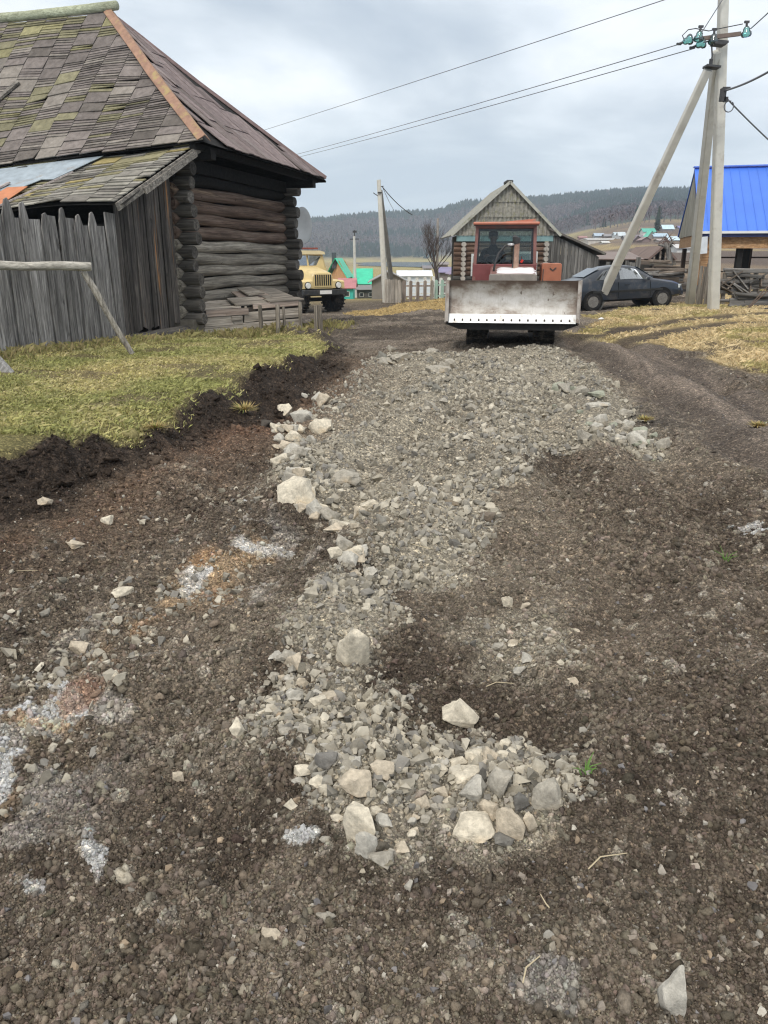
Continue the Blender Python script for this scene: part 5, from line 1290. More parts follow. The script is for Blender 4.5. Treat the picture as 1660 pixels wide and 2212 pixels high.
# ------------------------------------------------------------------ log house behind the bulldozer
def make_house():
    Y = 38.0; pl, pr = W(976, 505, Y), W(1207, 505, Y); ap = W(1100, 396, Y); wl, wr = W(992, 600, Y).x, W(1181, 600, Y).x
    zb = hz(ap.x, Y) - .2; ze = pl.z; zr = ap.z; ax = ap.x
    t = thing('log_house', 'small log house with a corrugated slate gable behind the bulldozer', 'house', (ax, Y, zb))
    slate = plain('grey_slate', (.29, .28, .245), .9, .4, 9, dirt=(.22, .215, .13), dirt_amt=.3, bmp=.2); edge = plain('pale_edge', (.42, .42, .37), .8, .2, 3, dirt=(.2, .2, .12), dirt_amt=.3)
    # corrugated gable, three lapped courses
    mb = MB(); step = .042; per = .19
    zc = [ze - .08, lerp(ze, zr, .36), lerp(ze, zr, .66), zr]
    def hw_at(z): return (zr - z) / (zr - ze) * (pr.x - pl.x) / 2 * .97
    cxm = (pl.x + pr.x) / 2
    for c in range(3):
        za, zt = zc[c] - (.07 if c else 0), zc[c + 1]; hw = hw_at(za); n = int(2 * hw / step); bot = []; top = []
        for i in range(n + 1):
            x = -hw + 2 * hw * i / n; zmax = min(zt, ze + (1 - abs(x) / hw_at(ze)) * (zr - ze)); zmax = max(zmax, za + .001)
            yy = Y - .12 + .03 * math.sin(2 * math.pi * (x / per)) ; xx = lerp(cxm, ax, (za - ze) / (zr - ze)) + x
            bot.append(Vector((xx, yy - .045, za + random.uniform(-.01, .01)))); top.append(Vector((xx, yy, zmax)))
        for i in range(n): mb.add([bot[i], bot[i + 1], top[i + 1], top[i]], [(0, 1, 2, 3)])
    mb.build('gable_sheets', slate, t, world=True)
    for s, e in ((-1, pl), (1, pr)):
        mb = MB(); a = Vector((ax, Y - .3, zr)); b = Vector((e.x + s * .05, Y - .3, ze - .12))
        mb.slab([a, b, b + Vector((0, 6.5, 0)), a + Vector((0, 6.5, 0))][::s], -.06); mb.build('roof', slate, t, world=True)
        mb = MB(); mb.bar(a + Vector((0, -.03, .03)), b + Vector((0, -.03, .03)), .05, .12); mb.build('verge', edge, t, world=True)
    mb = MB(); mb.box((ax, Y + .2, zr + .06), (.3, 1.0, .12)); mb.build('ridge_cap', plain('dark_cap_sheet', (.04, .04, .04), .7), t, world=True, bevel=.03)
    mb = MB(); zf = W(1000, 515, Y).z; mb.box(((wl + wr) / 2, Y - .08, zf), (wr - wl + .35, .1, .26)); mb.build('frieze', plain('blue_frieze', (.2, .32, .33), .7, .15, 3, dirt=(.13, .17, .16), dirt_amt=.3), t, world=True)
    mb = MB(); mb.box(((wl + wr) / 2, Y + 3.2, (zb + ze) / 2), (wr - wl - .3, 6, ze - zb)); mb.build('filler_box', plain('log_gap', (.03, .025, .02), .9), t, world=True)
    dlog = wood('house_log', (.06, .035, .025), (.17, .11, .08), (.26, .19, .15), 'x', grain=9, bmp=.5); lend = plain('log_end', (.4, .37, .33), .85, .2, 9, dirt=(.2, .17, .14), dirt_amt=.3)
    n = 11; z0 = zb + .35; dz = (zf - .15 - z0) / n
    for i in range(n):
        z = z0 + dz * (i + .5); mb = MB(); mb.tube([(wl - .28, Y + .05, z), (wr + .28, Y + .05, z)], dz * .52, 12); mb.build('wall_log', dlog if i > 3 else wood('house_grey_log', (.06, .06, .055), (.15, .145, .135), (.24, .23, .22), 'x') if i == 0 else bpy.data.materials['house_grey_log'], t, auto=50, world=True)
    for x in (wl + .16, wr - .14):
        for i in range(n):
            mb = MB(); z = z0 + dz * i; mb.tube([(x, Y - .34, z + dz * .45), (x, Y + .3, z + dz * .45)], dz * .5, 14); mb.build('log_end', lend, t, auto=50, world=True)
    # front window and its white frame
    xw = W(1035, 560, Y).x
    mb = MB(); mb.box((xw, Y - .12, zb + 1.7), (.75, .06, 1.0)); fr = mb.build('window', pm((.55, .57, .56)), t, world=True); mb = MB(); mb.box((xw, Y - .16, zb + 1.7), (.55, .03, .8)); o = mb.build('pane', GLASSD, fr); o.location = (-ax, -Y, -zb)
    xw = W(1135, 560, Y).x
    mb = MB(); mb.box((xw, Y - .12, zb + 1.75), (1.1, .06, 1.1)); fr = mb.build('window', pm((.55, .57, .56)), t, world=True)
    mb = MB(); mb.box((xw, Y - .16, zb + 1.75), (.85, .03, .9)); o = mb.build('pane', pm((.25, .3, .32), .2), fr); o.location = (-ax, -Y, -zb)
    # plank shed against the right side
    sx = W(1181, 600, Y).x; ex = W(1291, 545, Y).x; zt0, zt1 = W(1181, 497, Y).z, W(1291, 548, Y).z
    t2 = thing('plank_shed', 'grey plank shed with a sloping roof joined to the right of the slate gabled house', 'shed', (sx, Y, zb))
    bw = wood('shed_board', (.07, .068, .064), (.17, .165, .155), (.29, .28, .265), 'z', grain=9, objvar=.3)
    x = sx - .02
    while x < ex:
        w = random.uniform(.13, .2); zt = lerp(zt0, zt1, (x - sx) / (ex - sx)); zt2 = lerp(zt0, zt1, (x + w - sx) / (ex - sx)); mb = MB(); yo = random.uniform(-.02, .02) - .1
        mb.slab([(x + .006, Y + yo, zb), (x + w - .006, Y + yo, zb), (x + w - .006, Y + yo, zt2 - .12), (x + .006, Y + yo, zt - .12)], .03); mb.build('wall_board', bw, t2, world=True); x += w
    mb = MB(); a, b = Vector((sx - .1, Y - .35, zt0 + .02)), Vector((ex + .3, Y - .35, zt1 - .06)); mb.slab([a, b, b + Vector((0, 4.5, 0)), a + Vector((0, 4.5, 0))][::-1], .09); mb.build('roof', plain('tarred_roof', (.12, .11, .1), .8, .2, 3, dirt=(.25, .25, .2), dirt_amt=.25), t2, world=True)
    mb = MB(); mb.box(((sx + ex) / 2, Y + 2.1, (zb + zt1) / 2), (ex - sx, 4, zt1 - zb - .1)); mb.build('filler_box', bpy.data.materials['log_gap'], t2, world=True)
make_house()

# ------------------------------------------------------------------ concrete power pole with two struts
PY = 22.3
def make_pole():
    base = hit(1541, 672); PYb = base.y
    t = thing('power_pole', 'tall concrete power pole braced by two slanting struts near the blue roofed house', 'power pole', base)
    def at(x, y, Y=PY): return W(x, y, Y)
    def taper(name, a, b, w0, w1):
        mb = MB(); d = (b - a).normalized(); x = d.cross(Vector((0, 1, 0))).normalized(); y = x.cross(d); rings = []
        for f in np.linspace(-.02, 1, 7):
            c = a.lerp(b, float(f)); w = lerp(w0, w1, f) / 2; ch = w * .2
            rings.append([c + x * sx * (w - (ch if k else 0)) + y * sy * (w * 1.1 - (0 if k else ch)) for sx, sy, k in ((1, -1, 1), (1, -1, 0), (1, 1, 0), (1, 1, 1), (-1, 1, 1), (-1, 1, 0), (-1, -1, 0), (-1, -1, 1))])
        mb.loft(rings); return mb.build(name, CONC, t, world=True)
    top = W(1568, -150, PY); taper('pole', base, top, .27, .2)
    sb = hit(1490, 659); sbp = taper('strut', sb, at(1549, 112, PY + .3), .26, .19)
    lb = hit(1287, 670); lbp = taper('strut', lb, at(1530, 150, PY + .15), .26, .18)
    mb = MB()
    for x, y, Y, w in ((1555, 92, PY, .34), (1538, 145, PY + .1, .36), (1552, 96, PY - .05, .3)): mb.box(at(x, y, Y), (w, .32, .05), rot=(0, .1, 0))
    mb.build('clamp', STEEL, t, world=True)
    mb = MB(); mb.bar(at(1512, 84), at(1600, 73), .09, .09); mb.build('crossarm', plain('rusty_angle', (.16, .12, .1), .7, .2, 6), t, world=True)
    ins = glass('insulator_glass', (.4, .66, .62), .12)
    def insul(c, nm='insulator', up=(0, 0, 1)):
        mb = MB(); n = 16; up = Vector(up).normalized(); q = up.to_track_quat('Z', 'Y'); rings = []
        for r, z in ((.03, -.15), (.1, -.14), (.13, -.1), (.12, -.04), (.08, .0), (.085, .03), (.06, .08), (.03, .1)): rings.append([c + q @ Vector((r * math.cos(a), r * math.sin(a), z)) for a in (2 * math.pi * k / n for k in range(n))])
        mb.loft(rings); o = mb.build(nm, ins, t, smooth=True, world=True)
        mb = MB(); mb.tube([c + up * .08, c + up * .2], .03, 8); mb.box(c + up * .19, (.12, .05, .05)) ; h = mb.build('clip', STEEL, o); h.location = -Vector(t.location)
    for x, y, u in ((1511, 76, (.1, 0, 1)), (1613, 66, (-.1, 0, 1)), (1542, 82, (0, 0, 1))): insul(at(x, y, PY - .08), up=u)
    for x, y in ((1484, 88), (1512, 96)): insul(at(x, y, PY), up=(-1, .3, -.35))
    mb = MB(); mb.bar(at(1495, 86), at(1516, 82), .03, .03); mb.bar(at(1520, 92), at(1545, 86), .03, .03); mb.tube([at(*Z7(430, 500)), at(*Z7(400, 430)), at(*Z7(470, 360)), at(*Z7(560, 345)), at(*Z7(720, 375)), at(*Z7(830, 350)), at(*Z7(1130, 290))], .012, 6); mb.build('jumper_wire', STEEL, t, world=True)
    mb = MB(); mb.tube([at(*Z7(740, 480)), at(*Z7(755, 560)), at(*Z7(760, 680)), at(*Z7(745, 770))], .018, 6); mb.box(at(*Z7(745, 750)), (.08, .05, .14)); mb.build('bracket', STEEL, t, world=True)
    mb = MB(); mb.box(at(1562, 205, PY - .15), (.12, .14, .3)); mb.bar(at(1562, 190, PY - .15), at(1578, 190, PY - .15), .04, .05); mb.box(at(1568, 215, PY - .18), (.1, .08, .12)); mb.build('cable_clamp', STEEL, t, world=True)
    mb = MB(); c = at(1575, 230, PY - .2); mb.tube([c + Vector((.12 * math.cos(a), 0, .13 * math.sin(a))) for a in np.linspace(1.2, 7.2, 18)], .014, 6); mb.build('cable_loop', plain('grey_cable', (.1, .105, .12), .6), t, world=True)
    for (x, y, Y, w) in ((1506, 468, lerp(sb.y, PY, .38), .3), (1495, 585, sb.y, .32), (1500, 557, sb.y, .32)):
        pass
    # wires
    def wire(name, label, pts, r, sag, c=(.13, .135, .15)):
        a, b = pts; n = 24; P = []
        for i in range(n + 1): f = i / n; p = a.lerp(b, f); p.z -= sag * 4 * f * (1 - f); P.append(p)
        o = P[0]; th = thing(name, label, 'power line', o, group='power lines'); MB().tube(P, r, 5).build('wire', plain('wire', c, .6, .1, 5), th, smooth=True, world=True)
    wire('power_line', 'upper power line crossing the sky from the pole top towards the barn', (at(1580, -48), W(440, 322, 70)), .012, .05)
    wire('power_line', 'upper of the two close power lines from the glass insulators', (at(1476, 93), W(560, 354, 70)), .012, .1)
    wire('power_line', 'lower of the two close power lines from the glass insulators', (at(1502, 104), W(580, 355, 70)), .012, .1)
    wire('power_line', 'power line leaving the right insulator of the crossarm to the top right', (at(1622, 62), W(1760, -70, 16)), .014, .02)
    wire('power_line', 'thick twisted cable rising from the pole clamp to the right edge', (at(1566, 196, PY - .1), W(1780, 75, 15)), .025, .12)
    wire('power_line', 'cable running down from the pole clamp to the blue roofed house', (at(1570, 212, PY - .1), W(1760, 385, 27)), .02, .08)
    wire('power_line', 'short wire slanting up the pole above the left insulator', (at(1510, 80), at(1600, -62, PY)), .012, 0)
make_pole()

# ------------------------------------------------------------------ unfinished house under a blue sheet roof
def make_blue_house():
    e = Vector((.968, -.25, 0)); bk = Vector((.25, .968, 0)); Y0 = 32.0; c0 = W(1526, 494, Y0); zE = c0.z; rg = W(1521, 363, Y0 + 3.6); zR = rg.z; zg = hz(c0.x + 3, Y0)
    t = thing('blue_roof_house', 'unfinished timber house on open posts under a bright blue sheet metal roof', 'house', (c0.x, Y0, zg))
    L = 12; D = 7.4
    def H(u, v, z): return Vector((c0.x, Y0, 0)) + e * u + bk * v + Vector((0, 0, z))
    blue = plain('blue_sheet', (.065, .185, .68), .45, .1, .5, spec=.3); nt = blue.node_tree
    mb = MB(); mb.slab([H(-.3, -.45, zE - .1), H(L, -.45, zE - .1), H(L, D / 2, zR), H(-.3, D / 2, zR)], .05); mb.slab([H(-.3, D / 2, zR), H(L, D / 2, zR), H(L, D + .45, zE - .1), H(-.3, D + .45, zE - .1)], .05)
    x = -.3
    while x < L: mb.bar(H(x, -.46, zE - .085), H(x, D / 2, zR + .012), .03, .012); x += .35
    rf = mb.build('roof', blue, t, world=True)
    mb = MB(); mb.bar(H(-.35, D / 2, zR + .04), H(L, D / 2, zR + .04), .3, .05); o = mb.build('ridge_cap', plain('blue_cap', (.12, .22, .66), .4, .08, 1), rf); o.location = -Vector(t.location)
    mb = MB(); mb.bar(H(-.3, -.48, zE - .15), H(L, -.48, zE - .15), .1, .09); mb.build('gutter', plain('white_gutter', (.68, .7, .72), .4, .05, 3), t, world=True)
    mb = MB(); mb.bar(H(-.3, -.4, zE - .26), H(L, -.4, zE - .26), .06, .12); mb.bar(H(-.3, -.3, zE - .17), H(-.3, D / 2, zR - .08), .04, .08); mb.build('fascia', plain('navy_fascia', (.02, .03, .12), .5), t, world=True)
    tan = wood('gable_cladding', (.17, .16, .13), (.27, .255, .21), (.36, .34, .29), 'z', grain=6); pine = wood('fresh_pine', (.27, .145, .065), (.42, .25, .13), (.52, .34, .2), 'x', grain=9, objvar=.15)
    mb = MB(); mb.slab([H(-.2, -.3, zE - .2), H(-.2, D + .3, zE - .2), H(-.2, D / 2, zR - .08)], .06); mb.build('gable_wall', tan, t, world=True)
    zb1 = zE - .72
    for k in range(3):
        mb = MB(); z = zE - .3 - k * .17; mb.bar(H(-.15, -.12, z), H(L, -.12, z), .16, .18); mb.build('wall_beam', pine, t, world=True)
    mb = MB(); mb.bar(H(-.15, 0, zE - .4), H(-.15, D, zE - .4), .14, .5); mb.build('side_beam', pine, t, world=True)
    dark = plain('tarred_post', (.012, .011, .011), .8, .3, 4); brown = wood('brown_post', (.05, .03, .02), (.1, .06, .04), (.16, .1, .07), 'z')
    for u, v, w, m_ in ((1.35, .2, .2, dark), (1.85, 1.6, .2, dark), (.5, 3, .09, brown), (.05, D, .16, brown), (3.6, .2, .12, brown), (4.4, .2, .14, dark), (6.5, .2, .2, dark), (8.5, .2, .2, dark), (3.0, D, .12, brown), (5.5, D, .12, brown)):
        mb = MB(); p = H(u, v, 0); mb.bar((p.x, p.y, hz(p.x, p.y) - .1), (p.x, p.y, zb1 + .05), w, w, (0, 1, 0)); mb.build('post', m_, t, world=True)
    mb = MB(); p = H(.05, -.05, 0); mb.bar((p.x, p.y, hz(p.x, p.y) + .3), (p.x, p.y, zb1 + .2), .26, .2, (0, 1, 0)); mb.build('corner_post', pine, t, world=True)
    mb = MB(); mb.bar(H(.3, D, zb1 - .35), H(L, D, zb1 - .35), .05, .07); mb.bar(H(0, D, zb1 - 1.0), H(L, D, zb1 - 1.0), .04, .05); mb.build('cross_rail', brown, t, world=True)
    mb = MB(); p = W(*Z6(1165, 570), 31.5); q = W(*Z6(1160, 700), 31.5); mb.bar(p, q, .3, .02, (0, -1, 0)); mb.build('plastic_sheet', plain('pale_film', (.6, .64, .68), .4, .1, 4), t, world=True)
make_blue_house()

# ------------------------------------------------------------------ tumbledown timber on the right
RAILW = wood('driftwood', (.07, .066, .06), (.17, .16, .15), (.3, .285, .265), 'x', grain=8, objvar=.4)
RAILW2 = wood('driftwood_brown', (.07, .055, .045), (.16, .13, .105), (.26, .22, .185), 'x', grain=8, objvar=.4)
def timber_heap(name, label, cat, pxs, Y, n, lw, mats, hgt, lay=.12, group=None, steep=.08):
    (x0, x1), yb = pxs; a, b = W(x0, yb, Y), W(x1, yb, Y); z0 = hz((a.x + b.x) / 2, Y)
    t = thing(name, label, cat, ((a.x + b.x) / 2, Y, z0), 0, group); L = b.x - a.x
    for i in range(n):
        f = i / max(1, n - 1); z = .06 + hgt * f * random.uniform(.7, 1.05); ln = L * random.uniform(lw, 1.0) * (1 - .35 * f); cx = random.uniform(-.5, .5) * (L - ln); yy = random.uniform(-.5, .5) * (1 - f * .6)
        an = random.uniform(-steep, steep); ya = random.uniform(-.15, .15)
        p = Vector((cx - ln / 2, yy - ya, z - an * ln / 2)); q = Vector((cx + ln / 2, yy + ya, z + an * ln / 2)); p.z = max(p.z, .04); q.z = max(q.z, .04)
        mb = MB()
        if random.random() < .55: mb.bar(p, q, random.uniform(.03, .06), random.uniform(.1, .2), (0, random.uniform(-.6, .6), 1))
        else: r = random.uniform(.05, .09); mb.tube([p, p.lerp(q, .5) + Vector((0, 0, random.uniform(-.03, .03))), q], [r, r * 1.05, r * .9], 8)
        mb.build('timber', random.choice(mats), t)
    return t
def make_right():
    # panel of upright boards by the second strut
    Y = 27.5; a, b = W(*Z6(1108, 1030), Y), W(*Z6(1205, 1030), Y); zg = hz(a.x, Y); zt = W(*Z6(1150, 785), Y).z
    t = thing('upright_board_fence', 'short panel of upright grey boards between the concrete pole and its strut', 'fence', (a.x, Y, zg)); x = a.x
    while x < b.x:
        w = random.uniform(.11, .17); mb = MB(); mb.box((x + w / 2, Y + random.uniform(-.02, .02), (zg + zt) / 2), (w - .015, .03, zt - zg + random.uniform(-.12, .12)), rot=(0, random.uniform(-.03, .03), 0)); mb.build('board', wood('panel_board', (.1, .085, .07), (.22, .195, .165), (.33, .3, .26), 'z', grain=9) if 'panel_board' not in bpy.data.materials else bpy.data.materials['panel_board'], t, world=True); x += w
    # broken fence of weathered rails and boards at the right edge
    Y = 27.0; x0, x1 = W(*Z6(1275, 1040), Y).x, W(1720, 640, Y).x; zg = hz(x0 + 1, Y)
    t = thing('broken_rail_fence', 'tumbledown fence of grey rails and boards right of the concrete pole', 'fence', (x0, Y, zg))
    top = W(1600, 583, Y).z - zg
    for i, (z, an) in enumerate(((.18, .02), (.38, -.03), (.55, .04), (.74, -.02), (.9, -.04), (1.08, .01), (top - .05, -.05), (top * .5, .06), (.3, -.05), (.66, .03))):
        mb = MB(); L = x1 - x0; p = Vector((random.uniform(-.2, .6), random.uniform(-.1, .1), z - an)); q = Vector((L + random.uniform(-1.2, .2), random.uniform(-.1, .1), z + an)); mb.bar(p, q, .05, random.uniform(.09, .17), (0, -.2, 1)) if i % 2 else mb.tube([p, p.lerp(q, .5) + Vector((0, 0, .03)), q], .06, 8); mb.build('rail', RAILW, t)
    for i in range(7):
        mb = MB(); x = .2 + i * (x1 - x0 - .4) / 6; h = top * random.uniform(.85, 1.15); k = random.uniform(-.15, .15); mb.bar((x, .08, -.1), (x + k, .1, h), .12, .1, (0, 1, 0)); mb.build('post', bpy.data.materials['panel_board'], t)
    for i in range(16):
        mb = MB(); x = random.uniform(0, x1 - x0); k = random.uniform(-.5, .5); z = random.uniform(.1, top * .75); mb.bar((x - k, -.12, z - random.uniform(.1, .3)), (x + k, .0, z + random.uniform(.1, .35)), .04, .13, (0, -1, .2)); mb.build('board', random.choice([RAILW, RAILW2]), t)
    timber_heap('timber_heap', 'long grey poles and boards lying in the grass at the foot of the broken fence', 'timber pile', ((1560, 1720), 652), 25.6, 7, .7, [RAILW, RAILW], .3)
    timber_heap('timber_heap', 'jumbled heap of brown and grey timber beyond the front of the blue car', 'timber pile', ((1372, 1488), 640), 33.0, 26, .4, [RAILW, RAILW2, RAILW2], 1.2, steep=.14)
    timber_heap('timber_heap', 'stack of dark beams under the open triangular shed', 'timber pile', ((1392, 1480), 615), 44.0, 9, .8, [RAILW2, bpy.data.materials['old_stone'], RAILW2], 1.0, steep=.02)
    timber_heap('timber_heap', 'low row of grey logs left of the triangular shed', 'timber pile', ((1300, 1392), 612), 42.0, 10, .6, [RAILW, RAILW2], .9, steep=.05)
    # open A-frame shed
    Y = 46.0; l, r, ap = W(*Z6(745, 752), Y), W(*Z6(950, 752), Y), W(*Z6(862, 652), Y)
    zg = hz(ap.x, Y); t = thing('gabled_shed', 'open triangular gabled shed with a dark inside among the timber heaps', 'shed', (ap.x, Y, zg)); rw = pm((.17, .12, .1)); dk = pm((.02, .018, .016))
    mb = MB(); h = 5
    for e_, s in ((l, 1), (r, -1)): mb.slab([ap, e_, e_ + Vector((0, h, 0)), ap + Vector((0, h, 0))][::s], .12)
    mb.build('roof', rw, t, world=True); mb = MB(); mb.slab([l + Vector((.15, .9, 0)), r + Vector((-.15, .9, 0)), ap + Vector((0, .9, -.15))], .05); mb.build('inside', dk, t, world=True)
    mb = MB()
    for f in (.2, .42, .62): p = l.lerp(r, f); mb.bar((p.x, Y + .1, zg), (p.x, Y + .1, lerp(l.z, ap.z, min(f, 1 - f) * 1.7)), .1, .1, (0, 1, 0))
    mb.bar(l + Vector((-.5, 0, -.12)), r + Vector((1.0, 0, -.12)), .18, .2); mb.build('frame', RAILW2, t, world=True)
    mb = MB(); mb.box(((l.x + r.x) / 2, Y + 2.5, (zg + l.z) / 2 - .1), (r.x - l.x - .3, 4.5, l.z - zg)); mb.build('wall', pm((.1, .085, .072)), t, world=True)
    # low shed behind the plank shed
    simple_house('low_shed', 'low brown roofed shed with a dark front behind the roof of the blue car', 'shed', *(Z6(352, 0)[0], Z6(625, 0)[0]), 612, Z6(0, 742)[1], Z6(0, 690)[1], (.05, .043, .038), (.19, .14, .12), depth=5, Y=44.0)
    Y = 41.0; xa, xb = W(*Z6(480, 0), Y).x, W(*Z6(722, 0), Y).x; zg = hz(xa, Y); zt = W(*Z6(600, 742), Y).z
    t = thing('old_board_fence', 'old grey board fence between the low shed and the triangular shed', 'fence', (xa, Y, zg)); x = xa
    while x < xb: w = random.uniform(.16, .26); mb = MB(); hh = zt - zg + random.uniform(-.2, .15); mb.box((x + w / 2, Y, zg + hh / 2), (w - .02, .04, hh)); mb.build('board', bpy.data.materials['shed_board'], t, world=True); x += w * (1.0 if random.random() < .85 else 1.8)
    # forked dead trunk
    Y = 34.0; b = W(*Z6(915, 845), Y); zg = hz(b.x, Y); t = thing('dead_trunk', 'leaning grey forked trunk standing behind the timber heap', 'tree trunk', (b.x, Y, zg))
    mb = MB(); P = lambda x, y: W(*Z6(x, y), Y)
    mb.tube([Vector((b.x, Y, zg)), P(905, 740), P(890, 660), P(868, 618)], [.13, .12, .1, .06], 9); mb.tube([P(893, 680), P(860, 640), P(815, 632)], [.08, .06, .03], 7); mb.tube([P(889, 660), P(915, 620), P(935, 600)], [.08, .05, .03], 7); mb.build('trunk', wood('dead_wood', (.1, .095, .09), (.22, .21, .2), (.34, .33, .31), 'z'), t, smooth=True, world=True)
    t.children  # the fork keeps one trunk
    mb = MB()
    for i in range(26): p = P(random.uniform(815, 930), random.uniform(595, 640)); q = p + Vector((random.uniform(-.35, .35), 0, random.uniform(-.1, .35))); mb.tube([p, q], [.02, .006], 4)
    mb.build('twigs', pm((.16, .12, .11)), t, world=True)
    # thin rods leaning at the right edge
    for k, (xa, ya, xb, yb, lab) in enumerate(((1613, 668, 1700, 575, 'left of two thin rusty rods slanting up at the right edge'), (1616, 668, 1702, 588, 'right of two thin rusty rods slanting up at the right edge'))):
        Y = 20.5 + k * .2; a = hit(xa, ya); b = W(xb, yb, a.y + .3); t = thing('rusty_rod', lab, 'rod', a, group='rusty rods'); MB().tube([a, b], .016, 6).build('rod', pm((.13, .085, .06)), t, world=True)
    a, b = hit(1400, 671), hit(1700, 668); t = thing('ground_cable', 'dark cable lying across the grass in front of the concrete pole', 'cable', a); P_ = []
    for i in range(30):
        f = i / 29; p = a.lerp(b, f); p.z = hz(p.x, p.y) + .02 + .012 * math.sin(i * 1.3); p.y += .1 * math.sin(f * 9); P_.append(p)
    MB().tube(P_, .02, 6).build('cable', STEEL, t, smooth=True, world=True)
    h = hit(1298, 694); t = thing('white_bag', 'small crumpled white plastic bag lying in the dry grass', 'bag', h); v, f = rock_hull(12, .7, 77, sub=1); me = mesh_np('bag', v * .2 + np.array([0, 0, .05]), f, True); link('bag', me, pm((.75, .76, .76), .4), t)
make_right()

# ------------------------------------------------------------------ middle distance: fences, poles, the bare tree
def pickets(name, label, x0, x1, ybase, ytop, Y, step, w, mats, jag=.06, gap_rail=True):
    a, b = W(x0, ybase, Y), W(x1, ybase, Y); t = thing(name, label, 'fence', (a.x, Y, hz(a.x, Y))); x = a.x; zt = W(x0, ytop, Y).z
    while x < b.x:
        zg = hz(x, Y); hh = zt - zg + random.uniform(-jag, jag); mb = MB(); mb.prism([(x, zg - .05), (x + w, zg - .05), (x + w, zg + hh - .06), (x + w / 2, zg + hh), (x, zg + hh - .06)], Y, Y + .025, 'xz'); mb.build('picket', random.choice(mats), t, world=True); x += step * random.uniform(.93, 1.07)
    mb = MB()
    for f in (.25, .75): mb.bar((a.x, Y + .06, lerp(hz(a.x, Y), zt, f)), (b.x, Y + .06, lerp(hz(b.x, Y), zt, f)), .05, .08)
    mb.build('cross_rail', mats[0], t, world=True)
def make_middle():
    pale = wood('pale_picket', (.28, .25, .21), (.42, .38, .33), (.52, .48, .43), 'z', grain=8, objvar=.15); brown = wood('brown_picket', (.2, .15, .12), (.32, .26, .22), (.42, .36, .31), 'z', grain=8, objvar=.3)
    mint = plain('mint_paint', (.42, .6, .52), .7, .12, 3, dirt=(.45, .45, .4), dirt_amt=.25); white = plain('white_paint', (.66, .67, .65), .7, .1, 3, dirt=(.4, .38, .34), dirt_amt=.3)
    Y = 41.5
    pickets('board_fence', 'close pale board fence beside the middle concrete pole', *(Z4(945, 0)[0], Z4(1105, 0)[0]), Z4(0, 1350)[1], Z4(0, 1110)[1], Y, .17, .16, [pale])
    pickets('picket_fence', 'brown picket fence with gaps left of the bare tree', Z4(1125, 0)[0], Z4(1450, 0)[0], Z4(0, 1290)[1], Z4(0, 1125)[1], Y + .6, .36, .17, [brown, brown, pale])
    pickets('picket_fence', 'mint green picket fence right of the bare tree', Z4(1455, 0)[0], Z4(1690, 0)[0], Z4(0, 1280)[1], Z4(0, 1115)[1], Y + .9, .33, .17, [mint])
    pickets('picket_fence', 'white picket fence farther back behind the bare tree', Z4(1180, 0)[0], Z4(1700, 0)[0], Z4(0, 1180)[1], Z4(0, 1085)[1], Y + 14, .55, .22, [white])
    # middle pole with strut
    b = W(*Z4(957, 1345), 42.2); b.z = hz(b.x, 42.2); t = thing('power_pole', 'slim concrete power pole with one strut by the pale board fence', 'power pole', b)
    tp = W(*Z4(886, 95), 42.2); mb = MB(); mb.tube([b, tp], [.17, .1], 8); mb.build('pole', CONC, t, world=True, auto=30)
    s0 = W(*Z4(1040, 1180), 44.5); s0.z = hz(s0.x, 44.5); mb = MB(); mb.tube([s0, W(*Z4(905, 205), 42.3)], [.15, .1], 8); mb.build('strut', plain('dark_concrete', (.24, .23, .21), .85, .15, 4), t, world=True, auto=30)  # strut in a darker grey than the pole
    mb = MB(); mb.bar(W(*Z4(830, 228), 42.2), W(*Z4(885, 265), 42.2), .04, .04); mb.bar(W(*Z4(905, 165), 42.2), W(*Z4(935, 160), 42.2), .04, .04); mb.box(W(*Z4(895, 225), 42.1), (.2, .2, .05)); mb.build('bracket', STEEL, t, world=True)
    th = thing('power_line', 'cable running down from the middle pole to the slate gabled house', 'power line', W(*Z4(925, 170), 42.2), group='power lines'); a, e = W(*Z4(925, 170), 42.2), W(*Z4(1230, 455), 46)
    MB().tube([a.lerp(e, f) - Vector((0, 0, .5 * f * (1 - f))) for f in np.linspace(0, 1, 9)], .022, 5).build('wire', STEEL, th, smooth=True, world=True)
    th = thing('power_line', 'thin wire running down from the middle pole left of the thicker cable', 'power line', a, group='power lines'); e = W(*Z4(1055, 430), 60)
    MB().tube([a.lerp(e, f) - Vector((0, 0, .3 * f * (1 - f))) for f in np.linspace(0, 1, 9)], .012, 5).build('wire', STEEL, th, smooth=True, world=True)
    # far pole with a short crossarm, wooden pole behind the tree
    h = hit(*Z4(648, 1290)); h = W(*Z4(648, 1290), 105); h.z = hz(h.x, 105); t = thing('power_pole', 'far pale power pole with a short crossarm in front of the green roofs', 'power pole', h); tp = W(*Z4(634, 670), 105)
    mb = MB(); mb.tube([h, tp], [.22, .16], 8); mb.build('pole', pm((.5, .5, .48)), t, world=True, auto=30); mb = MB(); mb.bar(W(*Z4(590, 702), 105), W(*Z4(682, 700), 105), .12, .12); mb.build('crossarm', STEEL, t, world=True)
    mb = MB(); mb.bar(W(*Z4(637, 690), 105), W(*Z4(640, 610), 105), .12, .12); mb.box(W(*Z4(640, 625), 105), (.5, .3, .25)); mb.build('lamp', STEEL, t, world=True)
    p = W(*Z4(1480, 1200), 70); p.z = hz(p.x, 70); t = thing('wooden_pole', 'bare wooden pole rising behind the leafless tree', 'pole', p); MB().tube([p, W(*Z4(1490, 488), 70)], [.14, .1], 8).build('pole', wood('pole_wood', (.2, .18, .16), (.33, .3, .27), (.42, .39, .35), 'z'), t, smooth=True, world=True)
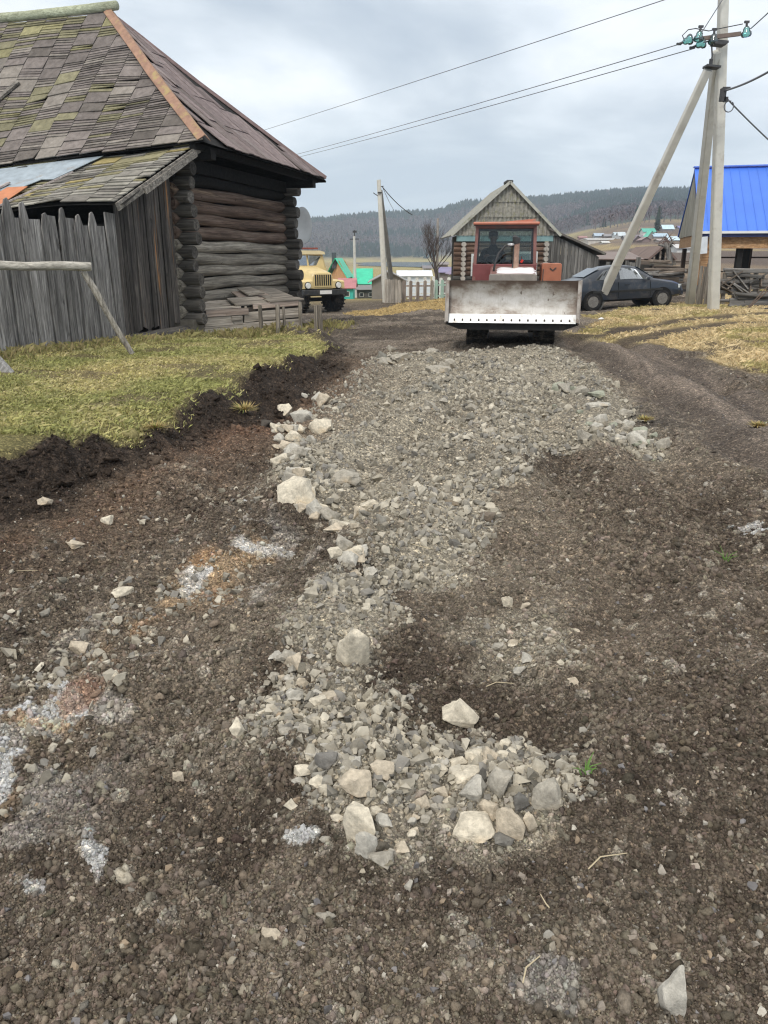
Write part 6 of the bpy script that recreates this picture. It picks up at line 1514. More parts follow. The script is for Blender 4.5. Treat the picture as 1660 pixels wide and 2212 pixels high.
    # bare tree
    b = W(*Z4(1482, 1270), 44); b.z = hz(b.x, 44); t = thing('bare_tree', 'small leafless tree with upswept branches behind the picket fence', 'tree', b)
    bark = plain('tree_bark', (.11, .09, .085), .9, .3, 6); r = random.Random(5)
    mt = MB(); mc = MB(); P = lambda x, y: W(*Z4(x, y), 44 + r.uniform(-.6, .6))
    trunk = [Vector(b), W(*Z4(1480, 1100), 44), W(*Z4(1462, 980), 44), W(*Z4(1448, 880), 44.1), W(*Z4(1440, 760), 44)]; mt.tube(trunk, [.11, .09, .075, .05, .03], 8); mt.build('trunk', bark, t, smooth=True, world=True)
    def branch(p, d, L, rad, dep):
        q = p; pts = [p]; dd = d.copy()
        for i in range(3): dd = (dd + Vector((r.uniform(-.22, .22), r.uniform(-.22, .22), .16))).normalized(); q = q + dd * L / 3; pts.append(q)
        mc.tube(pts, [rad, rad * .8, rad * .6, rad * .35], 5 if dep > 1 else 4, cap=False)
        if dep > 0:
            for i in range(4 if dep > 1 else 3): k = r.uniform(.3, 1); base = pts[1 + int(k * 1.99)]; branch(base, (dd + Vector((r.uniform(-.8, .8), r.uniform(-.8, .8), r.uniform(.0, .6)))).normalized(), L * r.uniform(.45, .7), rad * .5, dep - 1)
    for i in range(15):
        f = .3 + .7 * i / 14; k = f * 4; p = trunk[min(int(k), 3)].lerp(trunk[min(int(k) + 1, 4)], k - int(k)) if k < 4 else trunk[4]
        an = r.uniform(0, 6.28); branch(p, Vector((math.cos(an) * .75, math.sin(an) * .75, .75)).normalized(), r.uniform(1.0, 1.9) * (1.15 - .4 * f), .026, 3)
    mc.build('crown', bark, t, world=True)
make_middle()

# ------------------------------------------------------------------ the village: left of the road
def make_village():
    green = (.035, .5, .3); teal = (.05, .42, .36); grey = (.26, .25, .24); orange = (.55, .3, .14)
    def sh(name, label, cat, x0, x1, yb, ye, yr, *a, z=Z4, **k): return simple_house(name, label, cat, z(x0, 0)[0], z(x1, 0)[0], z(0, yb)[1], z(0, ye)[1], z(0, yr)[1], *a, **k)
    # big green roofed house: timber gable turned to the left
    Y = 128; ap = W(*Z4(440, 900), Y); el = W(*Z4(320, 940), Y + 2); er = W(*Z4(565, 1105), Y - 3.5); rb = W(*Z4(505, 897), Y + 11); eb = W(*Z4(640, 1010), Y + 8)
    zg = hz(ap.x, Y); t = thing('green_roof_house', 'timber gabled house with a steep bright green roof beside the truck', 'house', (ap.x, Y, zg)); gr = pm(green, .45); wd = pm(orange)
    rt, ft = ap, er; mb = MB(); back = W(*Z4(505, 897), Y + 11) - ap; back.z = 0; el2 = Vector((ap.x - (er.x - ap.x) * .9, Y + 3.5, er.z))
    mb.slab([rt, ft, ft + back, rt + back], -.15); mb.slab([rt + back, el2 + back, el2, rt], -.15); mb.build('roof', gr, t, world=True)
    fv = Vector((.6, .2, -.25)); f2 = ft + fv + Vector((-.4, 0, 0)); e2 = el2 + fv; mb = MB(); a = rt + fv
    mb.add([a, f2, Vector((f2.x, f2.y, zg)), Vector((e2.x, e2.y, zg)), e2] + [v + back * .93 for v in (a, f2, Vector((f2.x, f2.y, zg)), Vector((e2.x, e2.y, zg)), e2)], [(0, 1, 2, 3, 4), (5, 6, 7, 8, 9), (1, 6, 7, 2), (4, 9, 8, 3)]); mb.build('wall', wd, t, world=True)
    mb = MB(); c = rt + back * .12 + Vector((-.3, 0, -.3)); mb.box(c, (.7, .7, 2.4)); mb.build('chimney', pm((.06, .07, .08)), t, world=True)
    sh('green_roof_annex', 'low teal walled annex under a bright green roof right of the steep green house', 'house', 640, 800, 1290, 1150, 1008, teal, green, depth=8, windows=3, Y=118)
    sh('red_roof_shed', 'teal shed with a dull red roof close behind the truck', 'shed', 490, 625, 1300, 1195, 1112, teal, (.42, .16, .17), depth=5, Y=88, windows=1)
    sh('teal_shed', 'small bright teal shed between far pole and pale board fence', 'shed', 850, 945, 1300, 1185, 1140, teal, green, kind='gable', depth=4, Y=92)
    sh('dark_hut', 'dark grey low hut in front of the green roofed annex', 'hut', 665, 850, 1290, 1215, 1180, (.09, .085, .08), (.17, .16, .155), depth=4, Y=95, windows=2)
    sh('grey_barn', 'weathered grey barn with a low gable behind the strutted pole', 'barn', 815, 1165, 1300, 1130, 1035, (.2, .18, .16), grey, kind='gable', depth=7, Y=72)
    sh('white_greenhouse', 'long white greenhouse beyond the brown picket fence', 'greenhouse', 1095, 1410, 1180, 1075, 1028, (.62, .68, .74), (.72, .77, .82), depth=5, Y=110)
    sh('purple_roof_house', 'low house with a purple grey roof right of the bare tree', 'house', 1510, 1700, 1150, 1040, 995, (.2, .17, .17), (.2, .17, .3), depth=6, Y=95)
    sh('purple_roof_house', 'purple roofed house half hidden by the log house corner', 'house', 1640, 1800, 1160, 1050, 1010, (.3, .26, .2), (.22, .16, .26), kind='gable', depth=6, Y=84)
    sh('small_white_house', 'tiny white house with a dark roof at the foot of the meadow', 'house', 1350, 1420, 1040, 1000, 975, (.5, .48, .45), (.17, .15, .16), depth=6, Y=160)
    sh('brown_hut', 'small brown hut right of the wooden pole behind the tree', 'hut', 1500, 1590, 1000, 960, 935, (.17, .13, .11), (.2, .17, .17), depth=5, Y=190)
    # up the slope on the right
    G_ = 'houses on the far slope'
    L = [((330, 400), 577, 562, 542, (.3, .31, .33), (.35, .43, .52), 'blue grey roofed house at the left end of the far village'), ((405, 480), 577, 565, 548, (.2, .17, .16), (.23, .22, .23), 'dark grey roofed house in the left of the far village'),
         ((484, 520), 580, 556, 535, (.5, .52, .52), (.42, .5, .55), 'pale house with a light blue gable in the far village'), ((515, 562), 582, 560, 533, (.55, .56, .56), (.5, .56, .6), 'whitish hip roofed house next to the pale gabled one'),
         ((632, 680), 612, 588, 562, (.16, .12, .11), (.15, .11, .12), 'dark gabled house below the green roofed one on the far slope'), ((700, 790), 560, 530, 505, (.68, .68, .66), (.08, .38, .3), 'white house with a green roof on the far slope'),
         ((735, 790), 585, 565, 525, (.3, .28, .26), (.1, .5, .36), 'bright green gabled house in the middle of the far slope'), ((690, 755), 612, 592, 572, (.22, .16, .15), (.28, .19, .18), 'reddish brown roofed house low on the far slope'),
         ((785, 890), 583, 566, 543, (.4, .4, .42), (.38, .5, .6), 'wide pale blue roofed house right of the green gable'), ((852, 932), 530, 508, 478, (.25, .22, .22), (.5, .64, .74), 'light blue hip roofed house high on the far slope'),
         ((975, 1012), 512, 500, 486, (.3, .26, .26), (.16, .15, .32), 'violet roofed house at the top right of the far slope'), ((900, 1012), 606, 594, 566, (.3, .25, .22), (.48, .6, .68), 'broad pale blue roofed house low in the far village'),
         ((1022, 1078), 545, 528, 508, (.6, .6, .58), (.66, .68, .7), 'white roofed house beside the blue roofed frame'), ((958, 1078), 692, 655, 628, (.62, .62, .6), (.55, .54, .54), 'long white building with a pale roof above the timber heap'),
         ((212, 268), 588, 576, 565, (.28, .16, .15), (.34, .17, .16), 'small red house at the edge of the far village'), ((280, 560), 602, 594, 584, (.5, .47, .44), (.55, .55, .54), 'long low pale roofed farm shed on the far slope'),
         ((392, 440), 622, 615, 604, (.5, .48, .44), (.6, .6, .58), 'tiny white hut alone in the fallow field'), ((560, 615), 592, 578, 560, (.2, .17, .17), (.2, .2, .22), 'dark grey house left of the concrete strut on the far slope'),
         ((150, 210), 466, 460, 449, (.55, .55, .55), (.62, .63, .66), 'pale house among the birches high on the far slope'), ((640, 700), 586, 570, 555, (.25, .2, .2), (.2, .18, .2), 'dull house with a grey roof behind the dark gable'),
         ((820, 850), 612, 598, 588, (.5, .45, .4), (.4, .36, .36), 'small cream hut among the houses of the far slope'), ((1020, 1080), 612, 604, 598, (.55, .5, .48), (.6, .58, .58), 'low white shed right of the broad blue roof')]
    for i, ((a, b), yb, ye, yr, w, r_, lab) in enumerate(L):
        kind = 'gable' if i in (4, 6, 7) else 'eave'
        sh('village_house', lab, 'house', a, b, yb, ye, yr, w, r_, z=Z6, kind=kind, depth=max(4, hit(*Z6((a + b) / 2, yb)).y * (b - a) * .3211 * .877 / F * .8), group=G_)
make_village()
# ------------------------------------------------------------------ stones one can point to
PALE, GREYS, BLUE_, WARM, DARKS = (.62, .56, .45), (.38, .35, .295), (.47, .445, .39), (.52, .45, .35), (.08, .07, .06)
_rm = {}
def surf_z(x, y): return float(surf(np.array([float(x)]), np.array([float(y)]))[0])
def rockmat(c):
    if c not in _rm:
        m, nt, b = nodes_of('rock_%d' % len(_rm)); vec = coords(nt); oi = N(nt, 'ShaderNodeObjectInfo')
        f = noise(nt, vec, 7, 8, .7, .3); g = noise(nt, vec, 46, 6, .7); h = noise(nt, vec, 3, 4, .6)
        col = ramp(nt, f, [(.3, tuple(v * .62 for v in c)), (.5, c), (.7, tuple(min(.8, v * 1.28) for v in c))])
        col = mixc(nt, ramp(nt, h, [(.55, (0, 0, 0)), (.68, (.75,) * 3)]), col, tuple(a * k for a, k in zip(c, (.78, .66, .5))))
        col = mixc(nt, 1.0, col, ramp(nt, g, [(.32, (.72,) * 3), (.65, (1.18,) * 3)]), 'MULTIPLY')
        nt.links.new(col, b.inputs['Base Color']); b.inputs['Roughness'].default_value = .88; b.inputs['Specular IOR Level'].default_value = .25
        bump(nt, b, math_n(nt, 'ADD', math_n(nt, 'MULTIPLY', f, 1.5), g), .6, .012); _rm[c] = m
    return _rm[c]
def hero(px, py, w, h, c, label, seed, flat=1.0, group=None, deep=.8):
    """px, py: middle of the foot; w, h: width and height in photograph units"""
    x, y = G(px, py); z = surf_z(x, y); x, y = G(px, py, z); z = surf_z(x, y)
    dep = y * CP + (CAM_H - z) * SP; k = dep / F; el = math.atan2(CAM_H - z, y)
    ww = w * k; dd = ww * deep; hh = max((h * k - dd * math.sin(el) * .75) / math.cos(el), ww * .3) * 1.18 * flat
    t = thing('rock', label, 'rock', (x, y + dd * .3, z), group=group)
    v, f = rock_hull(13, 1.0, seed, sub=1); ext = v.max(0) - v.min(0); v = (v - (v.max(0) + v.min(0)) / 2) / ext * np.array([ww, dd, hh])
    v[:, 2] += hh * .34
    me = mesh_np('stone', v, f, True); me.set_sharp_from_angle(angle=R(28)); link('stone', me, rockmat(c), t)
def make_rocks():
    H = [(640, 1072, 88, 66, PALE, 'big pale boulder at the left rim of the gravel bed', 3), (740, 1040, 80, 40, GREYS, 'wide grey slab lying just right of the big pale boulder', 4), (674, 1122, 46, 42, BLUE_, 'rounded bluish stone below the big pale boulder', 5),
         (652, 915, 56, 38, BLUE_, 'blue grey block on the upper left rim of the gravel', 6), (692, 915, 54, 36, PALE, 'angular pale stone right of the blue grey block', 7), (573, 912, 42, 24, DARKS, 'dark wet stone lying on the black soil bank', 8),
         (762, 1450, 74, 94, PALE, 'tall whitish boulder standing upright in brown soil', 9), (996, 1572, 82, 74, PALE, 'squarish pale block standing alone in brown soil', 10), (776, 1810, 72, 92, PALE, 'large buff boulder at the front left of the stone heap', 11),
         (768, 1715, 78, 70, WARM, 'rough buff stone behind the large buff boulder', 12), (792, 1850, 50, 66, BLUE_, 'white wedge shaped stone in front of the large buff boulder', 13), (824, 1868, 56, 44, GREYS, 'low brownish stone at the very front tip of the stone heap', 14),
         (1026, 1816, 96, 66, PALE, 'pale wedge shaped stone at the front of the right hand heap', 15), (1104, 1805, 62, 76, WARM, 'upright buff stone right of the pale wedge in the heap', 16), (1084, 1725, 60, 64, GREYS, 'grey squarish stone in the middle of the right hand heap', 17),
         (1020, 1690, 84, 46, PALE, 'flat topped buff slab at the back of the right hand heap', 18), (1024, 1737, 64, 58, BLUE_, 'rounded grey stone under the flat topped slab', 19), (1056, 1757, 50, 46, WARM, 'speckled small stone leaning on the rounded grey one', 20),
         (1184, 1730, 68, 70, GREYS, 'ragged grey stone set apart at the right end of the heap', 21), (1145, 1800, 32, 50, WARM, 'narrow upright stone right of the upright buff one', 22), (704, 1660, 54, 48, (.2, .19, .175), 'dark grey rounded stone in the left hand heap', 23),
         (655, 1660, 46, 40, PALE, 'pale angular stone at the left end of the heap', 24), (826, 1678, 54, 48, WARM, 'buff rounded stone between left and right heaps', 25), (690, 1700, 46, 36, PALE, 'pale oblong stone below the dark grey rounded one', 26), (705, 1722, 36, 28, PALE, 'small pale stone below the pale oblong one', 57),
         (630, 1445, 42, 44, WARM, 'buff stone left of the tall whitish boulder', 27), (1293, 884, 62, 24, BLUE_, 'broad flat grey slab on the right edge of the gravel', 28), (512, 1592, 32, 44, PALE, 'lone pale stone half sunk in soil on the left', 29),
         (1452, 2195, 56, 100, BLUE_, 'grey stone half buried in soil at the bottom right', 30), (948, 808, 60, 18, GREYS, 'flat grey slab lying in front of the bulldozer tracks', 31), (866, 778, 44, 20, GREYS, 'grey stone at the far left corner of the gravel', 32), (832, 782, 34, 18, GREYS, 'smaller grey stone at the far left corner of the gravel', 33),
         (976, 1090, 36, 18, (.22, .18, .13), 'flat brown stone lying in the middle of the gravel', 34), (1052, 1122, 36, 24, (.17, .14, .11), 'dark brown stone at the front edge of the gravel', 35), (704, 1995, 44, 30, GREYS, 'grey stone almost buried in the foreground soil', 36), (1096, 1312, 26, 30, PALE, 'small pale stone alone right of the gravel tail', 37),
         (586, 2040, 48, 24, WARM, 'flat brownish stone in the foreground left of centre', 38), (628, 1756, 32, 28, PALE, 'small pale cube of stone left of the heap', 39), (990, 1660, 38, 34, PALE, 'pale stone behind the flat topped slab on its left', 40), (1030, 1648, 50, 24, PALE, 'flat pale stone behind the flat topped slab', 41), (1060, 1655, 34, 32, WARM, 'rounded buff stone behind the grey squarish one', 42),
         (1092, 1628, 34, 34, PALE, 'whitish split stone at the back of the right hand heap', 43), (908, 1752, 44, 40, WARM, 'round buff pebble between the two heaps', 44), (1126, 1460, 34, 28, BLUE_, 'pale knobbly stone in the small gravel patch', 45), (1240, 1480, 26, 24, WARM, 'whitish round stone right of the small gravel patch', 46),
         (1128, 1738, 34, 40, (.13, .125, .115), 'dark damp stone beside the ragged grey stone', 47), (1090, 1830, 48, 34, (.2, .19, .17), 'dull dark stone under the upright buff one', 48), (742, 1150, 56, 46, PALE, 'pale stone on the rim below the wide grey slab', 49), (772, 1120, 44, 40, WARM, 'buff stone in the rim right of the bluish stone', 50), (745, 1190, 40, 44, GREYS, 'tilted grey stone low on the left rim', 51), (804, 1105, 54, 36, PALE, 'sloping pale stone on the rim of the gravel', 52),
         (768, 1215, 42, 36, WARM, 'brownish stone at the low end of the gravel rim', 53), (634, 960, 40, 28, PALE, 'flat pale stone on the rim under the blue grey block', 54), (618, 985, 34, 34, WARM, 'buff stone at the leftmost bulge of the gravel', 55), (640, 990, 60, 30, GREYS, 'long grey stone on the leftmost bulge of the gravel', 56),
         (95, 1120, 40, 30, WARM, 'pale stone at the foot of the black soil bank on the left', 58), (232, 1150, 26, 22, PALE, 'small whitish stone below the bank on the left', 59), (262, 1290, 44, 24, PALE, 'whitish stone in the orange rubble strip', 60), (160, 1210, 50, 22, WARM, 'flat brown stone below the bank on the left', 61), (165, 1410, 46, 36, WARM, 'pinkish stone at the top of the lime streak', 62), (248, 1488, 30, 20, PALE, 'triangular pale chip right of the lime streak', 63), (384, 1676, 26, 26, WARM, 'round tan pebble in the left foreground', 64)]
    for a in H: hero(*a[:6], a[6] * 13 + 1)
    # stones of the rims, too alike to tell apart
    def rim(n, pts, spread, lo, hi, label, group, seed, cols=(PALE, GREYS, WARM, BLUE_)):
        r = random.Random(seed)
        for i in range(n):
            k = r.uniform(0, len(pts) - 1.001); a, b = pts[int(k)], pts[int(k) + 1]; f = k - int(k)
            px = a[0] + (b[0] - a[0]) * f + r.gauss(0, spread[0]); py = a[1] + (b[1] - a[1]) * f + r.gauss(0, spread[1]); w = r.uniform(lo, hi) ** 1.0 * (r.uniform(.8, 1.3))
            hero(px, py, w, w * r.uniform(.55, .95), r.choice(cols), label, seed * 100 + i % 9 + int(w), group=group, deep=r.uniform(.6, 1.1))
    rim(68, [(690, 870), (640, 930), (625, 985), (660, 1050), (690, 1110), (740, 1170), (770, 1225)], (22, 14), 18, 38, 'fist sized pale stone in the loose rim along the left of the gravel bed', 'rim stones left of the gravel', 3)
    rim(60, [(610, 1420), (625, 1500), (650, 1580), (690, 1640), (760, 1690), (800, 1760), (840, 1830)], (34, 26), 15, 34, 'small pale stone in the left tongue of the loose stone heap', 'small stones of the left tongue', 4)
    rim(34, [(960, 1680), (930, 1740), (900, 1800), (1010, 1640), (1080, 1640)], (26, 22), 15, 32, 'small pale stone among the big ones of the right hand heap', 'small stones of the right heap', 5)
    rim(34, [(1230, 860), (1300, 900), (1350, 930), (1400, 965), (1250, 940)], (26, 16), 14, 34, 'flat greenish grey stone on the right edge of the gravel bed', 'edge stones right of the gravel', 6, (GREYS, BLUE_, (.33, .34, .27)))
    rim(16, [(1030, 1380), (1110, 1400), (1200, 1360), (1060, 1450)], (26, 22), 13, 26, 'small pale stone in the little gravel patch right of the middle', 'stones of the little gravel patch', 7)
    rim(22, [(800, 785), (900, 775), (1000, 800), (860, 860), (980, 880), (1100, 900)], (30, 14), 14, 28, 'grey lump standing out of the far half of the gravel', 'lumps in the far gravel', 8, (GREYS, GREYS, (.22, .21, .18)))
make_rocks()

# ------------------------------------------------------------------ grass, sprouts, twigs
def blades(name, X, Y, hgt, C, label, n_each, lean=.8, width=.0032, Zo=None):
    n = len(X) * n_each; X = np.repeat(X, n_each) + rng.normal(0, .02, n); Y = np.repeat(Y, n_each) + rng.normal(0, .02, n); C = np.repeat(C, n_each, 0) * rng.uniform(.6, 1.3, (n, 1)); h = np.repeat(hgt, n_each) * rng.uniform(.5, 1.2, n)
    Z = surf(X, Y) - .005 + (np.repeat(Zo, n_each) if Zo is not None else 0); a = rng.uniform(0, 6.283, n); l = np.abs(rng.normal(0, lean, n)) * h; w = width * rng.uniform(.6, 1.5, n) * (1 + Y * .035)
    dx, dy = np.cos(a), np.sin(a); px, py = -dy, dx
    V = np.zeros((n, 4, 3))
    V[:, 0] = np.stack([X - px * w, Y - py * w, Z], 1); V[:, 1] = np.stack([X + px * w, Y + py * w, Z], 1)
    V[:, 2] = np.stack([X + dx * l * .45 + px * w * .7, Y + dy * l * .45 + py * w * .7, Z + h * .75], 1); V[:, 3] = np.stack([X + dx * l, Y + dy * l, Z + h * rng.uniform(.6, 1, n)], 1)
    k = np.arange(n) * 4; Fc = np.vstack([np.stack([k, k + 1, k + 2], 1), np.stack([k, k + 2, k + 3], 1)])
    me = mesh_np(name, V.reshape(-1, 3), Fc, False); vcol(me, np.repeat(np.clip(C, .01, .8), 4, 0)); o = link(name, me, GRASSM); return tag(o, label, kind='stuff')
GRASSM = tinted('grass_blade', .15, 3, .8, .2)
def make_grass():
    g, y, s_ = np.array([.23, .265, .08]), np.array([.47, .42, .165]), np.array([.54, .46, .26])
    n = 170000; X = rng.uniform(-10, -.9, n); Y = 6.5 * (23 / 6.5) ** rng.uniform(0, 1, n)
    tf = poly_sd(X, Y, TURF_POLY) + fbm(X, Y, .5, 4, 31) * .25; k = (tf > -.1) & (X > -.62 * Y - 1.2) & (rng.uniform(0, 1, n) < sstep(-.05, .35, tf) * .8 + .2)
    wall = (X - C1.x) * BN.x + (Y - C1.y) * BN.y; k &= (wall > -.1) | (Y < 12); X, Y = X[k], Y[k]; n = len(X)
    p = fbm(X, Y, 1.2, 4, 98); q = rng.uniform(0, 1, n)
    gr = sstep(.45, -.5, p + rng.normal(0, .22, n)) * .68; C = g * gr[:, None] + (y * (1 - q[:, None]) + s_ * q[:, None]) * (1 - gr[:, None])
    hh = rng.uniform(.02, .055, n) * (1 + .5 * (wall[k] < .5))
    bare = sstep(.08, .34, fbm(X, Y, .8, 4, 99)); kk = rng.uniform(0, 1, n) > bare * .95
    blades('grass', X[kk], Y[kk], hh[kk], C[kk], 'short green and straw coloured grass on the bank in front of the barn', 3, 1.0)
    # taller straw at the foot of fence, crib and stakes
    n = 4200; s = rng.uniform(-8, 5.8, n); off = np.abs(rng.normal(0, .22, n)) + .04 + np.where(s > 0, .3 + rng.uniform(0, 1.3, n), 0); X = C1.x + BT.x * s + BN.x * off; Y = C1.y + BT.y * s + BN.y * off
    q = rng.uniform(0, 1, n)[:, None]; C = np.array([.36, .29, .15]) * q + np.array([.25, .25, .09]) * (1 - q)
    blades('grass', X, Y, rng.uniform(.06, .2, n), C, 'dry taller grass along the foot of fence and barn', 3, .5)
    n = 150000; X = rng.uniform(3, 24, n); Y = 11 * (42 / 11) ** rng.uniform(0, 1, n); k = (poly_sd(X, Y, RIGHTTURF) + fbm(X, Y, 1.4, 4, 41) * .8 > 0.1) & (X < .62 * Y + 1.5)
    lane = np.minimum(line_d(X, Y, gpoly([(1240, 718), (1400, 700), (1560, 688), (1760, 680)], .2)), line_d(X, Y, gpoly([(1350, 722), (1480, 708), (1600, 700), (1760, 702)], .22)))
    k &= (lane + fbm(X, Y, .7, 3, 101) * .35 > .4) & (rng.uniform(0, 1, n) > sstep(.15, .4, fbm(X, Y, .8, 4, 99)) * .85); X, Y = X[k], Y[k]; n = len(X)
    q = rng.uniform(0, 1, n)[:, None]; gr = sstep(.1, .4, fbm(X, Y, 1.5, 3, 141))[:, None] * .6; C = (np.array([.7, .56, .34]) * q + np.array([.56, .45, .26]) * (1 - q)) * (1 - gr) + np.array([.3, .29, .09]) * gr
    blades('dry_grass', X, Y, rng.uniform(.04, .1, n), C, 'dry straw coloured grass on the right of the road', 2, 1.1)
    n = 26000; X = rng.uniform(-3, 5, n); Y = rng.uniform(24, 43, n); k = (poly_sd(X, Y, FARTURF) + fbm(X, Y, 1.4, 4, 42) * 1.2 > .1); X, Y = X[k], Y[k]; n = len(X)
    q = rng.uniform(0, 1, n)[:, None]; C = np.array([.62, .47, .24]) * q + np.array([.48, .37, .18]) * (1 - q)
    blades('dry_grass', X, Y, rng.uniform(.05, .13, n), C, 'dry grass verge in front of the picket fences', 2, 1.0)
    # sods torn out onto the bank
    for px, py, w, lab in ((338, 940, 46, 'straw coloured grass sod on the black soil bank nearest the left edge'), (528, 888, 50, 'straw coloured grass sod on the black soil bank near the dark stone'), (1395, 905, 30, 'small brown sod at the right rim of the gravel'), (1640, 905, 34, 'tuft of yellow grass at the right edge beside the track')):
        x, y_ = G(px, py, .1); z = surf_z(x, y_); t = thing('grass_clump', lab, 'grass clump', (x, y_, z)); sz = w / F * y_; mb = MB(); r = random.Random(px)
        v, f = rock_hull(12, .6, px); mb.cur = (.07, .05, .035); mb.add([tuple(p * sz * .7) for p in v], [tuple(q) for q in f])
        for i in range(230):
            a = r.uniform(0, 6.28); d = r.uniform(0, .45) * sz; b = Vector((d * math.cos(a), d * math.sin(a), sz * .2)); e = b + Vector((math.cos(a) * r.uniform(.1, .5) * sz, math.sin(a) * r.uniform(.1, .5) * sz, r.uniform(-.1, .3) * sz)); s2 = Vector((-math.sin(a), math.cos(a), 0)) * .006
            q = r.uniform(.6, 1.15); mb.cur = (.45 * q, .34 * q, .15 * q) if r.random() < .8 else (.22 * q, .25 * q, .07 * q); mb.add([b - s2, b + s2, e], [(0, 1, 2)])
        mb.build('tuft', GRASSM, t, tint=True)
    for px, py, s, lab in ((1258, 1745, 1.0, 'green grass sprout in brown soil beside the right hand heap'), (1568, 1212, 1.4, 'small green seedling in the bare soil at the right')):
        x, y_ = G(px, py); z = surf_z(x, y_) + .005; t = thing('grass_sprout', lab, 'sprout', (x, y_, z)); mb = MB(); r = random.Random(px)
        for i in range(9):
            a = r.uniform(0, 6.28); L = r.uniform(.03, .075) * s; p = Vector((r.uniform(-.012, .012), r.uniform(-.012, .012), -.01)); pts = [p, p + Vector((math.cos(a) * L * .3, math.sin(a) * L * .3, L * .55)), p + Vector((math.cos(a) * L * .8, math.sin(a) * L * .8, L * .8))]
            mb.cur = (.13, .24, .06); mb.tube(pts, [.0028, .0024, .0008], 4)
        mb.build('leaves', GRASSM, t, tint=True)
    for i, (px, py, an, L, lab) in enumerate(((1146, 2430 * .877, .9, .09, 'bent pale root fibre in the foreground right of centre'), (1345 * .877, 2250 * .877, 2.0, .06, 'short pale straw in the foreground right of centre'), (1080, 1485, .1, .12, 'thin dry stalk by the small gravel patch'), (1310, 1890, .4, .14, 'dry stalk on the soil mound'), (905, 1200, 2.6, .16, 'long dry stalk below the gravel bed'), (40, 1215, .3, .2, 'grey stick lying below the left bank'))):
        x, y_ = G(px, py); z = surf_z(x, y_) + .012; t = thing('dry_stalk', lab, 'stalk', (x, y_, z)); d = Vector((math.cos(an), math.sin(an), 0)); s = Vector((-d.y, d.x, 0))
        MB().tube([-d * L / 2, -d * L * .1 + s * L * .12 + Vector((0, 0, .01)), d * L / 2 + Vector((0, 0, .008))], [.002, .0022, .0014], 5).build('stem', pm((.5, .42, .28)), t)
make_grass()

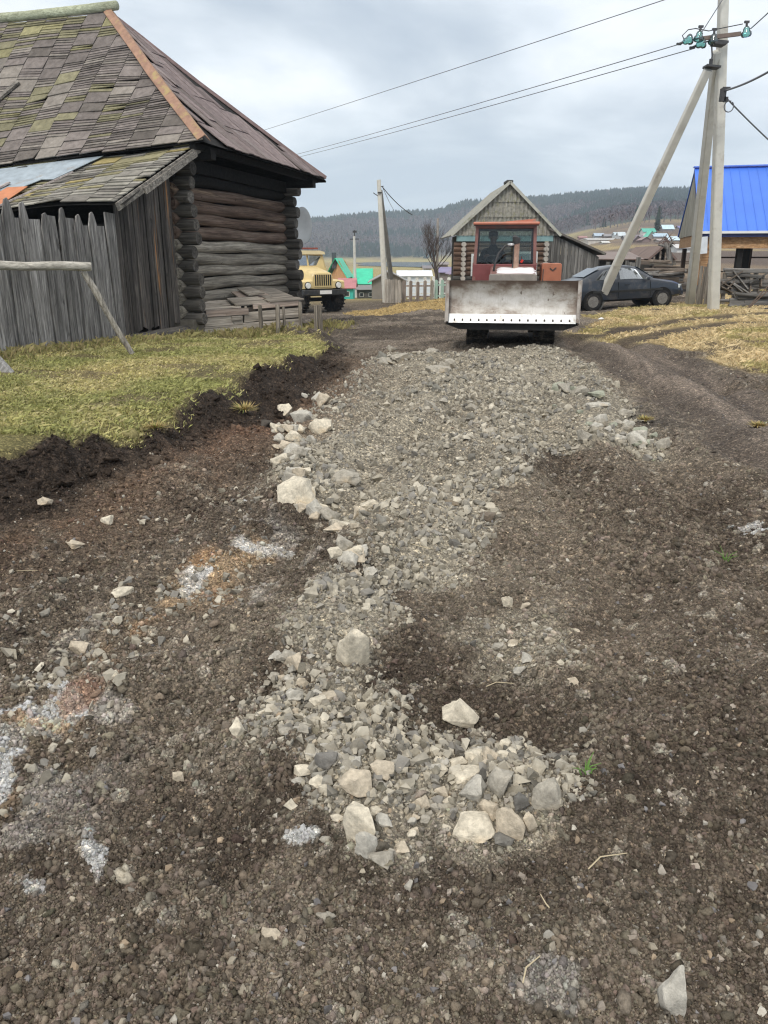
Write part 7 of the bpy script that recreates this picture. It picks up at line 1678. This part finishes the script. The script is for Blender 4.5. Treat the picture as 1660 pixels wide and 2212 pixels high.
# ------------------------------------------------------------------ the wooded hills, pond, air
def make_forest():
    def tree_templates():
        T = []
        for s in range(8):                                  # leafless birch and aspen: pale stem, a spray of fine upright twigs
            r = random.Random(s); V, Fc, C = [], [], []
            def tri(a, b, c, col):
                i = len(V); V.extend([a, b, c]); Fc.append((i, i + 1, i + 2)); C.extend([col] * 3)
            for an in (0, 1.57): w = .022; d = (math.cos(an) * w, math.sin(an) * w); tri((-d[0], -d[1], 0), (d[0], d[1], 0), (r.uniform(-.03, .03), 0, .85), (.19, .165, .17))
            for i in range(16):
                h = r.uniform(.25, .85); a = r.uniform(0, 6.28); L = r.uniform(.1, .26) * (1.15 - h * .6); top = min(1.0, h + r.uniform(.1, .3)); w = r.uniform(.015, .04)
                tri((0, 0, h), (math.cos(a) * L - math.sin(a) * w, math.sin(a) * L + math.cos(a) * w, top), (math.cos(a) * L * .8 + math.sin(a) * w, math.sin(a) * L * .8 - math.cos(a) * w, top * .96), (.115, .082, .09) if r.random() < .7 else (.145, .108, .112))
            T.append((np.array(V), np.array(Fc), np.array(C), 0))
        for s in range(6):                                  # spruce and pine
            r = random.Random(50 + s); V, Fc, C = [], [], []
            for k in range(5):
                z0 = .1 + k * .17; z1 = min(1.0, z0 + .34); rad = .2 * (1 - k * .17); m = 7
                for i in range(m):
                    a0 = 6.283 * i / m + r.uniform(-.2, .2); a1 = a0 + 6.283 / m * r.uniform(.6, 1.0); q = rad * r.uniform(.7, 1.2); i0 = len(V)
                    V.extend([(0, 0, z1), (math.cos(a0) * q, math.sin(a0) * q, z0 + r.uniform(-.04, .03)), (math.cos(a1) * q, math.sin(a1) * q, z0 + r.uniform(-.04, .03))]); Fc.append((i0, i0 + 1, i0 + 2)); t = r.uniform(.75, 1.2); C.extend([(.02 * t, .037 * t, .028 * t)] * 3)
            T.append((np.array(V), np.array(Fc), np.array(C), 1))
        return T
    T = tree_templates()
    n = 52000; D = np.sqrt(rng.uniform(430 ** 2, 1750 ** 2, n)); th = rng.uniform(-.66, .66, n); X, Y = D * np.sin(th), D * np.cos(th); az = X / Y
    rk = sstep(.1, .3, az); start = 985 - rk * 500 + fbm(X, Y, 120, 3, 151) * 90 + sstep(.3, .45, az) * 60
    dens = sstep(0, 60, D - start) * (1 - rk * .5 * sstep(900, 600, D))
    glade = sstep(.18, .3, fbm(X, Y * .6, 90, 3, 152)) * rk * sstep(900, 700, D); dens = dens * (1 - glade)
    k = rng.uniform(0, 1, n) < dens * .85; X, Y, D, az, rk = X[k], Y[k], D[k], az[k], rk[k]; n = len(X)
    Z = macro(X, Y)
    con = sstep(.0, .22, fbm(X, Y, 190, 3, 153) + (Z - 44) / 120 - .02 + rk * .12 * sstep(800, 1100, D)); con = np.where(D < 760, .03, con * .93 + .02)
    isc = rng.uniform(0, 1, n) < con; S = rng.uniform(9.5, 14.5, n) * np.where(D < 800, .72, 1.0) * np.where(isc, 1.08, 1); Vs, Fs, Cs = [], [], []; base = 0
    pick = np.where(isc, rng.integers(8, 14, n), rng.integers(0, 8, n)); ang = rng.uniform(0, 6.283, n); tone = rng.uniform(.75, 1.25, n)
    for ti, (v, f, c_, kind) in enumerate(T):
        i = np.where(pick == ti)[0]; m = len(i)
        if not m: continue
        ca, sa = np.cos(ang[i])[:, None], np.sin(ang[i])[:, None]; wd = rng.uniform(1.1, 1.8, m)[:, None]
        vx = (v[:, 0][None] * ca - v[:, 1][None] * sa) * S[i][:, None] * wd + X[i][:, None]; vy = (v[:, 0][None] * sa + v[:, 1][None] * ca) * S[i][:, None] * wd + Y[i][:, None]; vz = v[:, 2][None] * S[i][:, None] + Z[i][:, None] - .3
        Vs.append(np.stack([vx, vy, vz], 2).reshape(-1, 3)); Fs.append((f[None] + (base + np.arange(m) * len(v))[:, None, None]).reshape(-1, 3)); base += m * len(v); Cs.append((c_[None] * tone[i][:, None, None]).reshape(-1, 3))
    me = mesh_np('forest', np.vstack(Vs), np.vstack(Fs), False); vcol(me, np.vstack(Cs)); o = link('forest', me, tinted('forest_trees', .1, .05, .95, .05)); tag(o, 'mixed wood of leafless birches and dark conifers covering the far hills', kind='stuff')
make_forest()
def make_spruce():
    h = hit(*Z6(803, 548)); H = 9.5; t = thing('spruce_tree', 'lone dark spruce beside the light blue roofed house on the far slope', 'tree', h); r = random.Random(3); mb = MB()
    mb.tube([(0, 0, 0), (0, 0, H * .9)], [.2, .04], 6); mb.build('trunk', pm((.08, .06, .05)), t); mb = MB()
    for i in range(420):
        z = r.uniform(.08, 1) ** .8; a = r.uniform(0, 6.28); R_ = (1 - z) * 2.1 * r.uniform(.5, 1.1) + .1; p = Vector((math.cos(a) * R_, math.sin(a) * R_, z * H - .3)); q = Vector((0, 0, z * H + .35)); s = Vector((-math.sin(a), math.cos(a), 0)) * .3; mb.add([q, p - s, p + s], [(0, 1, 2)])
    mb.build('crown', pm((.03, .05, .035)), t)
make_spruce()
def make_pond():
    me = bpy.data.meshes.new('pond'); n = 40; V = []; 
    for i in range(n):
        a = 2 * math.pi * i / n; k = 1 + .12 * math.sin(3 * a + 1) + .06 * math.sin(7 * a); V.append((34 + 62 * math.cos(a) * k, 660 + 215 * math.sin(a) * k, -3.3))
    me = mesh_from('pond', V, [tuple(range(n))]); m, nt, b = nodes_of('pond_water'); b.inputs['Base Color'].default_value = (.12, .16, .2, 1); b.inputs['Roughness'].default_value = .12
    bump(nt, b, noise(nt, coords(nt), .6, 4), .1, .1); o = link('pond', me, m); tag(o, kind='structure')
make_pond()
HAZE = .0003
def make_haze():
    mb = MB(); mb.box((0, 1500, 70), (8200, 6200, 170)); me_o = mb.build('haze', None); m = bpy.data.materials.new('haze_air'); m.use_nodes = True; nt = m.node_tree; nt.nodes.clear(); out = N(nt, 'ShaderNodeOutputMaterial'); v = N(nt, 'ShaderNodeVolumePrincipled')
    v.inputs['Color'].default_value = (.72, .85, 1.0, 1); v.inputs['Density'].default_value = HAZE; v.inputs['Anisotropy'].default_value = 0.0; nt.links.new(v.outputs[0], out.inputs['Volume']); me_o.data.materials.append(m); tag(me_o, kind='stuff')
make_haze()
